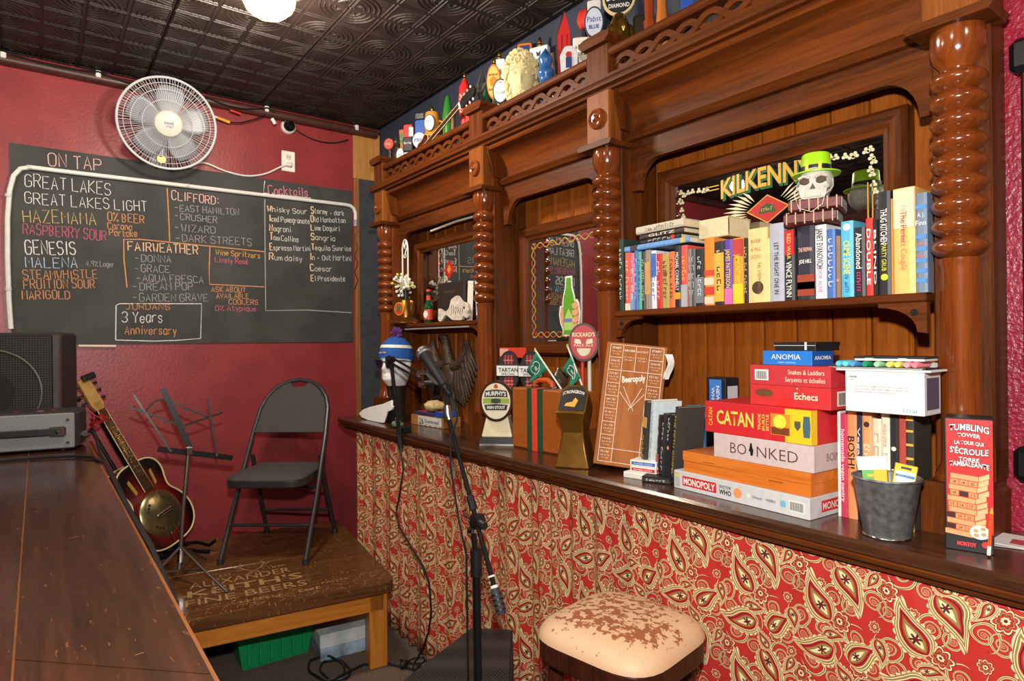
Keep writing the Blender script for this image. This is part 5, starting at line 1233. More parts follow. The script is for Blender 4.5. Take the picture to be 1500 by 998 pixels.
R_ = [  # x0, x1, height, depth, colour, title, title colour, label, extra
 (-1.537, -1.516, 0.250, 0.16, (34, 58, 46), '~~~~~ ~~~~~~', (220, 226, 214), 'tall dark green thin book at the column end of the upper shelf', {}),
 (-1.508, -1.484, 0.200, 0.12, (226, 96, 84), '~~~ ~~~~~~', (240, 200, 180), 'coral red paperback next to the tall dark green book', dict(bands=((0.0, 0.12, (232, 214, 196)),))),
 (-1.4825, -1.467, 0.196, 0.12, (214, 120, 140), '~~~~~', (250, 230, 230), 'pink paperback with blue foot between coral and blue spines', dict(bands=((0.0, 0.3, (120, 160, 206)),))),
 (-1.4655, -1.4515, 0.202, 0.12, (56, 112, 186), '~~~~ ~~~~', (210, 226, 240), 'thin mid blue paperback between pink and teal spines', {}),
 (-1.450, -1.435, 0.197, 0.12, (84, 170, 150), '~~~~~~~', (30, 60, 60), 'thin teal paperback beside the mid blue one', {}),
 (-1.4335, -1.419, 0.195, 0.12, (44, 46, 40), '~~~ ~~~~~ ~~~~~~', (214, 206, 180), 'thin black paperback with pale lettering beside the teal one', {}),
 (-1.4175, -1.394, 0.198, 0.12, (150, 140, 122), '~~~~~~', (216, 160, 90), 'grey tan paperback with orange panel on its spine', dict(bands=((0.25, 0.8, (206, 160, 104)),))),
 (-1.392, -1.371, 0.193, 0.12, (226, 230, 238), '~~~~~~~', (60, 100, 190), 'white spined book with blue cover under the lying stack', dict(bands=((0.55, 0.95, (70, 110, 190)),))),
 (-1.3695, -1.348, 0.180, 0.11, (204, 44, 44), '~~~ ~~~~', (246, 214, 200), 'short bright red paperback under the lying stack', {}),
 (-1.3465, -1.318, 0.178, 0.11, (184, 160, 86), '~~~ ~~~~~', (120, 60, 40), 'short olive gold paperback beside the bright red one', dict(mark=(0.62, (140, 70, 40)))),
 (-1.3165, -1.296, 0.181, 0.11, (226, 112, 60), '~~~~~ ~~~~', (90, 30, 20), 'short orange paperback between olive gold and black spines', {}),
 (-1.2945, -1.272, 0.197, 0.11, (30, 30, 42), 'MICHAEL CONNELLY', (238, 236, 228), 'black paperback with big white author lettering and yellow foot', dict(bands=((0.13, 0.24, (226, 160, 40)),), tz=0.58, tl=0.62)),
 (-1.270, -1.245, 0.195, 0.12, (220, 84, 74), '~~~~~~~', (246, 196, 70), 'red paperback with yellow lettering over a grey foot', dict(bands=((0.0, 0.36, (176, 176, 176)),), tz=0.62, tl=0.4)),
 (-1.2435, -1.231, 0.181, 0.11, (124, 122, 118), '~~~~~', (220, 220, 214), 'thin plain grey paperback', {}),
 (-1.2295, -1.216, 0.179, 0.11, (86, 84, 82), '~~~~~', (220, 220, 214), 'thin dark grey paperback', {}),
 (-1.2145, -1.184, 0.177, 0.11, (34, 34, 36), '~~~ ~~~~~', (216, 220, 224), 'black and white mottled paperback next to the orange swirl spine', dict(bands=((0.05, 0.5, (120, 126, 130)),), th=0.012)),
 (-1.182, -1.148, 0.206, 0.12, (232, 138, 40), None, WHITE, 'orange book with stacked red and cream swirls on its spine', dict(bands=((0.02, 0.13, (240, 206, 176)), (0.16, 0.27, (206, 60, 44)), (0.30, 0.41, (244, 214, 186)), (0.44, 0.52, (214, 70, 50))))),
 (-1.146, -1.113, 0.190, 0.12, (44, 38, 40), '~~~~~ ~~~~~', (238, 200, 120), 'black book with large yellow panel beside the swirl spine', dict(bands=((0.05, 0.82, (232, 176, 60)),), second=('~~~~', (40, 30, 30), 0.4, 0.4, 0.014))),
 (-1.111, -1.085, 0.192, 0.12, (98, 62, 166), 'JAMES PATTERSON', (246, 206, 60), 'purple paperback with yellow lettering', dict(bands=((0.0, 0.24, (228, 110, 180)),), tz=0.55, tl=0.6)),
 (-1.083, -1.049, 0.192, 0.12, (232, 150, 40), 'JAMES PATTERSON', (250, 226, 60), 'orange to yellow paperback beside the purple one', dict(bands=((0.72, 0.98, (196, 60, 60)), (0.0, 0.3, (246, 206, 50))), tz=0.5, tl=0.5)),
 (-1.0465, -1.035, 0.188, 0.12, (36, 34, 30), '~~~~ ~~~ ~~~~~~', (226, 210, 140), 'thin black book with tiny pale dotted lettering', {}),
 (-1.033, -0.973, 0.211, 0.13, (234, 204, 138), None, K, 'thick cream book about the dodo standing beside the silver spine', dict(mark=(0.2, (70, 56, 40)))),
 (-0.9715, -0.967, 0.177, 0.10, (236, 226, 160), None, K, 'very thin pale yellow booklet', {}),
 (-0.9655, -0.925, 0.216, 0.13, (176, 178, 190), 'LET THE RIGHT ONE IN', (26, 26, 30), 'thick silver book with bold black title lettering', dict(th=0.013, tz=0.42, tl=0.66)),
 (-0.923, -0.8945, 0.193, 0.11, (34, 30, 32), 'VINCE FLYNN', (240, 236, 226), 'black paperback with a red panel at its head', dict(bands=((0.64, 0.99, (210, 30, 44)),), tz=0.3, tl=0.5, second=('RED WAR', (240, 214, 90), 0.76, 0.36, 0.011))),
 (-0.893, -0.888, 0.172, 0.10, (28, 28, 30), None, K, 'very thin black booklet beside the night sky spine', {}),
 (-0.8865, -0.840, 0.196, 0.12, (46, 44, 58), None, WHITE, 'thick dark book with a fiery glow low on its spine', dict(bands=((0.05, 0.34, (160, 66, 44)), (0.14, 0.24, (236, 140, 100))))),
 (-0.838, -0.809, 0.193, 0.12, (226, 224, 224), 'JANET EVANOVICH', (24, 24, 28), 'white book with tall black author lettering', dict(tz=0.68, tl=0.54, second=('LOOK ALIVE', (190, 70, 150), 0.26, 0.36, 0.011))),
 (-0.807, -0.786, 0.178, 0.11, (70, 110, 180), '~~~~~~~', (220, 228, 240), 'mid blue travel paperback beside the white book', {}),
 (-0.7845, -0.773, 0.158, 0.11, (150, 116, 84), None, K, 'short thin brown paperback with a face on its spine', dict(mark=(0.28, (226, 150, 110)))),
 (-0.771, -0.741, 0.192, 0.13, (84, 178, 214), 'CRIME SCENE', (244, 226, 60), 'sky blue book with yellow title lettering', dict(tz=0.52, tl=0.44, mark=(0.92, WHITE), second=('~~~ ~~~~~~', (30, 40, 80), 0.17, 0.24, 0.010))),
 (-0.739, -0.713, 0.172, 0.11, (34, 32, 36), 'Abandoned', (232, 226, 220), 'black paperback with white and pink lettering next to the sky blue book', dict(tz=0.66, tl=0.52, second=('~~~~~~~', (220, 60, 110), 0.2, 0.3, 0.012))),
 (-0.711, -0.695, 0.191, 0.12, (220, 52, 40), 'DOUBLE', (246, 240, 230), 'red narrow spine beside the black cookbook', {}),
 (-0.6935, -0.6835, 0.186, 0.12, (32, 30, 30), 'BLIND', (240, 236, 226), 'narrow black spine between red spine and black cookbook', {}),
 (-0.6815, -0.6545, 0.250, 0.19, (36, 34, 36), 'THUG KITCHEN', (236, 234, 226), 'tall black cookbook with round yellow-green badges', dict(tz=0.66, tl=0.34, mark=(0.17, (206, 216, 50)), second=('PARTY GRUB', (214, 220, 60), 0.36, 0.26, 0.011))),
 (-0.6535, -0.6485, 0.229, 0.18, (206, 140, 60), None, K, 'very thin colourful book beside the tall black cookbook', {}),
 (-0.6475, -0.6015, 0.250, 0.17, (238, 186, 106), 'The Perfect Couple', (226, 120, 80), 'thick peach hardback with pale author lettering', dict(tz=0.5, tl=0.56, th=0.014, bands=((0.62, 0.99, (232, 206, 172)),), second=('Elin Hilderbrand', (150, 150, 130), 0.66, 0.34, 0.011))),
 (-0.600, -0.5765, 0.231, 0.034, (112, 128, 148), None, WHITE, 'blue grey striped hardback against the right pier', dict(bands=((0.1, 0.14, (80, 140, 206)), (0.2, 0.24, (80, 140, 206)), (0.3, 0.34, (80, 140, 206)), (0.42, 0.46, (80, 140, 206)), (0.54, 0.58, (80, 140, 206)), (0.84, 0.88, (80, 140, 206))))),
]
for x0, x1, h, d, c, ti, tc_, lb, ex in R_:
    t = book(x0, SYF, SH, x1-x0, h, d, c, lb, ti, tc_, group=GB, **ex)
    if 'dodo' in lb:
        for s, zz, hh_ in (('RISE', 0.83, .010), ('& FALL', 0.72, .010), ('DODO', 0.62, .010)): fit_text(s, 'spine_title', paint((150, 96, 60)), t, (0.026, -0.0019, h*zz), h=hh_, width=0.03)
        fit_text('NIL STEPHENSON', 'spine_title', paint((150, 96, 60)), t, (0.036, -0.0019, h*0.32), (0, 0, -1), (1, 0, 0), 0.010, h*0.42)
    if 'fiery' in lb:
        fit_text('JOE HILL', 'spine_title', paint(WHITE), t, (0.0233, -0.0025, h*0.52), h=0.010, width=0.034, bold=0.02); fit_text('THE FIREMAN', 'spine_title', paint((226, 180, 160)), t, (0.0233, -0.0025, h*0.68), h=0.011, width=0.037, bold=0.02)
    if 'striped' in lb:
        fit_text('A. J.', 'spine_title', paint(WHITE), t, (0.0118, -0.0025, h*0.78), h=0.010, width=0.014); fit_text('Finn', 'spine_title', paint(WHITE), t, (0.0118, -0.0025, h*0.70), h=0.012, width=0.021)
        fit_text('the Woman', 'spine_title', paint((226, 110, 80)), t, (0.0118, -0.0025, h*0.49), h=0.008, width=0.022); fit_text('in the Window', 'spine_title', paint((226, 110, 80)), t, (0.0118, -0.0025, h*0.37), h=0.007, width=0.023)
# books lying on the row (spine to the front)
def lying(x0, x1, y, z0, z1, d, cover, label, title, tcol, rz=0, bands=()):
    L = x1-x0; th = z1-z0
    t = empty('book', (x0, y, z0), label=label, cat='book', group='paperbacks lying on top of the row', rot=(0, 0, rad(rz)))
    c = 0.002
    MB().box(0.003, L-0.003, 0.003, d-0.002, c, th-c).build('pages', M_PAGES, t, 0)
    MB().prism([(d, 0), (0.002, 0), (-0.001, th*0.25), (-0.001, th*0.75), (0.002, th), (d, th), (d, th-c), (0.004, th-c), (0.004, c), (d, c)], 'x', 0, L).build('cover', paint(cover), t, 0)
    for a, b, col in bands: MB().box(L*a, L*b, -0.0018, 0.002, 0.001, th-0.001).build('spine_band', paint(col), t, 0)
    if title: fit_text(title, 'spine_title', paint(tcol), t, (L*0.52, -0.0019, th/2), h=th*0.5, width=L*0.6, bold=0.01)
    return t
lying(-1.512, -1.234, 1.640, 1.8155, 1.8335, 0.15, (110, 160, 222), 'long light blue book lying across the upper shelf row', '~~~~~~~~', (150, 190, 236), -1.5, ((0.10, 0.22, (60, 60, 70)), (0.88, 0.95, (206, 180, 80))))
lying(-1.447, -1.275, 1.648, 1.8345, 1.850, 0.11, (34, 32, 32), 'black paperback lying just above the light blue book', '~~~~~', WHITE, -1.5, ((0.78, 0.86, (200, 40, 40)),))
lying(-1.447, -1.262, 1.646, 1.851, 1.868, 0.11, (70, 54, 40), 'dark brown paperback with white title lying in the middle of the stack', 'GLITZ', WHITE, -1.5, ((0.0, 0.12, (40, 34, 60)),))
lying(-1.458, -1.255, 1.640, 1.869, 1.894, 0.115, (206, 196, 172), 'thick beige paperback lying on top of the stack', '~~~ ~~~~~~~~~', (120, 104, 84), -1.5)
b_ = lying(-1.230, -1.125, 1.68, 1.825, 1.885, 0.12, (220, 200, 150), 'thick open-edged paperback with cream page block right of the lying stack', None, K, 0)
MB().box(0.0, 0.105, -0.002, 0.004, 0.002, 0.058).build('page_block', M_PAGES, b_, 0)
# leather volumes and the skull
M_LEATH = mat('maroon_leather', (110, 44, 40), 0.5, var=0.25, nscale=60, bump=0.2)
sk = empty('skull_ornament', (-0.853, 1.675, 1.8105), rad(18), 'skull ornament in lime green leprechaun hat on two maroon leather volumes', 'ornament')
for k, (x0, x1, z0, z1) in enumerate(((-0.070, 0.056, 0.0, 0.032), (-0.058, 0.066, 0.0325, 0.066))):
    bk_ = MB().prism([(-0.055+0.01, z0), (-0.062, z0+0.006), (-0.062, z1-0.006), (-0.055+0.01, z1), (0.05, z1), (0.05, z0)], 'x', x0, x1).build('leather_volume', M_LEATH, sk)
    MB().box(x0+0.004, x1+0.002, -0.045, 0.047, z0+0.004, z1-0.004).build('page_edges', mat('grey_pages', (170, 166, 160), 0.9, var=0.3, nscale=200), bk_, 0)
    for j in range(6):
        x = x0+0.008+(x1-x0-0.016)*j/5; MB().rbox(x-0.0015, x+0.0015, -0.0645, -0.055, z0, z1, 0.001).build('spine_rib', paint((206, 180, 150)), bk_, 0)
M_BONE = mat('bone', (206, 200, 186), 0.6, var=0.25, nscale=40, bump=0.3)
def skull_fn(d):
    k = 1.0
    if d.y < 0 and d.z < -0.2: k *= 1-0.14*min(1, (-d.z-0.2)/0.5)
    return k
sb = MB().ellip((0, 0.004, 0.118), (0.043, 0.055, 0.046), 24, 16, skull_fn).build('cranium', M_BONE, sk, 60)
MB().prism(rpoly([(-0.03, 0.066), (0.03, 0.066), (0.036, 0.108), (-0.036, 0.108)], 0.012, 4), 'y', -0.048, 0.0).build('face', M_BONE, sk, 50)
for s in (-1, 1):
    MB().ellip((s*0.019, -0.046, 0.113), (0.0135, 0.006, 0.0105), 14, 10).build('eye_socket', mat('socket_shadow', (92, 76, 60), 0.9, var=0.2), sk)
    MB().tube([(s*0.034, -0.046, 0.122), (s*0.02, -0.053, 0.1255), (s*0.006, -0.053, 0.120)], 0.004, 8).build('brow', M_BONE, sk)
    MB().ellip((s*0.031, -0.04, 0.096), (0.010, 0.012, 0.007), 12, 8).build('cheekbone', M_BONE, sk)
MB().prism([(-0.007, 0.091), (0.007, 0.091), (0.0, 0.107)], 'y', -0.0495, -0.04).build('nose_hole', paint((70, 56, 44)), sk, 0)
for k in range(8):
    x = -0.021+0.006*k; MB().rbox(x-0.0027, x+0.0027, -0.0525, -0.045, 0.070, 0.083, 0.001).build('tooth', paint((226, 220, 200)), sk, 0)
M_LIME = mat('lime_plastic', (168, 226, 24), 0.4, var=0.04)
hat = MB().lathe([(0.001, 0.143), (0.060, 0.137), (0.0605, 0.140), (0.038, 0.147), (0.035, 0.190), (0.033, 0.193), (0.001, 0.193)], (0, 0.004, 0), 28).build('hat', M_LIME, sk, 40)
MB().lathe([(0.0382, 0.147), (0.0375, 0.160)], (0, 0.004, 0), 28, cap=False).build('hat_band', paint((26, 26, 26)), hat, 40)
for x in (-0.016, 0.0, 0.016)[::2]: MB().rbox(x-0.004, x+0.004, -0.0362, -0.033, 0.145, 0.165, 0.001).build('buckle', paint((246, 216, 40)), hat, 0)
MB().tube([(0.042, -0.01, 0.12), (0.046, -0.03, 0.095), (0.03, -0.058, 0.07), (0.025, -0.066, 0.045), (0.0, -0.068, 0.028), (-0.03, -0.067, 0.04), (-0.045, -0.05, 0.08), (-0.042, -0.01, 0.12)], 0.0009, 5).build('chin_elastic', paint(WHITE), sk)

# ---------------------------------------------------------------- lower row of cookbooks behind the bucket
GL_ = 'cookbooks standing on the counter'
LR = [(-0.7640, -0.7555, 0.262, 0.16, (236, 232, 226), None, K, 'thin white spine with green cover beside the stack of games', {}),
 (-0.7540, -0.737, 0.255, 0.16, (196, 56, 86), 'homemade vegan pantry', (246, 220, 226), 'pink red vegan cookbook on the counter', dict(tl=0.7)),
 (-0.7320, -0.706, 0.262, 0.17, (232, 146, 92), 'BOSH!', (40, 24, 20), 'orange cookbook with bold black title on the counter', dict(tz=0.62, tl=0.3, th=0.016)),
 (-0.7045, -0.691, 0.262, 0.16, (44, 50, 74), "Vegan Richa's", (226, 226, 220), 'narrow dark blue cookbook beside the orange one', {}),
 (-0.6890, -0.6625, 0.266, 0.16, (226, 160, 100), '~~~~ ~~~~~', (250, 230, 206), 'peach book with dark figure at the head of its spine', dict(tz=0.5, tl=0.4, mark=(0.88, (60, 40, 36)))),
 (-0.6605, -0.6385, 0.250, 0.16, (240, 214, 190), '~~~ ~~', (200, 140, 110), 'pale pink book behind the metal bucket', {}),
 (-0.6365, -0.615, 0.266, 0.16, (236, 226, 200), 'THE OH SHE GLOWS', (110, 150, 190), 'cream book with pale blue title behind the bucket', dict(tz=0.45, tl=0.4, second=('ANGELA LIDDON', (190, 110, 90), 0.8, 0.2, 0.008))),
 (-0.6130, -0.5925, 0.262, 0.16, (36, 34, 36), 'THUG', (240, 238, 230), 'black cookbook with white badge behind the bucket', dict(mark=(0.7, WHITE), tz=0.42, tl=0.24)),
 (-0.5905, -0.573, 0.285, 0.15, (176, 72, 58), None, K, 'tall worn red leather book beside the yellow ledger', {}),
 (-0.5705, -0.5535, 0.262, 0.15, (62, 58, 50), '~~~~~~ ~~~~~~~', (90, 60, 30), 'yellow and black ledger next to the right pedestal', dict(bands=((0.0, 0.50, (232, 176, 66)), (0.62, 0.64, (232, 176, 66)), (0.74, 0.76, (232, 176, 66)), (0.86, 0.88, (232, 176, 66)), (0.96, 1.0, (232, 176, 66))), tz=0.25, tl=0.4))]
lx = -0.7545
for (x0, x1, h, d, c, ti, tc_, lb, ex), lw in zip(LR, (.007, .015, .022, .011, .022, .019, .018, .017, .015, .016)):
    x0, x1 = lx, lx+lw; lx += lw+0.0009
    book(x0, 1.572, 1.0705, x1-x0, h-0.002, 0.10, c, lb, ti, tc_, group=GL_, **ex)

# ================================================================= BOXES OF GAMES
def gbox(name, label, xr, yf, z0, W, D, H, rz, lid, base=None, lidfrac=1.0, cat='board game'):
    t = empty(name, (xr, yf, z0), rad(rz), label, cat)
    if base and lidfrac < 1:
        MB().rbox(-W+0.0015, -0.0015, 0.0015, D-0.0015, 0, H*(1-lidfrac)+0.001, 0.001).build('tray', base if not isinstance(base, tuple) else paint(base), t, 0)
        MB().rbox(-W, 0, 0, D, H*(1-lidfrac), H, 0.001).build('lid', lid if not isinstance(lid, tuple) else paint(lid), t, 0)
    else:
        MB().rbox(-W, 0, 0, D, 0, H, 0.001).build('carton', lid if not isinstance(lid, tuple) else paint(lid), t, 0)
    return t
def ft(t, s, x, z, h, wd=None, c=WHITE, bold=0.01, arc=0): fit_text(s, 'lettering', paint(c), t, (x, -0.0003, z), h=h, width=wd, bold=bold, arc=arc)
def fp(t, x0, x1, z0, z1, c, name='panel', dy=0.0): MB().box(x0, x1, -0.0006-dy, 0.0, z0, z1).build(name, paint(c), t, 0)
def st_(t, s, y, z, h, wd, c=WHITE): fit_text(s, 'lettering', paint(c), t, (0.0003, y, z), (0, 1, 0), (0, 0, 1), h, wd, bold=0.01)
mo = gbox('board_game_box', 'silver grey board game box with red title panel at the bottom of the stack', -0.776, 1.478, 1.0705, 0.428, 0.262, 0.052, -4, (206, 204, 202))
fp(mo, -0.395, -0.275, 0.012, 0.040, (206, 40, 42)); ft(mo, 'MONOPOLY', -0.335, 0.026, 0.019, 0.112, WHITE, 0.03)
ft(mo, 'DOCTOR', -0.245, 0.034, 0.008, 0.038, (30, 30, 34), 0.02); ft(mo, 'WHO', -0.245, 0.020, 0.013, 0.04, (30, 30, 34), 0.03)
MB().lathe([(0.0005, 0), (0.013, 0), (0.013, 0.0006), (0.0005, 0.0006)], (-0.205, 0, 0.026), 18, 'y').build('badge', paint((236, 150, 90)), mo, 0)
fp(mo, -0.424, -0.406, 0.006, 0.046, (176, 178, 180)); fp(mo, -0.422, -0.408, 0.034, 0.043, (216, 210, 60), 'yellow_tab', 0.0006)
ft(mo, 'USAopoly', -0.145, 0.026, 0.007, 0.03, (90, 90, 96)); fp(mo, -0.176, -0.166, 0.02, 0.03, (226, 226, 200)); ft(mo, 'HASBRO', -0.105, 0.026, 0.007, 0.028, (60, 60, 66)); fp(mo, -0.078, -0.064, 0.018, 0.034, (120, 180, 220))
fp(mo, -0.054, -0.014, 0.012, 0.038, WHITE, 'barcode_label')
for k in range(12): fp(mo, -0.051+0.003*k, -0.0497+0.003*k, 0.015, 0.036, (30, 30, 30), 'barcode_bar', 0.0006)
MB().box(0, 0.0006, 0.05, 0.19, 0.012, 0.040).build('end_panel', paint((206, 40, 42)), mo, 0); st_(mo, 'MONOPOLY', 0.12, 0.026, 0.018, 0.13)
W_BOX = wood('orange_box_wood', (196, 98, 30), (226, 132, 52), 'x', rough=0.3, coat=0.3)
ow = gbox('wooden_game_box', 'flat orange varnished wooden games box in the stack', -0.778, 1.488, 1.123, 0.400, 0.24, 0.0585, -4, W_BOX, W_BOX, 0.48, 'game box')
fp(ow, -0.325, -0.285, 0.0365, 0.0375, (60, 30, 14), 'latch_slot'); fp(ow, -0.115, -0.075, 0.0225, 0.0235, (60, 30, 14), 'latch_slot')
MB().box(-0.33, -0.27, 0.06, 0.16, 0.0585, 0.0592).build('top_label', paint((110, 120, 140)), ow, 0)
bo = gbox('board_game_box', 'pale pink grey party game box with dark title in the stack', -0.772, 1.492, 1.182, 0.292, 0.22, 0.066, -3, (206, 186, 182))
ft(bo, 'BO', -0.212, 0.033, 0.030, 0.05, (96, 44, 48), -0.01); ft(bo, 'NKED', -0.098, 0.033, 0.030, 0.115, (96, 44, 48), -0.01)
MB().prism([(-0.174, 0.018), (-0.168, 0.020), (-0.166, 0.034), (-0.169, 0.040), (-0.171, 0.052), (-0.175, 0.052), (-0.177, 0.040), (-0.180, 0.030), (-0.176, 0.030)], 'y', -0.0006, 0).build('dancer_print', paint((20, 18, 20)), bo, 0); st_(bo, 'BOINKED', 0.11, 0.033, 0.02, 0.11, (150, 110, 110))
ca = gbox('board_game_box', 'red board game box with yellow end and title in the stack', -0.774, 1.490, 1.2485, 0.322, 0.25, 0.086, -4, (206, 38, 44))
fp(ca, -0.072, -0.001, 0.001, 0.085, (240, 196, 34)); fp(ca, -0.112, -0.058, 0.016, 0.070, (226, 140, 40), 'scene_print', 0.0006); fp(ca, -0.110, -0.060, 0.018, 0.036, (120, 60, 30), 'scene_print', 0.0012)
MB().lathe([(0.0005, 0), (0.018, 0), (0.018, 0.0006), (0.0005, 0.0006)], (-0.086, -0.0012, 0.050), 20, 'y').build('sun_print', paint((250, 220, 70)), ca, 0)
ft(ca, 'CATAN', -0.222, 0.046, 0.038, 0.118, (248, 214, 90), 0.02)
fit_text('CATAN', 'lettering', paint((240, 190, 60)), ca, (-0.302, -0.0004, 0.044), (0, 0, 1), (-1, 0, 0), 0.013, 0.05, bold=0.01)
for s, x in (('TRADE', -0.146), ('BUILD', -0.134), ('SETTLE', -0.122)): fit_text(s, 'lettering', paint((248, 214, 90)), ca, (x, -0.0004, 0.044), (0, 0, 1), (-1, 0, 0), 0.008, 0.042, bold=0.01)
MB().prism([(-0.046, 0.056), (-0.030, 0.056), (-0.030, 0.042), (-0.038, 0.032), (-0.046, 0.042)], 'y', -0.0012, 0).build('shield_print', paint((90, 84, 60)), ca, 0)
MB().prism([(-0.022, 0.018), (-0.006, 0.018), (-0.004, 0.044), (-0.006, 0.070), (-0.022, 0.070), (-0.024, 0.044)], 'y', -0.0012, 0).build('crest_print', paint((70, 100, 110)), ca, 0)
MB().box(0, 0.0006, 0.001, 0.02, 0.001, 0.085).build('end_panel', paint((240, 196, 34)), ca, 0)
ec = gbox('board_game_box', 'red chess box with dark oval and script title in the stack', -0.740, 1.512, 1.335, 0.220, 0.22, 0.053, -3, (204, 48, 50))
MB().prism([(-0.178+0.026*math.cos(2*math.pi*k/20), 0.033+0.010*math.sin(2*math.pi*k/20)) for k in range(20)], 'y', -0.0006, 0).build('oval_print', paint((110, 70, 40)), ec, 0)
MB().prism([(-0.12+0.024*math.cos(math.pi*k/14), 0.0015+0.022*math.sin(math.pi*k/14)) for k in range(15)], 'y', -0.0006, 0).build('arc_print', paint((226, 40, 36)), ec, 0)
ft(ec, 'Echecs', -0.062, 0.030, 0.017, 0.062, (246, 226, 190), 0.015); ft(ec, "'", -0.085, 0.045, 0.01, 0.004, (246, 226, 190), 0.02)
MB().box(0, 0.0006, 0.03, 0.09, 0.008, 0.044).build('barcode_label', paint(WHITE), ec, 0)
for k in range(8): MB().box(0, 0.0012, 0.036+0.006*k, 0.039+0.006*k, 0.011, 0.040).build('barcode_bar', paint((30, 30, 30)), ec, 0)
sl = gbox('board_game_box', 'red snakes and ladders box with barcode in the stack', -0.740, 1.512, 1.3885, 0.220, 0.22, 0.051, -3, (194, 52, 58))
fp(sl, -0.205, -0.165, 0.012, 0.040, WHITE, 'barcode_label')
for k in range(10): fp(sl, -0.199+0.003*k, -0.1977+0.003*k, 0.015, 0.036, (30, 30, 30), 'barcode_bar', 0.0006)
ft(sl, 'Snakes & Ladders', -0.062, 0.036, 0.012, 0.095, (246, 226, 190), 0.0); ft(sl, 'Serpents et échelles', -0.065, 0.017, 0.012, 0.105, (246, 226, 190), 0.0); st_(sl, 'S&L', 0.11, 0.026, 0.02, 0.08, (226, 150, 140))
an = gbox('card_game_box', 'small blue card game box near the top of the stack', -0.797, 1.536, 1.440, 0.142, 0.09, 0.037, -6, (36, 120, 206), cat='card game')
ft(an, 'ANOMIA', -0.073, 0.022, 0.014, 0.085, WHITE, 0.0); ft(an, 'PARTY EDITION', -0.07, 0.007, 0.004, 0.05, (180, 214, 240)); st_(an, 'ANOMIA', 0.045, 0.02, 0.010, 0.07)
MB().box(0, 0.0005, 0.001, 0.089, 0.001, 0.036).build('end_panel', paint((24, 80, 160)), an, 0)
bc = gbox('black_case', 'flat black clasped case on top of the blue card box', -0.792, 1.545, 1.4775, 0.122, 0.10, 0.022, -8, (26, 26, 28), (26, 26, 28), 0.4, 'case')
fp(bc, -0.122, 0.0, 0.0125, 0.0140, (200, 200, 200), 'seam_strip'); fp(bc, -0.030, -0.024, 0.002, 0.022, (210, 210, 210), 'clasp', 0.0008)
nb_ = gbox('card_game_box', 'black upright card game box with blue panel behind the red box', -1.207, 1.776, 1.0705, 0.078, 0.065, 0.312, -6, (24, 26, 34), cat='card game')
fp(nb_, -0.066, -0.016, 0.15, 0.306, (64, 126, 206)); fit_text('NEW PHONE', 'lettering', paint(WHITE), nb_, (-0.030, -0.0009, 0.22), (0, 0, -1), (1, 0, 0), 0.013, 0.13, bold=0.02); fit_text('WHO DIS', 'lettering', paint(WHITE), nb_, (-0.050, -0.0009, 0.23), (0, 0, -1), (1, 0, 0), 0.013, 0.10, bold=0.02)
MB().box(0, 0.0006, 0.010, 0.058, 0.21, 0.285).build('end_panel', paint((206, 204, 210)), nb_, 0)
wb = gbox('card_game_box', 'white meme card game box resting on the row of cookbooks', -0.545, 1.524, 1.3375, 0.166, 0.090, 0.094, 0, (230, 226, 222), cat='card game')
ft(wb, 'meme', -0.148, 0.082, 0.006, 0.016, (60, 60, 60), 0.02); ft(wb, 'noun', -0.150, 0.075, 0.004, 0.011, (120, 120, 120)); 
for k, s in enumerate(('a humorous image, video, piece of text, etc', 'that is copied often with slight variations and', 'spread rapidly by internet users.')): ft(wb, s, -0.088+(0 if k < 2 else -0.012), 0.060-0.0065*k, 0.0042, 0.115 if k < 2 else 0.09, (110, 110, 110), 0)
ft(wb, '~~~~~', -0.026, 0.010, 0.007, 0.032, (60, 170, 180), 0.02); MB().box(0, 0.0006, 0.012, 0.08, 0.012, 0.082).build('end_panel', paint((90, 80, 104)), wb, 0)
# marker tray, notebook and tablet on the white box
nt_ = gbox('spiral_notebook', 'white spiral notebook lying on the meme card box', -0.532, 1.522, 1.432, 0.200, 0.095, 0.005, 0, (236, 232, 222), cat='notebook')
MB().tube([(-0.012+0.006*math.cos(k*1.3), 0.002+0.0068*k/3, 0.004+0.006*math.sin(k*1.3)) for k in range(40)], 0.0012, 5).build('spiral', M_BLACKM, nt_)
mt_ = empty('marker_tray', (-0.548, 1.528, 1.4375), rad(0), 'clear tray of coloured round-capped markers on the notebook', 'marker set')
MB().rbox(-0.205, 0, 0, 0.08, 0, 0.003, 0.001).rbox(-0.205, 0, 0.078, 0.08, 0, 0.014, 0.001).build('tray', mat('clear_plastic', (160, 160, 158), 0.2, var=0), mt_, 0)
for k, (x, c) in enumerate(((-0.182, (90, 200, 220)), (-0.166, (100, 206, 214)), (-0.150, (80, 150, 206)), (-0.122, (30, 140, 100)), (-0.096, (160, 206, 160)), (-0.070, (216, 216, 100)), (-0.053, (216, 206, 100)), (-0.034, (236, 150, 160)), (-0.018, (236, 130, 140)))):
    MB().tube([(x, 0.002, 0.0105), (x, 0.006, 0.0105), (x, 0.075, 0.0105)], [0.006, 0.0072, 0.0072], 10).build('marker', paint(c), mt_)
tl_ = gbox('folder', 'thin black and white folder lying on the marker tray', -0.548, 1.538, 1.457, 0.150, 0.075, 0.0105, 0, (40, 38, 40), (226, 226, 224), 0.5, 'folder')
for x in (-0.115, -0.045): fp(tl_, x-0.009, x+0.009, 0.003, 0.0065, WHITE, 'clip')
tl_.location.z = 1.4555

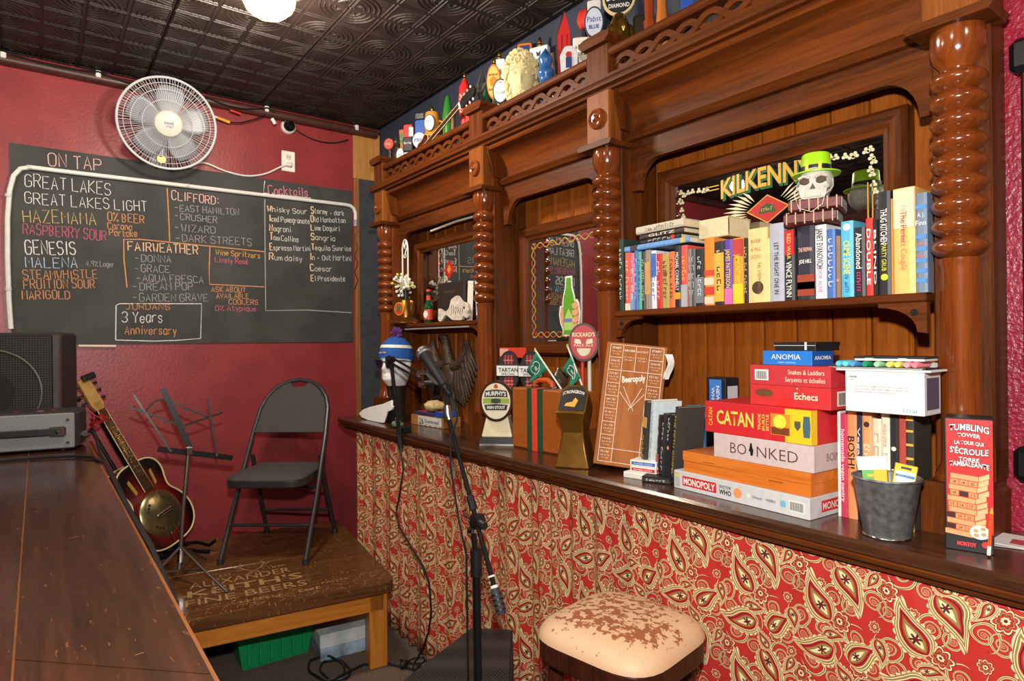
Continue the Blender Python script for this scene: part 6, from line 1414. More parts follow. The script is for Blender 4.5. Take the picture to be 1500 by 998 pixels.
# ---------------------------------------------------------------- leaning books by the wooden board
LB = [(0.024, 0.245, (58, 56, 52), '~~~~~~', (206, 176, 60), 'dark grey book with gold lettering leaning nearest the wooden board', dict(bands=((0.66, 0.80, (206, 160, 90)),), tz=0.3, tl=0.5)),
 (0.030, 0.250, (206, 218, 222), '~~~~~~ ~~~ ~~~~', (150, 176, 190), 'thick pale blue white book leaning among dark ones', {}),
 (0.015, 0.205, (48, 34, 34), '~~ ~~~~', (226, 206, 196), 'thin dark paperback with reddish foot leaning beside the pale book', dict(bands=((0.1, 0.4, (150, 70, 56)),))),
 (0.018, 0.212, (46, 46, 50), '~~~~ ~~~~~', (222, 222, 222), 'thin charcoal paperback with grey lettering leaning between black ones', {}),
 (0.020, 0.212, (36, 32, 34), '~~~~~~', (226, 220, 210), 'black paperback with peach emblem leaning in the counter row', dict(mark=(0.5, (232, 160, 120)), tz=0.76, tl=0.36)),
 (0.019, 0.236, (60, 58, 52), 'THE FIFTH GOSPEL', (196, 156, 84), 'dark olive hardback with bronze title leaning beside the card boxes', dict(tl=0.8))]
bx0 = -1.377
for w_, h, c, ti, tc_, lb, ex in LB:
    book(bx0, 1.555, 1.0725, w_, h, 0.092, c, lb, ti, tc_, group='books leaning on the counter', rot=(0, rad(8), rad(-22)), **ex)
    bx0 += (w_+0.0012)/math.cos(rad(22))/math.cos(rad(8))
hb_ = book(-1.362, 1.770, 1.0705, 0.030, 0.212, 0.062, (86, 150, 216), 'sky blue novel standing behind the orange wooden games box', 'Elin Hilderbrand', (206, 150, 170), rz=-20)
MB().box(0.0295, 0.0306, 0.004, 0.058, 0.01, 0.205).build('front_cover', paint((96, 164, 224)), hb_, 0)
fit_text('28', 'cover_title', paint((226, 110, 100)), hb_, (0.0308, 0.03, 0.09), (0, 1, 0), (0, 0, 1), 0.03, 0.045); fit_text('Hi', 'cover_title', paint(WHITE), hb_, (0.0308, 0.03, 0.15), (0, 1, 0), (0, 0, 1), 0.03, 0.035)
# playing card boxes
def cardbox(x, y, z, rz, c, label, band, txt, W=0.09, D=0.062, H=0.018):
    t = empty('playing_card_box', (x, y, z), rad(rz), label, 'card box')
    MB().rbox(0, W, 0, D, 0, H, 0.001).build('carton', paint(c), t, 0)
    MB().box(0.005, W-0.005, -0.0006, 0, H*0.2, H*0.75).build('band', paint(band), t, 0)
    fit_text(txt, 'lettering', paint(WHITE if band != WHITE else (60, 60, 60)), t, (W/2, -0.0008, H*0.47), h=H*0.3, width=W*0.7)
    MB().box(W, W+0.0006, 0.005, D-0.005, H*0.2, H*0.75).build('side_band', paint(band), t, 0)
    return t
cardbox(-1.395, 1.497, 1.0705, 10, (240, 236, 226), 'white playing card box lying on the counter edge', (226, 216, 206), '~~~~~', 0.075)
cardbox(-1.312, 1.490, 1.0705, 22, (30, 28, 28), 'black playing card box lying beside the board game stack', (60, 56, 56), '~~~~~~')
cardbox(-1.380, 1.512, 1.0895, 14, (244, 240, 230), 'red banded card box in the small pile by the leaning books', (206, 44, 48), 'PLAYING CARDS')
cardbox(-1.380, 1.512, 1.1085, 16, (246, 240, 226), 'blue banded card box topping the small pile by the leaning books', (50, 110, 190), 'PLAYING CARDS')

# ---------------------------------------------------------------- wooden drinking-game board
W_BEER = wood('beeropoly_wood', (150, 84, 38), (184, 112, 56), 'z', rough=0.6, coat=0.0)
bp2 = empty('wooden_game_board', (-1.524, 1.488, 1.0965), 0, 'wooden drinking game board with white printed squares leaning against the column', 'game board', rot=(rad(-12), rad(6), rad(38)))
BW, BH = 0.205, 0.420
MB().rbox(0, BW, 0, 0.030, 0, BH, 0.002).build('board', W_BEER, bp2)
bw_ = paint((240, 226, 204))
def bl(x0, z0, x1, z1, w_=0.0016): 
    d = Vector((x1-x0, z1-z0)).normalized(); n = Vector((-d.y, d.x))*w_/2
    return [(x0+n.x, z0+n.y), (x1+n.x, z1+n.y), (x1-n.x, z1-n.y), (x0-n.x, z0-n.y)]
gx = [0.014, 0.058, 0.102, 0.148, 0.194]; gz = [0.012+0.0445*k for k in range(10)]
L_ = [bl(gx[0], gz[0], gx[0], gz[9]), bl(gx[1], gz[0], gx[1], gz[9]), bl(gx[3], gz[0], gx[3], gz[9]), bl(gx[4], gz[0], gx[4], gz[9]), bl(gx[0], gz[0], gx[4], gz[0]), bl(gx[0], gz[9], gx[4], gz[9]), bl(gx[1], gz[7], gx[3], gz[7]), bl(gx[2], gz[7], gx[2], gz[9]), bl(gx[1], gz[1], gx[3], gz[1])]
for k in range(1, 9): L_ += [bl(gx[0], gz[k], gx[1], gz[k]), bl(gx[3], gz[k], gx[4], gz[k])]
L_ += [bl(0.062, 0.25, 0.103, 0.20), bl(0.144, 0.25, 0.103, 0.20), bl(0.072, 0.27, 0.112, 0.19), bl(0.134, 0.27, 0.096, 0.19)]
flat('grid_lines', L_, bw_, bp2, -0.0001, 0.0005)
cells = [('START', 0), ('~~~~~~~~~', 1), ('~~~~~', 2), ('~~~~', 3), ('~~~~~ ~~~~', 4), ('~~ ~~~~ ~', 5), ('~~~~ ~ ~~~~', 6), ('~~~~', 7), ('~~~~~', 8)]
for s, k in cells:
    z = (gz[8-k]+gz[9-k])/2
    for xa, xb in ((gx[0], gx[1]), (gx[3], gx[4])):
        fit_text(s, 'board_lettering', bw_, bp2, ((xa+xb)/2, -0.0003, z+0.011), h=0.007, width=(xb-xa)*0.7, bold=0.02)
        fit_text('~~~~~ ~~~ ~~~~', 'board_lettering', bw_, bp2, ((xa+xb)/2, -0.0003, z-0.001), h=0.004, width=(xb-xa)*0.72)
        fit_text('~~ ~~~ ~~~~', 'board_lettering', bw_, bp2, ((xa+xb)/2, -0.0003, z-0.010), h=0.004, width=(xb-xa)*0.5)
for s, x in (('TAKE A DRINK', 0.080), ('~~~~~~~~~~', 0.125)):
    fit_text(s, 'board_lettering', bw_, bp2, (x, -0.0003, 0.395), h=0.007, width=0.038, bold=0.02); fit_text('~~~ ~~~~~~ ~~', 'board_lettering', bw_, bp2, (x, -0.0003, 0.372), h=0.004, width=0.034); fit_text('~~~~ ~~~~~', 'board_lettering', bw_, bp2, (x, -0.0003, 0.362), h=0.004, width=0.028)
fit_text('Beeropoly', 'board_title', bw_, bp2, (0.103, -0.0003, 0.30), (0.98, 0, 0.18), (-0.18, 0, 0.98), 0.022, 0.078, bold=0.03)
tag(MB().grid(lambda u, v: (-1.382+0.035*u*(1-v*0.5)+0.006*math.sin(5*v), 1.69+0.01*math.sin(6*u+3*v), 1.46-0.085*v), 6, 8).build('paper_tag', paint((236, 232, 222)), None, 60), 'white paper tag hanging at the corner of the wooden game board', 'tag')

# ---------------------------------------------------------------- bucket, tower box, pencil, papers
bu = empty('metal_bucket', (-0.612, 1.497, 1.0705), 0, 'small galvanised metal bucket on the counter', 'bucket')
M_GALV = mat('galvanised', (120, 122, 124), 0.34, 0.55, var=0.35, nscale=70)
MB().lathe([(0.001, 0.0), (0.044, 0.0), (0.046, 0.004), (0.066, 0.126), (0.068, 0.130), (0.0665, 0.133), (0.064, 0.130), (0.044, 0.006), (0.001, 0.006)], seg=36).build('pail', M_GALV, bu, 40)
MB().tube([(0.0675*math.cos(2*math.pi*k/36), 0.0675*math.sin(2*math.pi*k/36), 0.130) for k in range(36)], 0.0022, 6, closed=True).build('rim', M_GALV, bu)
MB().tube([(0.046*math.cos(2*math.pi*k/36), 0.046*math.sin(2*math.pi*k/36), 0.003) for k in range(36)], 0.0018, 6, closed=True).build('foot_ring', M_CHROME, bu)
def pack(name, label, loc_, rot_, W, D, H, c, extra):
    t = empty(name, loc_, label=label, cat='carton', rot=rot_)
    MB().rbox(-W/2, W/2, -D/2, D/2, 0, H, 0.001).build('carton', paint(c), t, 0)
    for x0, x1, z0, z1, col in extra: MB().box(x0, x1, -D/2-0.0006, -D/2, z0, z1).build('panel', paint(col), t, 0)
pack('green_carton', 'green and white carton sticking out of the metal bucket', (-0.628, 1.497, 1.138), (rad(-6), rad(-8), rad(12)), 0.046, 0.024, 0.105, (104, 176, 96), ((-0.03, 0.03, 0.075, 0.105, (236, 236, 226)), (-0.012, 0.012, 0.06, 0.066, (226, 190, 50))))
pack('yellow_carton', 'yellow carton with blue stripe sticking out of the metal bucket', (-0.590, 1.50, 1.132), (rad(-6), rad(10), rad(25)), 0.042, 0.016, 0.10, (240, 190, 24), ((-0.018, 0.018, 0.060, 0.085, (226, 236, 236)), (-0.018, 0.018, 0.072, 0.078, (60, 150, 206)), (-0.010, 0.010, 0.09, 0.095, (40, 40, 40))))
pack('small_yellow_box', 'small golden yellow box in front of the yellow carton in the bucket', (-0.612, 1.480, 1.132), (rad(-8), rad(-4), rad(15)), 0.026, 0.018, 0.085, (236, 178, 20), ())
tw = empty('stacking_game_box', (-0.502, 1.504, 1.0705), rad(15), 'tall red stacking blocks game box with black base beside the pier', 'game box')
TW, TD, TH_ = 0.080, 0.075, 0.272
MB().rbox(0, TW, 0, TD, 0, TH_, 0.001).build('carton', paint((26, 24, 26)), tw, 0)
fp_ = lambda x0, x1, z0, z1, c, n='panel', dy=0: MB().box(x0, x1, -0.0006-dy, 0, z0, z1).build(n, paint(c), tw, 0)
fp_(0.003, TW, 0.040, TH_-0.003, (206, 30, 28))
for s, z, hh_, wd, ar_ in (('TUMBLING', 0.250, 0.0135, 0.066, 0.004), ('TOWER', 0.236, 0.008, 0.038, 0.002), ('LA TOUR QUI', 0.221, 0.0075, 0.048, 0.001), ("S'ÉCROULE", 0.206, 0.0125, 0.064, -0.002), ('TORRE', 0.188, 0.008, 0.034, 0), ('TAMBALEANTE', 0.176, 0.0105, 0.066, 0.003)):
    fit_text(s, 'lettering_shadow', paint((24, 20, 20)), tw, (0.041, -0.0009, z), (1, 0, -0.04), (0.04, 0, 1), hh_*1.05, wd*1.03, bold=0.07, arc=ar_)
    fit_text(s, 'lettering', paint((246, 244, 238)), tw, (0.041, -0.0014, z), (1, 0, -0.04), (0.04, 0, 1), hh_, wd, bold=0.015, arc=ar_)
random.seed(9)
num = 1
for k in range(11):
    z = 0.158-0.0115*k; xo = 0.010-0.0008*k+random.uniform(-.002, .002)
    if k % 2 == 0:
        MB().prism([(xo, z), (xo+0.046, z-0.004), (xo+0.046, z-0.014), (xo, z-0.010)], 'y', -0.0014, -0.0006).build('block_print', paint((216, 160, 104)), tw, 0)
    else:
        for j in range(3):
            if (k, j) in ((3, 1), (7, 0), (9, 0)): 
                MB().prism([(xo+0.0155*j, z-0.0013*j), (xo+0.0155*j+0.0145, z-0.0013*j-0.0013), (xo+0.0155*j+0.0145, z-0.0013*j-0.0115), (xo+0.0155*j, z-0.0013*j-0.010)], 'y', -0.0012, -0.0006).build('gap_print', paint((60, 30, 24)), tw, 0); continue
            MB().prism([(xo+0.0155*j, z-0.0013*j), (xo+0.0155*j+0.0145, z-0.0013*j-0.0013), (xo+0.0155*j+0.0145, z-0.0013*j-0.0115), (xo+0.0155*j, z-0.0013*j-0.010)], 'y', -0.0014, -0.0006).build('block_print', paint((206, 144, 88)), tw, 0)
            fit_text(str(k*3+j), 'block_number', paint((70, 40, 24)), tw, (xo+0.0155*j+0.007, -0.0016, z-0.0055-0.0013*j), h=0.005, width=0.006)
    MB().prism([(xo+0.047, z-0.004), (xo+0.064, z+0.004), (xo+0.064, z-0.006), (xo+0.047, z-0.014)], 'y', -0.0014, -0.0006).build('block_print', paint((230, 180, 126)), tw, 0)
MB().prism([(0.058+0.017*math.cos(2*math.pi*k/24), 0.042+0.014*math.sin(2*math.pi*k/24)) for k in range(24)], 'y', -0.0022, -0.0014).build('disc_print', paint(WHITE), tw, 0)
for a, b in ((0.051, 0.045), (0.063, 0.050), (0.064, 0.039), (0.052, 0.036)): MB().prism([(a+0.0045*math.cos(2*math.pi*k/10), b+0.0035*math.sin(2*math.pi*k/10)) for k in range(10)], 'y', -0.0028, -0.0022).build('counter_print', paint((206, 150, 90)), tw, 0)
fit_text('MONTOY', 'lettering', paint((236, 60, 56)), tw, (0.036, -0.0009, 0.015), h=0.008, width=0.032, bold=0.05); MB().lathe([(0.0005, 0), (0.0065, 0), (0.0065, 0.0006), (0.0005, 0.0006)], (0.067, -0.0002, 0.018), 14, 'y').build('age_badge', paint((206, 50, 46)), tw, 0)
pn = empty('pencil', (-0.428, 1.505, 1.0745), 0, 'orange pencil leaning on the corner of the red game box', 'pencil', rot=(rad(-6), rad(2), 0))
MB().tube([(0, 0, 0.018), (0, 0, 0.082)], 0.0035, 6).build('shaft', paint((226, 84, 30)), pn); MB().tube([(0, 0, 0.0), (0, 0, 0.018)], 0.0036, 6).build('white_end', paint((232, 226, 210)), pn); MB().tube([(0, 0, 0.082), (0, 0, 0.094)], [0.0035, 0.0012], 6).build('tip', paint((236, 170, 60)), pn)
pa = empty('paper_flyers', (-0.40, 1.66, 1.0705), rad(12), 'pile of pale printed flyers on the counter beside the red wall', 'papers')
for k, (c, r) in enumerate((((214, 206, 196), 0), ((196, 190, 184), 9), ((226, 220, 210), -7))):
    MB().box(-0.07, 0.09, -0.05, 0.05, 0.0012*k, 0.0012*k+0.001).build('sheet', paint(c), pa, 0, rot=(0, 0, rad(r)))
MB().box(-0.03, 0.07, -0.03, 0.01, 0.0034, 0.0037).build('print_block', paint((190, 70, 80)), pa, 0, rot=(0, 0, rad(-7)))
tag(MB().box(-0.98, -0.80, 1.435, 1.462, 1.0703, 1.0712).build('clear_ruler', mat('clear_strip', (170, 166, 160), 0.2, var=0)), 'thin clear plastic strip lying at the counter edge', 'ruler') if False else None
# dark framed panel on the stucco wall at the right
df = empty('wall_sign', (-0.415, 1.765, 1.19), 0, 'dark bronze framed panel hanging on the red stucco wall', 'frame')
M_BRZ = mat('dark_bronze', (66, 54, 34), 0.4, 0.5, var=0.2)
MB().rbox(-0.012, 0.28, -0.03, -0.001, 0.05, 0.93, 0.006).build('panel', M_BRZ, df)
for z in (0.0, 0.90): MB().rbox(-0.03, 0.30, -0.045, -0.001, z, z+0.075, 0.012).build('rail', M_BLACKM, df)
# ================================================================= LEFT BAY: COUNTER AND SHELF
M_GLASSD = mat('dark_glass', (46, 40, 36), 0.08, 0.2, var=0.05, coat=0.5)
M_FOAM = mat('white_foam', (236, 234, 230), 0.6, var=0.05, nscale=40)
mh = empty('mannequin_head', (-3.19, 1.60, 1.07), rad(22), 'white foam mannequin head in blue beanie and sunglasses on a glass jar', 'mannequin head')
MB().lathe([(0.001, 0.0), (0.055, 0.0), (0.058, 0.01), (0.05, 0.03), (0.046, 0.12), (0.052, 0.18), (0.058, 0.2), (0.001, 0.2)], seg=24).build('glass_jar', M_GLASSD, mh)
hm = MB()
def head_fn(u, v):
    a = 2*math.pi*u; t = v   # t 0 bottom .. 1 top ; a=0 -> +x ; face towards -y
    prof = [(0.0, 0.052), (0.12, 0.066), (0.3, 0.078), (0.5, 0.086), (0.7, 0.088), (0.85, 0.072), (0.95, 0.042), (1.0, 0.004)]
    for i in range(len(prof)-1):
        if prof[i][0] <= t <= prof[i+1][0]:
            k = (t-prof[i][0])/(prof[i+1][0]-prof[i][0]); r = prof[i][1]*(1-k)+prof[i+1][1]*k; break
    cx, cy = math.cos(a), math.sin(a)
    x = r*0.88*cx; y = r*1.12*cy
    f = max(0, -cy)
    y -= 0.018*f*max(0, 1-abs(t-0.16)/0.16)                                        # chin
    n = max(0, 1-abs(cx)/0.17)*(1 if cy < 0 else 0)
    y -= 0.026*n*max(0, 1-abs(t-0.42)/0.13)                                         # nose
    e = max(0, 1-abs(abs(cx)-0.33)/0.2)*(1 if cy < 0 else 0); y += 0.011*e*max(0, 1-abs(t-0.55)/0.1)   # eye sockets
    m = max(0, 1-abs(cx)/0.3)*(1 if cy < 0 else 0); y -= 0.007*m*max(0, 1-abs(t-0.25)/0.035); y += 0.004*m*max(0, 1-abs(t-0.295)/0.02)   # lips
    return (x, y, 0.2+0.235*t)
hm.grid(head_fn, 48, 36); hm.build('head', M_FOAM, mh, 70)
for s in (-1, 1): MB().ellip((s*0.078, 0.012, 0.32), (0.012, 0.018, 0.028), 12, 8).build('ear', M_FOAM, mh)
M_BEAN = mat('beanie_blue', (30, 88, 170), 0.85, var=0.2, nscale=90, bump=0.5, bscale=260)
def bean(u, v):
    a = 2*math.pi*u; t = v; z = 0.345+0.125*t; r = 0.096*math.sqrt(max(0.001, 1-(t*0.97)**2.2)); return (r*0.92*math.cos(a), r*1.14*math.sin(a)+0.006-0.006*t, z-0.012*(1-t)*math.sin(a))
b = MB(); b.grid(bean, 32, 12); bn = b.build('beanie', M_BEAN, mh, 70)
def stripe(t0, t1, k):
    m = MB(); m.grid(lambda u, v: tuple(Vector(bean(u, t0+(t1-t0)*v))*1.0+Vector((math.cos(2*math.pi*u), math.sin(2*math.pi*u), 0.3))*0.0025), 32, 3); return m
stripe(0.48, 0.62, 0).build('white_stripe', paint(WHITE), bn, 70)
random.seed(4)
pm = MB()
for k in range(90):
    d = Vector((random.gauss(0, 1), random.gauss(0, 1), random.gauss(0, 1))).normalized(); c = Vector((0, 0.0, 0.488))
    pm.tube([c, c+d*random.uniform(0.03, 0.042)], [0.005, 0.0025], 4)
tag(pm.build('pompom', mat('pompom_yarn', (110, 56, 130), 0.9, var=0.6, nscale=50), bn, 60), kind='stuff')
fit_text('~~~ ~~~~', 'lettering', paint(WHITE), bn, (0.0, -0.1085, 0.385), (1, 0, 0), (0, 0.2, 1), 0.008, 0.05); MB().rbox(-0.007, 0.007, -0.1095, -0.104, 0.378, 0.392, 0.002).build('badge', paint((206, 60, 40)), bn, 0)
sg = empty('sunglasses', (-3.19, 1.60, 1.07), rad(22), 'black framed purple sunglasses worn by the mannequin head', 'sunglasses')
for s in (-1, 1):
    MB().prism(rpoly([(s*0.012, 0.338), (s*0.062, 0.342), (s*0.056, 0.306), (s*0.02, 0.304)], 0.008, 4), 'y', -0.101, -0.096).build('lens', mat('lens_purple', (34, 24, 44), 0.06, var=0, coat=0.5), sg, 30)
    MB().tube([(x, -0.1, z) for x, z in rpoly([(s*0.011, 0.340), (s*0.064, 0.345), (s*0.058, 0.304), (s*0.019, 0.302)], 0.008, 4)], 0.0035, 6, closed=True).build('rim', M_BLACKP, sg)
    MB().tube([(s*0.064, -0.098, 0.34), (s*0.086, -0.03, 0.338), (s*0.09, 0.03, 0.33)], 0.003, 6).build('temple_arm', M_BLACKP, sg)
MB().tube([(-0.012, -0.101, 0.333), (0, -0.104, 0.336), (0.012, -0.101, 0.333)], 0.003, 6).build('bridge', M_BLACKP, sg)
# white curved panel
wp = empty('plastic_panel', (-3.25, 1.495, 1.0705), rad(0), 'white curved plastic panel lying on the counter below the mannequin head', 'panel')
P = [(-0.20, 0.028), (-0.17, 0.052), (-0.10, 0.072), (0.05, 0.10), (0.155, 0.128), (0.175, 0.10), (0.205, 0.098), (0.19, 0.08), (0.13, 0.062), (0.12, 0.004), (0.04, 0.0), (-0.08, 0.0), (-0.16, 0.010)]
m_ = MB().prism(P, 'y', -0.006, 0.006); m_.v = [(x, y+0.3*z-0.25*(x*x), z) for x, y, z in m_.v]
bevel(m_.build('panel', M_FOAM, wp), 0.003); MB().lathe([(0.0005, 0), (0.004, 0), (0.004, 0.002), (0.0005, 0.002)], (0.145, 0.045, 0.112), 10, 'y').build('hole', paint(BLACK), wp, 0)
gd = empty('glass_ornament', (-2.94, 1.475, 1.0705), 0.3, 'small green glass lump on the counter by the boom arm', 'ornament')
MB().ellip((0, 0, 0.018), (0.035, 0.028, 0.018), 14, 8, lambda d: 1+0.12*math.sin(7*d.x+5*d.y)).build('body', mat('green_glass', (96, 120, 92), 0.1, var=0.3, nscale=60, coat=0.4), gd); MB().ellip((0.018, -0.01, 0.034), (0.014, 0.013, 0.011), 10, 8).build('head', mat('green_glass', (96, 120, 92), 0.1), gd)
# dominoes crate
dm = empty('domino_box', (-3.03, 1.605, 1.0705), rad(4), 'wooden domino box with black and white printed front on the counter', 'game box')
W_CR = wood('crate_pine', (150, 96, 48), (190, 130, 72), 'x', rough=0.5, coat=0)
MB().rbox(0, 0.30, 0, 0.012, 0, 0.052, 0.001).build('front_board', W_CR, dm); MB().rbox(0, 0.30, 0.098, 0.11, 0, 0.052, 0.001).build('back_board', W_CR, dm)
for x in (0.0, 0.288): MB().rbox(x, x+0.012, 0.0125, 0.0975, 0, 0.052, 0.001).build('end_board', W_CR, dm)
MB().box(0.0125, 0.2875, 0.0125, 0.0975, 0, 0.006).build('floor_board', W_CR, dm)
MB().box(0.07, 0.285, -0.0008, 0, 0.003, 0.050).build('print_panel', paint((214, 214, 206)), dm, 0)
fit_text('26', 'lettering', paint((40, 40, 44)), dm, (0.10, -0.0012, 0.026), h=0.032, width=0.045, bold=0.01); fit_text('Dominoes!', 'lettering', paint((40, 40, 44)), dm, (0.20, -0.0012, 0.028), h=0.02, width=0.13, bold=0.01)
for k in range(5): MB().tube([(0.08+0.045*k, -0.0012, 0.012), (0.095+0.045*k, -0.0012, 0.004), (0.11+0.045*k, -0.0012, 0.012)], 0.0012, 4).build('scroll_print', paint((60, 60, 66)), dm, 0)
def slab(name, label, x, y, z, rz, W, D, H, c, cat='box'):
    t = empty(name, (x, y, z), rad(rz), label, cat); MB().rbox(0, W, 0, D, 0, H, 0.002).build('carton', paint(c), t, 0); MB().box(W*0.1, W*0.5, D*0.1, D*0.9, H, H+0.0006).build('top_print', paint((196, 60, 40)), t, 0); return t
slab('blue_card_box', 'dark blue flat box with orange print lying in the domino box', -3.025, 1.618, 1.1235, 3, 0.20, 0.09, 0.016, (40, 50, 96))
slab('bright_blue_box', 'bright blue box lying at the right end of the domino box', -2.81, 1.625, 1.1235, 6, 0.07, 0.09, 0.028, (40, 84, 190))
cs = empty('cream_shell', (-2.90, 1.675, 1.151), 0.4, 'cream shell shaped pouch on the domino box', 'shell')
MB().ellip((0, 0, 0.02), (0.065, 0.04, 0.03), 18, 10, lambda d: 1+0.1*math.sin(10*math.atan2(d.z, d.x))).build('shell', mat('shell_cream', (222, 196, 140), 0.6, var=0.25, nscale=50), cs, 60)
# eagle sculpture
M_EAG = mat('bronze_brown', (76, 58, 44), 0.5, 0.35, var=0.45, nscale=70, bump=0.5, bscale=120)
eg = empty('eagle_sculpture', (-2.93, 1.787, 1.0755), rad(6), 'brown bronze eagle sculpture with raised wings behind the microphone', 'sculpture')
MB().ellip((0, 0, 0.235), (0.055, 0.035, 0.12), 16, 14, lambda d: 1+0.05*math.sin(20*d.z+8*d.x)).build('body', M_EAG, eg)
MB().tube([(0, 0, 0.32), (-0.008, -0.01, 0.40), (-0.018, -0.012, 0.445)], [0.035, 0.026, 0.024], 12).ellip((-0.022, -0.014, 0.455), (0.027, 0.023, 0.023), 12, 8).build('head', M_EAG, eg)
MB().tube([(-0.045, -0.018, 0.462), (-0.066, -0.022, 0.468), (-0.072, -0.022, 0.455)], [0.011, 0.007, 0.002], 8).build('beak', M_EAG, eg)
for s in (-1, 1):
    wg = MB().tube([(s*0.035, 0.0, 0.30), (s*0.10, 0.0, 0.31), (s*0.135, 0.0, 0.36), (s*0.15, 0.0, 0.44)], [0.03, 0.03, 0.028, 0.014], 10).build('wing', M_EAG, eg)
    for k in range(13):
        t = k/12; x0 = s*(0.055+0.10*min(1, t*1.1)); z0_ = 0.30+0.14*max(0, t-0.35)/0.65; L = 0.17+0.05*math.sin(math.pi*t)-0.02*t
        dx = s*(0.012+0.075*t); fth = [(x0, -0.006*(k % 2), z0_), (x0+dx*0.5, -0.012-0.004*(k % 2), z0_-L*0.5), (x0+dx, -0.006, z0_-L)]
        MB().tube(fth, [0.010, 0.013, 0.004], 6).build('feather', M_EAG, wg, 60)
for s in (-1, 1):
    MB().tube([(s*0.025, 0, 0.16), (s*0.035, -0.005, 0.08), (s*0.045, -0.01, 0.02)], [0.02, 0.014, 0.01], 8).build('leg', M_EAG, eg)
    for k in (-1, 0, 1): MB().tube([(s*0.045, -0.01, 0.02), (s*0.045+0.02*k, -0.035, 0.018), (s*0.045+0.026*k, -0.045, 0.002)], [0.009, 0.007, 0.002], 6).build('talon', M_EAG, eg)
for k in range(-3, 4): MB().tube([(0.006*k, 0.008, 0.15), (0.014*k, 0.012, 0.08), (0.02*k, 0.015, 0.03)], [0.012, 0.012, 0.004], 6).build('tail_feather', M_EAG, eg, 60)
MB().lathe([(0.001, -0.005), (0.055, -0.005), (0.05, 0.012), (0.001, 0.016)], (0, 0.0, 0), 20).build('base', M_EAG, eg)
# ------- shelf things, left bay (shelf top 1.612)
ZL = 1.6125
tf = empty('brass_tap_font', (-3.272, 1.705, ZL), rad(20), 'brass bell shaped tap font with beer badge on the left shelf', 'tap')
MB().lathe([(0.001, 0), (0.085, 0), (0.088, 0.008), (0.08, 0.022), (0.06, 0.032), (0.052, 0.04), (0.05, 0.13), (0.044, 0.14), (0.03, 0.146), (0.001, 0.148)], seg=28).build('body', mat('aged_brass', (150, 98, 44), 0.28, 0.9, var=0.25), tf)
def badge(par, w_, h, zc, y, rim, face, txts, nrm_=None, th=0.012, nm='badge', n=28):
    e = [(w_/2*math.cos(2*math.pi*k/n), zc+h/2*math.sin(2*math.pi*k/n)) for k in range(n)]
    o = MB().prism(e, 'y', y-th, y).build(nm, rim if not isinstance(rim, tuple) else paint(rim), par, 40)
    e2 = [(w_*0.43*math.cos(2*math.pi*k/n), zc+h*0.44*math.sin(2*math.pi*k/n)) for k in range(n)]
    MB().prism(e2, 'y', y-th-0.0015, y-th+0.001).build('badge_face', paint(face), o, 0)
    for s, z, hh_, wd, c, bold in txts: fit_text(s, 'lettering', paint(c), o, (0, y-th-0.0018, zc+z), h=hh_, width=wd, bold=bold)
    return o
badge(tf, 0.07, 0.075, 0.088, -0.046, (214, 160, 50), (196, 60, 40), (('~~~~', 0.0, 0.012, 0.04, (240, 210, 90), 0.02),))
MB().prism([(-0.014, 0.078), (0.014, 0.078), (0.014, 0.098), (0, 0.108), (-0.014, 0.098)], 'y', -0.0625, -0.0595).build('green_crest', paint((40, 120, 60)), tf, 0)
MB().tube([(0, 0, 0.146), (0, 0, 0.19)], 0.02, 14).build('neck', M_BLACKP, tf)
fl = empty('flower_ornament', (-3.272, 1.705, ZL+0.1905), 0, 'white bead flower cluster with tall wire hoop standing on the brass tap font', 'ornament')
MB().lathe([(0.001, 0), (0.03, 0), (0.03, 0.006), (0.006, 0.01), (0.005, 0.02), (0.001, 0.02)], seg=12).build('stem', M_BLACKM, fl)
random.seed(12)
for k in range(46):
    d = Vector((random.gauss(0, 1), random.gauss(0, 1)*0.6, random.gauss(0, 0.7)+0.2)).normalized(); c = Vector((-0.01, -0.005, 0.035))
    q = c+d*random.uniform(0.05, 0.075)
    MB().tube([c, q], 0.0018, 4).ellip(q, (0.009, 0.009, 0.009), 7, 5).build('bead_stalk', paint((240, 238, 224) if k % 6 else (214, 206, 70)), fl, 60)
hoop = [(-0.032, 0, 0.03)]+[(-0.034*math.cos(math.pi*k/12), 0, 0.24+0.06*math.sin(math.pi*k/12)) for k in range(13)]+[(0.032, 0, 0.03)]
MB().tube(hoop, 0.0045, 6).build('wire_hoop', paint(WHITE), fl)
MB().tube([(0.012*math.cos(2*math.pi*k/14)+0.006, -0.004, 0.205+0.012*math.sin(2*math.pi*k/14)) for k in range(14)], 0.003, 5, closed=True).build('ring', paint(WHITE), fl)
MB().tube([(-0.03, 0, 0.26), (-0.012, -0.004, 0.28), (0.0, -0.003, 0.25), (0.016, -0.004, 0.285), (0.028, 0, 0.26), (0.01, -0.004, 0.22)], 0.004, 6).build('white_bow', paint(WHITE), fl)
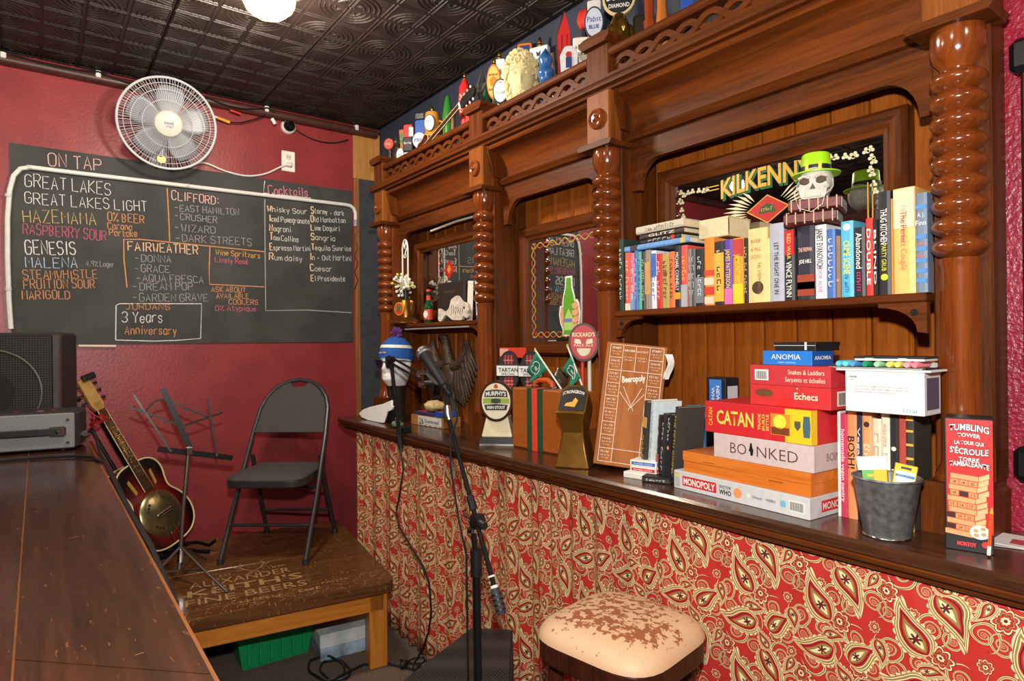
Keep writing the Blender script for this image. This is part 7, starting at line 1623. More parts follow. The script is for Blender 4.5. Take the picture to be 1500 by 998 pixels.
def bottle(name, label, loc_, glass, lab, cap_, sc=1.0, txt=None):
    t = empty(name, loc_, rad(25), label, 'bottle')
    MB().lathe([(0.001, 0), (0.029*sc, 0), (0.0305*sc, 0.004*sc), (0.0305*sc, 0.105*sc), (0.026*sc, 0.125*sc), (0.015*sc, 0.15*sc), (0.0125*sc, 0.2*sc), (0.014*sc, 0.203*sc), (0.014*sc, 0.212*sc), (0.001, 0.212*sc)], seg=22).build('glass', glass, t)
    MB().lathe([(0.0312*sc, 0.025*sc), (0.0312*sc, 0.09*sc)], seg=22, cap=False).build('label', paint(lab), t); MB().lathe([(0.001, 0.222*sc), (0.013*sc, 0.222*sc), (0.0155*sc, 0.208*sc), (0.0145*sc, 0.208*sc)], seg=16, cap=False).build('cap', paint(cap_), t)
    MB().lathe([(0.0162*sc, 0.150*sc), (0.0138*sc, 0.182*sc)], seg=20, cap=False).build('neck_label', paint(cap_), t)
    if txt: MB().prism([(0.017*math.cos(2*math.pi*k/16)*sc, 0.058*sc+0.024*sc*math.sin(2*math.pi*k/16)) for k in range(16)], 'y', -0.033*sc, -0.028*sc).build('label_oval', paint(txt), t)
M_GBOT = mat('bottle_green', (16, 70, 34), 0.08, var=0.05, coat=0.4)
bottle('beer_bottle', 'green beer bottle with red and white label on the left shelf', (-3.06, 1.735, ZL), M_GBOT, (214, 66, 50), (206, 60, 44), 0.85, (230, 226, 214))
bottle('blue_bottle', 'white and blue bottle beside the fish cutout on the left shelf', (-2.545, 1.745, ZL), mat('blue_glass', (40, 96, 190), 0.1, var=0.05, coat=0.3), (200, 216, 226), (236, 236, 230), 1.02, (110, 170, 210))
mb2 = empty('menu_folder', (-2.86, 1.755, ZL), rad(0), 'tall black upright menu folder behind the fish cutout', 'menu')
MB().rbox(-0.135, 0.135, 0.0, 0.016, 0, 0.215, 0.003).build('cover', mat('black_leatherette', (46, 36, 32), 0.55, var=0.2, nscale=60), mb2); fit_text('~~~~~~~~', 'lettering', paint((120, 84, 60)), mb2, (-0.01, -0.001, 0.165), h=0.014, width=0.11)
fs_ = empty('fish_cutout', (-2.74, 1.715, ZL), rad(12), 'pale carved wooden fish cutout standing on the left shelf', 'ornament')
fp2 = rpoly([(-0.13, 0.012), (-0.125, 0.075), (-0.075, 0.05), (-0.045, 0.07), (-0.03, 0.115), (0.015, 0.135), (0.05, 0.10), (0.09, 0.09), (0.10, 0.06), (0.085, 0.04), (0.10, 0.03), (0.085, 0.012), (0.055, 0.03), (0.05, 0.006), (-0.02, 0.008), (-0.07, 0.04), (-0.11, 0.0)], 0.010, 3)
MB().prism(fp2, 'y', -0.008, 0.008).build('fish', mat('pale_wood', (206, 196, 180), 0.7, var=0.25, nscale=60), fs_, 40)
for k in range(6): MB().tube([(-0.03+0.016*k, -0.0085, 0.035+0.008*(k % 2)), (-0.022+0.016*k, -0.009, 0.06), (-0.028+0.016*k, -0.0085, 0.085-0.004*k)], 0.0016, 4).build('scale_line', paint((110, 100, 90)), fs_, 0)
MB().ellip((0.066, -0.009, 0.068), (0.006, 0.003, 0.006), 10, 6).build('eye', paint(BLACK), fs_)
wc_ = empty('white_card', (-2.66, 1.775, ZL), rad(5), 'pair of tall white cards standing behind the fish cutout', 'card')
for x in (-0.045, 0.035): MB().rbox(x-0.022, x+0.022, 0, 0.004, 0, 0.205, 0.001).build('card', paint((232, 226, 214)), wc_, 0, rot=(0, rad(4 if x < 0 else -3), 0))

# ================================================================= MIDDLE BAY
mu = empty('stout_tap', (-2.185, 1.575, 1.0705), rad(44), 'cream ceramic stout beer tap with large oval badge on the counter', 'beer tap')
def frustum(b, w0, d0, z0, w1, d1, z1, y0=0.0, y1=0.0):
    return b.add([(-w0/2, y0-d0/2, z0), (w0/2, y0-d0/2, z0), (w0/2, y0+d0/2, z0), (-w0/2, y0+d0/2, z0), (-w1/2, y1-d1/2, z1), (w1/2, y1-d1/2, z1), (w1/2, y1+d1/2, z1), (-w1/2, y1+d1/2, z1)], [(0, 3, 2, 1), (4, 5, 6, 7), (0, 1, 5, 4), (1, 2, 6, 5), (2, 3, 7, 6), (3, 0, 4, 7)])
M_CER = mat('cream_ceramic', (232, 220, 180), 0.3, var=0.05, coat=0.3)
frustum(MB(), 0.150, 0.105, 0.0, 0.144, 0.10, 0.008).build('foot', M_STEEL, mu, 0)
frustum(MB(), 0.150, 0.105, 0.008, 0.138, 0.095, 0.034).build('black_plinth', M_BLACKP, mu, 0)
bevel(frustum(MB(), 0.134, 0.092, 0.034, 0.088, 0.066, 0.13).build('lower_body', M_CER, mu, 0), 0.006)
bevel(frustum(MB(), 0.088, 0.066, 0.13, 0.105, 0.07, 0.24).build('upper_body', M_CER, mu, 0), 0.006)
W_BDG = mat('badge_brown', (70, 40, 26), 0.25, 0.2, var=0.15, coat=0.4)
o = badge(mu, 0.142, 0.172, 0.188, -0.032, W_BDG, (232, 222, 190), (('~~~~~ ~~~~~~', 0.050, 0.005, 0.05, (150, 110, 60), 0),), th=0.022)
for pts_, c in (([(-0.05, 0.205), (0.05, 0.205), (0.046, 0.232), (0, 0.236), (-0.046, 0.232)], (30, 28, 30)), ([(-0.044, 0.150), (0.044, 0.150), (0.05, 0.172), (0, 0.176), (-0.05, 0.172)], (30, 28, 30)), ([(-0.056, 0.178), (0.056, 0.178), (0.056, 0.200), (-0.056, 0.200)], (150, 170, 60))):
    MB().prism(pts_, 'y', -0.0568, -0.0552).build('banner', paint(c), o, 0)
fit_text("MURPHY'S", 'lettering', paint(WHITE), o, (0, -0.0572, 0.218), h=0.018, width=0.086, bold=0.03, arc=0.003); fit_text('IRISH STOUT', 'lettering', paint(WHITE), o, (0, -0.0572, 0.162), h=0.012, width=0.076, bold=0.03)
MB().prism([(-0.02, 0.182), (0.0, 0.178), (0.02, 0.182), (0.02, 0.196), (0.0, 0.2), (-0.02, 0.196)], 'y', -0.0576, -0.0568).build('leaf_print', paint((40, 60, 30)), o, 0); MB().prism([(-0.007, 0.242), (0.007, 0.242), (0.009, 0.252), (0, 0.262), (-0.009, 0.252)], 'y', -0.0572, -0.0552).build('crest_print', paint((196, 60, 40)), o, 0)
MB().tube([(0.055, 0.05*1.0, 0.0), (0.06, -0.06, 0.0)], 0.001, 4) if False else None
# striped case
cs2 = empty('striped_case', (-2.093, 1.578, 1.0705), rad(2), 'tan brown case with green and red webbing stripe on the counter', 'case')
M_TAN = mat('tan_leather', (160, 82, 24), 0.45, var=0.12, nscale=40, bump=0.1)
MB().rbox(0, 0.405, 0, 0.085, 0, 0.247, 0.006).build('body', M_TAN, cs2)
for x0, x1, c in ((0.098, 0.128, (20, 66, 36)), (0.1285, 0.1605, (222, 60, 34)), (0.161, 0.191, (20, 66, 36))):
    MB().box(x0, x1, -0.0015, 0.0, 0.0, 0.247).box(x0, x1, -0.0015, 0.085, 0.247, 0.2485).build('stripe', mat('web_%d' % c[0], c, 0.85, var=0.15, nscale=200), cs2, 0)
MB().box(0.335, 0.3365, -0.0012, 0.0, 0.0, 0.246).build('seam', paint((226, 140, 90)), cs2, 0)
hd = [(0.09, 0.05, 0.248), (0.095, 0.05, 0.268), (0.12, 0.05, 0.28), (0.17, 0.05, 0.28), (0.195, 0.05, 0.268), (0.20, 0.05, 0.248)]
MB().tube(hd, 0.011, 10).build('handle', mat('orange_leather', (196, 84, 30), 0.45, var=0.1), cs2)
for x in (0.09, 0.20): MB().rbox(x-0.012, x+0.012, 0.036, 0.064, 0.2475, 0.256, 0.002).build('handle_mount', M_CHROME, cs2)
# tartan taps
def tartan(label, x, y, rz, grp):
    t = empty('tartan_tap', (x, y, 1.0705), rad(rz), label, 'beer tap', grp)
    MB().lathe([(0.001, 0), (0.028, 0), (0.03, 0.008), (0.014, 0.018), (0.011, 0.05), (0.011, 0.25), (0.001, 0.25)], seg=16).build('post', M_CHROME, t)
    o = badge(t, 0.098, 0.178, 0.308, -0.008, (24, 22, 24), (36, 34, 36), (), th=0.018)
    for x in (-0.014, 0.0, 0.014):
        for a, b in ((0.338, 0.378), (0.238, 0.282)): MB().box(x-0.004, x+0.004, -0.0284, -0.0268, a, b).build('tartan_stripe', paint((190, 50, 52)), o, 0)
    for z in (0.25, 0.265, 0.355): MB().box(-0.022, 0.022, -0.0288, -0.027, z-0.002, z+0.002).build('tartan_stripe', paint((214, 120, 110)), o, 0)
    pl_ = MB().rbox(-0.056, 0.056, -0.034, -0.0275, 0.284, 0.336, 0.003).build('name_plate', paint((24, 22, 24)), o, 0); MB().box(-0.052, 0.052, -0.0352, -0.0338, 0.288, 0.332).build('plate_face', paint((232, 230, 226)), pl_, 0)
    fit_text('TARTAN', 'lettering', paint((24, 22, 24)), pl_, (0, -0.0356, 0.314), h=0.017, width=0.088, bold=0.02); fit_text('SPECIAL', 'lettering', paint((24, 22, 24)), pl_, (0, -0.0356, 0.296), h=0.010, width=0.062, bold=0.01)
tartan('black oval ale tap with full tartan name plate behind the striped case', -2.222, 1.668, 38, 'tartan ale taps'); tartan('black oval ale tap half hidden by the left green flag', -2.105, 1.70, 34, 'tartan ale taps')
rb_ = empty('red_card_sign', (-2.278, 1.692, 1.0705), rad(0), 'red cardboard sign with cut-out side strip beside the second column', 'sign')
MB().rbox(-0.055, -0.005, 0, 0.006, 0, 0.40, 0.001).build('strip', paint((214, 70, 50)), rb_, 0); MB().rbox(-0.055, 0.135, 0, 0.006, 0.365, 0.41, 0.001).build('head_strip', paint((214, 60, 46)), rb_, 0); MB().box(-0.053, 0.01, -0.0008, 0, 0.37, 0.405).build('pale_print', paint((236, 176, 156)), rb_, 0); fit_text('~~~~', 'lettering', paint((240, 226, 210)), rb_, (0.02, -0.001, 0.386), h=0.014, width=0.04)
# flags
def flag(label, base, tip, pts4, rz):
    t = empty('shamrock_flag', base, 0, label, 'flag', 'green shamrock flags')
    tip = Vector(tip)-Vector(base)
    MB().tube([(0, 0, 0), tip], 0.0035, 6).build('stick', paint((232, 232, 226)), t); MB().ellip(tip, (0.005, 0.005, 0.009), 8, 6).build('finial', paint((206, 180, 70)), t)
    A_, B_, C_, D_ = [Vector(p)-Vector(base) for p in pts4]
    def fn(u, v):
        p = (A_*(1-u)+B_*u)*(1-v)+(D_*(1-u)+C_*u)*v; n = Vector((0.3, -0.95, 0)); return p+n*(0.010*math.sin(6*u+2*v)*v+0.006*math.sin(9*u))
    o = MB().grid(fn, 10, 10).build('cloth', mat('flag_green', (26, 124, 96), 0.8, var=0.1, nscale=40), t, 60)
    md = o.modifiers.new('t', 'SOLIDIFY'); md.thickness = 0.001
    tre = []
    for k in range(37):
        a = 2*math.pi*k/36; r = 0.20+0.13*abs(math.cos(1.5*a)); tre.append(fn(0.5+r*math.cos(a)*0.95, 0.5+r*math.sin(a)*0.95)+Vector((0.3, -0.95, 0))*0.003)
    MB().tube(tre, 0.0016, 4).build('shamrock_outline', paint(WHITE), t)
    q = [fn(0.40, 0.42), fn(0.60, 0.42), fn(0.60, 0.56), fn(0.40, 0.56)]; n = Vector((0.3, -0.95, 0)); MB().add([p+n*0.003 for p in q]+[p+n*0.0042 for p in q], [(0, 1, 2, 3), (7, 6, 5, 4), (0, 4, 5, 1), (1, 5, 6, 2), (2, 6, 7, 3), (3, 7, 4, 0)]).build('flag_label', paint((226, 214, 200)), t, 0)
flag('green shamrock flag slanting left over the striped case', (-1.865, 1.652, 1.318), (-2.026, 1.652, 1.472), [(-2.020, 1.650, 1.464), (-1.945, 1.650, 1.394), (-2.055, 1.650, 1.330), (-2.072, 1.650, 1.388)], 0)
flag('green shamrock flag drooping right under the red ale tap', (-1.735, 1.652, 1.318), (-1.826, 1.652, 1.488), [(-1.806, 1.650, 1.452), (-1.752, 1.650, 1.366), (-1.800, 1.650, 1.330), (-1.850, 1.650, 1.398)], 0)
gm = empty('glass_tankard', (-1.975, 1.735, 1.0705), rad(20), 'pewter lidded tankard standing behind the striped case', 'tankard')
M_PEW = mat('pewter', (140, 132, 116), 0.25, 0.8, var=0.3, nscale=60)
MB().lathe([(0.001, 0), (0.042, 0), (0.044, 0.01), (0.038, 0.03), (0.036, 0.26), (0.04, 0.28), (0.03, 0.30), (0.012, 0.315), (0.006, 0.325), (0.001, 0.327)], seg=22).build('body', M_PEW, gm); MB().tube([(0.036, 0, 0.25), (0.07, 0, 0.24), (0.075, 0, 0.16), (0.038, 0, 0.12)], 0.006, 8).build('handle', M_PEW, gm); MB().tube([(0.036, 0, 0.28), (0.05, 0, 0.30), (0.045, 0, 0.315)], 0.004, 6).build('thumb_lever', M_CHROME, gm)
# red ale tap
ra = empty('red_ale_tap', (-1.795, 1.712, 1.0705), rad(42), 'red oval ale tap with red handle in front of the third column', 'beer tap')
MB().lathe([(0.001, 0), (0.026, 0), (0.028, 0.008), (0.012, 0.02), (0.009, 0.06), (0.001, 0.06)], seg=16).build('ferrule', M_CHROME, ra)
MB().rbox(-0.014, 0.0, -0.010, 0.010, 0.055, 0.37, 0.004).build('red_handle', paint((206, 40, 36)), ra); MB().rbox(0.012, 0.026, -0.006, 0.012, 0.055, 0.37, 0.004).build('cream_handle', paint((232, 226, 200)), ra)
o = badge(ra, 0.118, 0.150, 0.432, -0.008, (66, 22, 20), (200, 46, 40), (("RICKARD'S", 0.030, 0.016, 0.088, (246, 226, 190), 0.02), ('PALE ALE', -0.012, 0.009, 0.074, (246, 226, 190), 0.01)), th=0.022)
for s in (-1, 1): MB().prism(rpoly([(s*0.008, 0.424), (s*0.036, 0.428), (s*0.034, 0.446), (s*0.012, 0.442)], 0.004, 3), 'y', -0.0335, -0.0312).build('scroll_print', paint((236, 226, 196)), o, 0)
MB().prism([(0.026*math.cos(math.pi+math.pi*k/12), 0.408+0.03*math.sin(math.pi+math.pi*k/12)) for k in range(13)], 'y', -0.0335, -0.0312).build('shield_print', paint((232, 222, 190)), o, 0)
# strongbow-style gold tap
gb_ = empty('cider_tap', (-1.63, 1.508, 1.0705), rad(32), 'gold waisted cider tap with slanted black badge beside the wooden board', 'beer tap')
M_GLD = mat('satin_gold', (150, 104, 40), 0.32, 0.75, var=0.25, nscale=14)
prof_ = [(0.0, 0.062, 0.06, 0.0), (0.07, 0.046, 0.048, 0.002), (0.12, 0.038, 0.042, 0.004), (0.16, 0.042, 0.05, -0.004), (0.195, 0.052, 0.06, -0.018)]
b = MB(); vs_ = []; fs2 = []
for z, hw, hd_, yo in prof_: vs_ += [(-hw, yo-hd_, z), (hw, yo-hd_, z), (hw, yo+hd_, z), (-hw, yo+hd_, z)]
for k in range(len(prof_)-1):
    for j in range(4): fs2.append((4*k+j, 4*k+(j+1) % 4, 4*k+4+(j+1) % 4, 4*k+4+j))
fs2 += [(3, 2, 1, 0), tuple(range(4*len(prof_)-4, 4*len(prof_)))]
b.add(vs_, fs2); bevel(b.build('column', M_GLD, gb_, 30), 0.005)
hd2 = MB().prism(rpoly([(-0.052, 0.0), (0.052, 0.0), (0.052, 0.088), (0.03, 0.118), (-0.03, 0.118), (-0.052, 0.088)], 0.006, 3), 'y', -0.05, 0.02).xf(Matrix.Translation((0, -0.03, 0.16)) @ Matrix.Rotation(rad(-42), 4, 'X')); hd2.build('head', M_GLD, gb_, 30)
MX = Matrix.Translation((0, -0.03, 0.16)) @ Matrix.Rotation(rad(-42), 4, 'X')
MB().prism(rpoly([(-0.045, 0.008), (0.045, 0.008), (0.045, 0.085), (0.026, 0.11), (-0.026, 0.11), (-0.045, 0.085)], 0.005, 3), 'y', -0.0515, -0.049).xf(MX).build('badge_face', paint((30, 26, 26)), gb_, 0)
u_ = MX.to_3x3() @ Vector((1, 0, 0)); v_ = MX.to_3x3() @ Vector((0, 0, 1))
fit_text('STRONGBOW', 'lettering', paint((236, 230, 214)), gb_, MX @ Vector((0, -0.0522, 0.078)), u_, v_, 0.014, 0.078, bold=0.02, arc=0.010)
MB().prism([(-0.026, 0.026), (0.012, 0.022), (0.02, 0.05), (0.008, 0.062), (0.0, 0.044), (-0.02, 0.038)], 'y', -0.0522, -0.051).xf(MX).build('archer_print', paint((226, 170, 60)), gb_, 0)

# ================================================================= ORNAMENTS ALONG THE TOP OF THE BACK BAR
ZD = 2.4465; GT = 'tap handles along the top of the back bar'
def handle(x, label, y=1.71, rz=40, cat='tap handle', name='tap_handle'):
    k = y/1.71   # those standing further back stand further along and are taller
    t = empty(name, (x*k, y, ZD), rad(rz), label, cat, GT); s = 1+(k-1)*3.6; t.scale = (s, s, s)
    MB().lathe([(0.001, 0), (0.024, 0), (0.024, 0.01), (0.012, 0.016), (0.010, 0.05), (0.001, 0.05)], seg=14).build('ferrule', M_CHROME, t)
    return t
def finial(t, z, m=None): MB().lathe([(0.007, z), (0.010, z+0.006), (0.006, z+0.014), (0.008, z+0.022), (0.005, z+0.034), (0.001, z+0.037)], seg=12).build('finial', m or M_BRASS, t)
def paddle(t, w0, w1, z0, z1, m, th=0.018):
    bevel(MB().prism(rpoly([(-w0/2, z0), (w0/2, z0), (w1/2, z1), (-w1/2, z1)], min(w0, w1)*0.3, 4), 'y', -th/2, th/2).build('paddle', m, t, 40), 0.003)
dz = lambda z: z-ZD
t = handle(-3.46, 'red round badge tap handle beside the plywood strip', 1.76); paddle(t, 0.012, 0.016, 0.045, 0.25, M_CHROME); badge(t, 0.058, 0.062, 0.262, -0.008, (190, 60, 44), (206, 96, 76), (('~~~', 0, 0.012, 0.03, WHITE, 0.02),))
t = handle(-3.348, 'silver donkey figure tap handle', 1.775); MB().tube([(0, 0, 0.04), (0, 0, 0.15)], 0.012, 8).build('post', M_PEW, t); MB().ellip((0, 0, 0.19), (0.022, 0.03, 0.045), 12, 8).build('figure_body', M_PEW, t); MB().ellip((0.0, -0.02, 0.245), (0.016, 0.024, 0.018), 10, 8).build('figure_head', M_PEW, t)
for s in (-1, 1): MB().tube([(s*0.008, -0.012, 0.255), (s*0.014, -0.008, 0.285)], [0.006, 0.002], 6).build('ear', M_PEW, t); MB().tube([(s*0.012, -0.01, 0.17), (s*0.014, -0.015, 0.125)], 0.007, 6).build('foreleg', M_PEW, t)
t = handle(-3.272, 'light wooden paddle tap handle with green oval badge', 1.77); paddle(t, 0.024, 0.060, 0.045, 0.30, wood('paddle_wood', (176, 104, 56), (206, 136, 80), 'z', coat=0.2)); badge(t, 0.05, 0.056, 0.25, -0.008, (40, 120, 60), (60, 140, 80), (('~~~~~~', 0, 0.010, 0.036, (236, 120, 100), 0.02),), th=0.004)
t = handle(-3.315, 'small white oval tap handle in front of the wooden paddle', 1.712); paddle(t, 0.014, 0.018, 0.045, 0.13, M_CHROME); badge(t, 0.045, 0.075, 0.155, -0.008, (232, 230, 222), (226, 226, 226), (('~~~~~', 0, 0.012, 0.03, (40, 70, 130), 0.02),))
t = handle(-3.225, 'red white and black angled tap handle'); paddle(t, 0.03, 0.05, 0.045, 0.16, paint(WHITE)); paddle(t, 0.045, 0.055, 0.15, 0.31, paint((206, 40, 40))); MB().rbox(-0.028, 0.034, -0.024, -0.006, 0.15, 0.235, 0.006).build('black_plate', paint((28, 28, 30)), t); fit_text('Black Keg', 'lettering', paint((220, 220, 220)), t, (0.003, -0.0245, 0.2), h=0.014, width=0.045); MB().rbox(0.0, 0.03, -0.012, 0.012, 0.235, 0.30, 0.008).build('white_cap', paint(WHITE), t)
t = handle(-3.085, 'blue rectangular tap handle with round white emblem', 1.755); paddle(t, 0.046, 0.056, 0.045, 0.30, paint((30, 80, 170))); badge(t, 0.07, 0.08, 0.19, -0.01, (200, 206, 214), (226, 230, 236), (('PBR', 0, 0.018, 0.05, (40, 80, 170), 0.03),)); MB().rbox(-0.026, 0.026, -0.014, 0.014, 0.30, 0.335, 0.004).build('silver_top', M_CHROME, t)
t = handle(-2.955, 'amber beer mug shaped tap handle with oval badge', 1.765); MB().lathe([(0.001, 0.05), (0.036, 0.05), (0.038, 0.16), (0.034, 0.17), (0.04, 0.25), (0.034, 0.30), (0.001, 0.30)], seg=18).build('mug', mat('amber_beer', (216, 140, 44), 0.3, var=0.1, coat=0.3), t); badge(t, 0.056, 0.085, 0.24, -0.036, (40, 40, 46), (230, 226, 216), (('~~~', 0.01, 0.014, 0.036, (60, 80, 130), 0.03),), th=0.006); finial(t, 0.30); MB().tube([(0.036, 0, 0.26), (0.062, 0, 0.25), (0.062, 0, 0.19), (0.037, 0, 0.18)], 0.006, 8).build('mug_handle', mat('amber_beer', (216, 140, 44)), t)
t = handle(-2.795, 'green bottle shaped tap handle', 1.76); MB().lathe([(0.001, 0.05), (0.02, 0.05), (0.022, 0.18), (0.026, 0.24), (0.018, 0.30), (0.010, 0.335), (0.001, 0.345)], seg=18).build('bottle', mat('leaf_green', (50, 120, 44), 0.25, var=0.1, coat=0.3), t); MB().rbox(0.018, 0.036, -0.014, 0.014, 0.16, 0.27, 0.006).build('brown_side', paint((130, 90, 56)), t)
t = handle(-2.63, 'red tapering tap handle with white script', 1.755); MB().lathe([(0.001, 0.05), (0.016, 0.05), (0.020, 0.16), (0.032, 0.25), (0.026, 0.33), (0.010, 0.365), (0.001, 0.368)], seg=18).build('red_body', paint((206, 36, 34)), t); finial(t, 0.365); fit_text('~~~~~~', 'lettering', paint(WHITE), t, (-0.012, -0.030, 0.25), (0, 0, 1), (-1, 0, 0), 0.014, 0.09)
mg = empty('miniature_guitar', (-3.01, 1.688, ZD+0.105), 0, 'sunburst miniature electric guitar leaning on the gallery', 'guitar', GT)
MGM = Matrix.Translation((0, 0, 0)) @ Matrix.Rotation(rad(72), 4, 'Y')
gbody = rpoly([(-0.06, -0.03), (-0.02, -0.075), (0.04, -0.07), (0.075, -0.03), (0.06, 0.02), (0.075, 0.055), (0.03, 0.085), (0.0, 0.06), (-0.04, 0.085), (-0.07, 0.05), (-0.05, 0.01)], 0.016, 4)
MB().prism(gbody, 'y', -0.01, 0.01).xf(MGM).build('body', mat('mini_sunburst', (84, 30, 20), 0.2, var=0.5, nscale=14, coat=0.5), mg, 50); MB().tube([(x, -0.0105, z) for x, z in gbody], 0.002, 5, closed=True).xf(MGM).build('binding', M_IVORY, mg)
MB().rbox(-0.012, 0.012, -0.018, -0.008, 0.02, 0.40, 0.002).xf(MGM).build('neck', M_FRET, mg); 
for s in (-1, 1): MB().tube([(s*0.0125, -0.016, 0.02), (s*0.0125, -0.016, 0.40)], 0.0018, 5).xf(MGM).build('neck_binding', M_IVORY, mg)
for k in range(10): MB().box(-0.012, 0.012, -0.0195, -0.0175, 0.10+0.03*k, 0.1015+0.03*k).xf(MGM).build('fret', M_CHROME, mg, 0)
for z in (-0.02, 0.02): MB().rbox(-0.022, 0.022, -0.016, -0.009, z-0.008, z+0.008, 0.003).xf(MGM).build('pickup', paint((220, 216, 200)), mg, 0)
MB().prism([(-0.012, 0.40), (0.012, 0.40), (0.026, 0.43), (0.022, 0.53), (0.0, 0.545), (-0.022, 0.53), (-0.026, 0.43)], 'y', -0.012, 0.0).xf(MGM).build('headstock', M_BLACKP, mg)
for s in (-1, 1):
    for k in range(3): MB().ellip((s*0.034, -0.006, 0.45+0.03*k), (0.008, 0.005, 0.006), 8, 6).xf(MGM).build('tuner', paint((230, 226, 210)), mg)
MB().rbox(-0.018, 0.018, -0.016, -0.01, 0.395, 0.41, 0.002).xf(MGM).build('nut_capo', paint(WHITE), mg)
t = handle(-2.585, 'small red tap handle beside the gallery post', 1.72); paddle(t, 0.03, 0.045, 0.045, 0.19, paint((214, 34, 30)))
t = handle(-2.489, 'dark antler shaped tap handle above the green bottle', 1.74); MB().tube([(0, 0, 0.05), (0.004, 0, 0.2), (-0.012, 0, 0.30), (0.006, 0, 0.36)], [0.012, 0.012, 0.008, 0.003], 8).build('antler', mat('antler_brown', (66, 56, 46), 0.6, var=0.3), t); MB().tube([(0, 0, 0.26), (0.03, 0, 0.31), (0.022, 0, 0.35)], [0.008, 0.006, 0.002], 8).build('antler_tine', mat('antler_brown', (66, 56, 46)), t)
t = handle(-2.44, 'dark green round shouldered tap handle behind the gallery post', 1.80); MB().lathe([(0.001, 0.05), (0.022, 0.05), (0.028, 0.2), (0.02, 0.29), (0.001, 0.30)], seg=16).build('green_body', paint((28, 76, 48)), t)
t = handle(-2.375, 'orange oval ale badge tap handle with brass finial', 1.745); paddle(t, 0.016, 0.02, 0.045, 0.22, M_CHROME); o = badge(t, 0.064, 0.155, 0.27, -0.006, (190, 110, 40), (232, 180, 90), (('BROWN ALE', 0.03, 0.010, 0.042, (120, 40, 30), 0.02), ('NEWCASTLE', -0.035, 0.010, 0.044, (120, 40, 30), 0.02))); MB().prism([(0.020*math.cos(2*math.pi*k/5+0.3+(0.63 if False else 0)), 0.27+0.024*math.sin(2*math.pi*k/5+0.3)) for k in range(5)], 'y', -0.0205, -0.018).build('star_print', paint((214, 120, 40)), o, 0); finial(t, 0.345)
t = handle(-2.335, 'white tap handle with red leaf and tall brass top left of the bust', 1.82); paddle(t, 0.03, 0.05, 0.045, 0.36, paint((232, 228, 222))); finial(t, 0.36); MB().prism([(-0.01, 0.30), (0, 0.29), (0.01, 0.30), (0.006, 0.318), (-0.006, 0.318)], 'y', -0.011, -0.008).build('leaf_print', paint((200, 40, 50)), t, 0)
t = handle(-2.322, 'low white oval tap handle with green script beside the bust', 1.738); paddle(t, 0.016, 0.02, 0.045, 0.16, M_CHROME); badge(t, 0.07, 0.11, 0.21, -0.008, (30, 30, 32), (236, 234, 228), (('~~~~~~~~', -0.005, 0.016, 0.052, (40, 110, 70), 0.0), ('*', 0.03, 0.02, 0.016, (200, 40, 50), 0.03)))
# plaster bust
bs = empty('plaster_bust', (-2.195, 1.724, ZD), rad(50), 'cream plaster bust of a curly bearded head on top of the back bar', 'bust')
M_PLAS = mat('cream_plaster', (226, 206, 150), 0.6, var=0.1, nscale=30, bump=0.1)
hm = MB()
def bust_fn(u, v):
    p = Vector(head_fn(u, v)); return (p.x*0.92, p.y*0.9, (p.z-0.2)*1.0+0.115)
hm.grid(bust_fn, 48, 36); hm.build('head', M_PLAS, bs, 70)
MB().lathe([(0.001, 0), (0.06, 0), (0.062, 0.02), (0.045, 0.04), (0.048, 0.14), (0.001, 0.15)], seg=20).build('neck', M_PLAS, bs)
for s in (-1, 1): MB().ellip((s*0.03, -0.072, 0.246), (0.013, 0.008, 0.007), 10, 6).build('eyelid', M_PLAS, bs); MB().tube([(s*0.012, -0.085, 0.262), (s*0.03, -0.083, 0.269), (s*0.05, -0.068, 0.260)], 0.005, 6).build('brow', M_PLAS, bs)
random.seed(8)
cu = MB()
bs.scale = (0.86, 0.56, 0.97)
for k in range(230):
    a = random.uniform(0, 2*math.pi); t_ = random.uniform(0.02, 0.98)
    p = Vector(bust_fn(a/(2*math.pi), t_)); front = math.sin(a) < -0.42
    if front and 0.12 < t_ < 0.70: continue
    r = random.uniform(0.014, 0.022); n = Vector((p.x, p.y, 0)).normalized()
    c = p+n*0.006+Vector((0, 0, 0.004)); ph = random.uniform(0, 6)
    q = n.cross(Vector((0, 0, 1)))
    cu.tube([c+(q*math.cos(ph+j*0.9)+Vector((0, 0, 1))*math.sin(ph+j*0.9))*r*(1-j*0.1)+n*0.002*j for j in range(8)], [0.007]*7+[0.003], 5)
tag(cu.build('curls', M_PLAS, bs, 60), kind='stuff')
t = handle(-2.145, 'orange framed blue tap handle behind the bust', 1.85); paddle(t, 0.04, 0.055, 0.045, 0.36, paint((206, 110, 40))); MB().box(-0.018, 0.018, -0.0105, -0.008, 0.29, 0.35).build('blue_panel', paint((40, 60, 110)), t, 0)
t = handle(-2.045, 'white square topped tap handle with stag and brass finial', 1.842, 25); paddle(t, 0.03, 0.04, 0.045, 0.20, paint((214, 210, 200))); MB().rbox(-0.036, 0.036, -0.012, 0.012, 0.19, 0.315, 0.003).build('sign_block', paint((236, 234, 228)), t); finial(t, 0.315); fit_text("KEITH'S", 'lettering', paint((40, 50, 80)), t, (0, -0.0125, 0.25), h=0.015, width=0.056, bold=0.02); fit_text('ALEXANDER', 'lettering', paint((40, 50, 80)), t, (0, -0.0125, 0.268), h=0.007, width=0.05); MB().prism([(-0.006, 0.28), (0.006, 0.28), (0.009, 0.298), (0.0, 0.29), (-0.009, 0.298)], 'y', -0.0135, -0.012).build('stag_print', paint((40, 50, 80)), t, 0); MB().box(-0.03, 0.03, -0.0135, -0.012, 0.20, 0.222).build('leaf_band', paint((206, 150, 90)), t, 0)
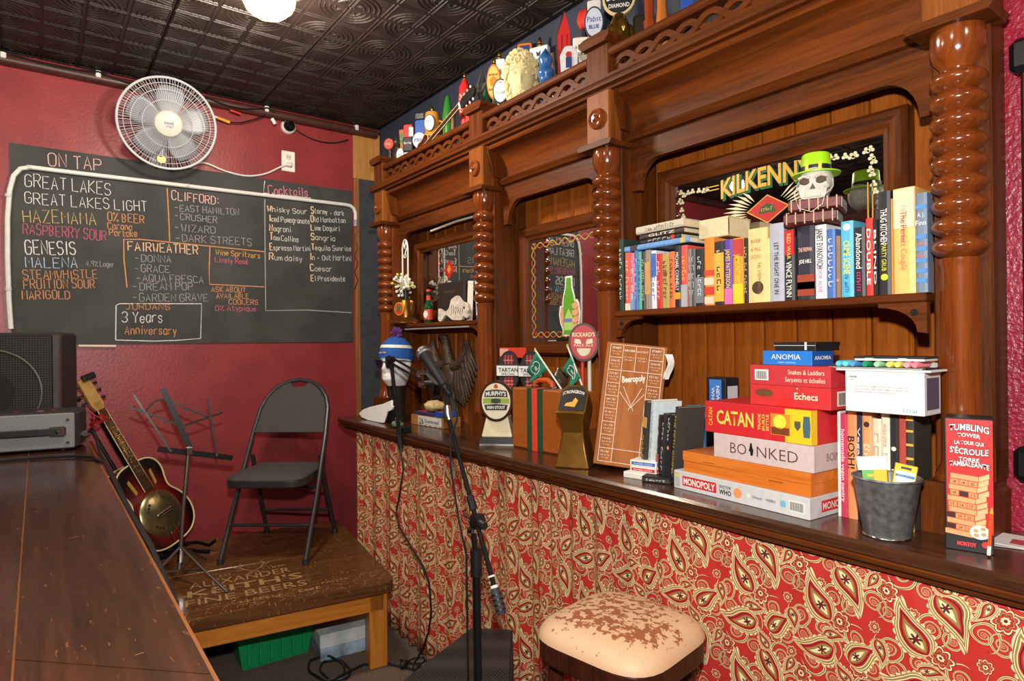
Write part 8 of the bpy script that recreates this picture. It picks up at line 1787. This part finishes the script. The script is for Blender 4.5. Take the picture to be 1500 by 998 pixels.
t = handle(-2.008, 'blue rippled tap handle next to the white stag handle', 1.715); MB().lathe([(0.001, 0.05)]+[(0.03+0.006*math.sin(k*1.1)-(0.012 if k > 16 else 0)*(k-16)/6, 0.05+0.0105*k) for k in range(22)]+[(0.001, 0.29)], seg=18).build('blue_body', mat('ripple_blue', (44, 96, 160), 0.25, var=0.1, coat=0.4), t)
t = handle(-1.958, 'chrome trimmed tap handle beside the blue rippled one', 1.795); MB().tube([(0, 0, 0.05), (0.004, 0, 0.15), (-0.002, 0, 0.26)], [0.012, 0.016, 0.010], 10).build('chrome_body', M_PEW, t)
t = handle(-1.89, 'tall red feather shaped tap handle', 1.788); MB().prism(rpoly([(-0.018, 0.05), (0.018, 0.05), (0.024, 0.20), (0.024, 0.30), (0.004, 0.385), (-0.026, 0.30), (-0.024, 0.20)], 0.01, 3), 'y', -0.012, 0.012).build('red_feather', paint((196, 30, 28)), t); MB().tube([(-0.026, -0.01, 0.20), (-0.026, -0.01, 0.30), (0.002, -0.01, 0.385)], 0.0035, 6).build('silver_edge', M_CHROME, t)
for x in (-0.008, 0.008): MB().tube([(x, -0.0125, 0.08), (x*1.2, -0.0125, 0.30)], 0.002, 5).build('vane_line', paint((150, 16, 18)), t)
t = handle(-1.86, 'white shield tap handle with blue ribbon emblem', 1.715); paddle(t, 0.02, 0.03, 0.045, 0.14, paint((130, 24, 40))); bevel(MB().prism(rpoly([(-0.032, 0.13), (0.032, 0.13), (0.036, 0.20), (0.016, 0.235), (-0.016, 0.235), (-0.036, 0.20)], 0.008, 3), 'y', -0.022, 0.022).build('shield', paint((216, 214, 214)), t, 40), 0.003); MB().box(-0.012, 0.012, -0.0245, -0.022, 0.148, 0.19).build('ribbon_print', paint((40, 56, 110)), t, 0); MB().lathe([(0.0005, 0), (0.012, 0), (0.012, 0.001), (0.0005, 0.001)], (0, -0.0225, 0.20), 14, 'y').build('red_print', paint((190, 40, 44)), t, 0)
t = handle(-1.768, 'red ball topped white tap handle with black letters', 1.81); paddle(t, 0.016, 0.018, 0.045, 0.19, M_BLACKP); MB().rbox(-0.042, 0.042, -0.012, 0.012, 0.17, 0.255, 0.004).build('white_sign', paint((236, 230, 214)), t); fit_text('~~~~ ~~', 'lettering', paint((30, 30, 30)), t, (0, -0.0125, 0.222), h=0.014, width=0.066, bold=0.01); fit_text('~~~~~~~', 'lettering', paint((30, 30, 30)), t, (0, -0.0125, 0.198), h=0.012, width=0.066, bold=0.01); MB().ellip((0.0, 0, 0.315), (0.03, 0.028, 0.035), 14, 10, lambda d: 1+0.06*math.sin(9*d.x)).build('red_ball', paint((214, 50, 36)), t); MB().tube([(0, 0, 0.25), (0, 0, 0.29)], 0.012, 8).build('black_neck', M_BLACKP, t)
t = handle(-1.718, 'white paddle tap handle with oval blue ribbon badge', 1.75); paddle(t, 0.03, 0.05, 0.045, 0.36, paint((226, 222, 214))); finial(t, 0.355); badge(t, 0.07, 0.115, 0.275, -0.01, (60, 60, 80), (206, 212, 226), (('Pabst', 0.012, 0.020, 0.05, (50, 70, 150), 0.0), ('BLUE', -0.016, 0.014, 0.036, (40, 60, 140), 0.03)), th=0.008)
t = handle(-1.59, 'round black and white double ale sign over gold figures', 1.775); MB().lathe([(0.001, 0.05), (0.03, 0.05), (0.042, 0.16), (0.036, 0.22), (0.02, 0.26), (0.001, 0.27)], seg=14).build('gold_base', mat('gold_figure', (170, 126, 50), 0.22, 0.9, var=0.3, nscale=50), t)
for k in range(5): MB().ellip((0.034*math.cos(k*1.26-2.4), 0.03*math.sin(k*1.26-2.4), 0.20+0.012*(k % 2)), (0.016, 0.014, 0.028), 10, 8).build('gold_figure', mat('gold_figure', (170, 126, 50)), t)
o = badge(t, 0.11, 0.12, 0.315, -0.004, (226, 206, 150), (30, 30, 32), (('DOUBLE', 0.0, 0.020, 0.082, WHITE, 0.03), ('DIAMOND', -0.028, 0.014, 0.068, WHITE, 0.02)), th=0.01); MB().rbox(0.045, 0.085, -0.012, 0.02, 0.12, 0.25, 0.006).build('dark_case', mat('dark_olive', (58, 50, 30), 0.4, 0.3, var=0.2), t)
t = handle(-1.45, 'red brown turned wooden tap handle'); MB().lathe([(0.001, 0.05), (0.015, 0.05), (0.02, 0.17), (0.015, 0.18), (0.017, 0.30), (0.001, 0.31)], seg=16).build('turned_body', wood('red_turned', (130, 50, 20), (166, 76, 34), 'z', coat=0.4), t)
t = handle(-1.395, 'orange brown turned wooden tap handle'); MB().lathe([(0.001, 0.05), (0.03, 0.05), (0.02, 0.15), (0.015, 0.20), (0.019, 0.30), (0.001, 0.31)], seg=16).build('turned_body', wood('orange_turned', (176, 96, 34), (206, 126, 56), 'z', coat=0.4), t)
t = handle(-1.29, 'blue and silver tap handle at the right of the gallery'); paddle(t, 0.035, 0.045, 0.045, 0.27, paint((30, 80, 170))); badge(t, 0.045, 0.05, 0.20, -0.009, (200, 206, 214), (210, 214, 226), (), th=0.004)
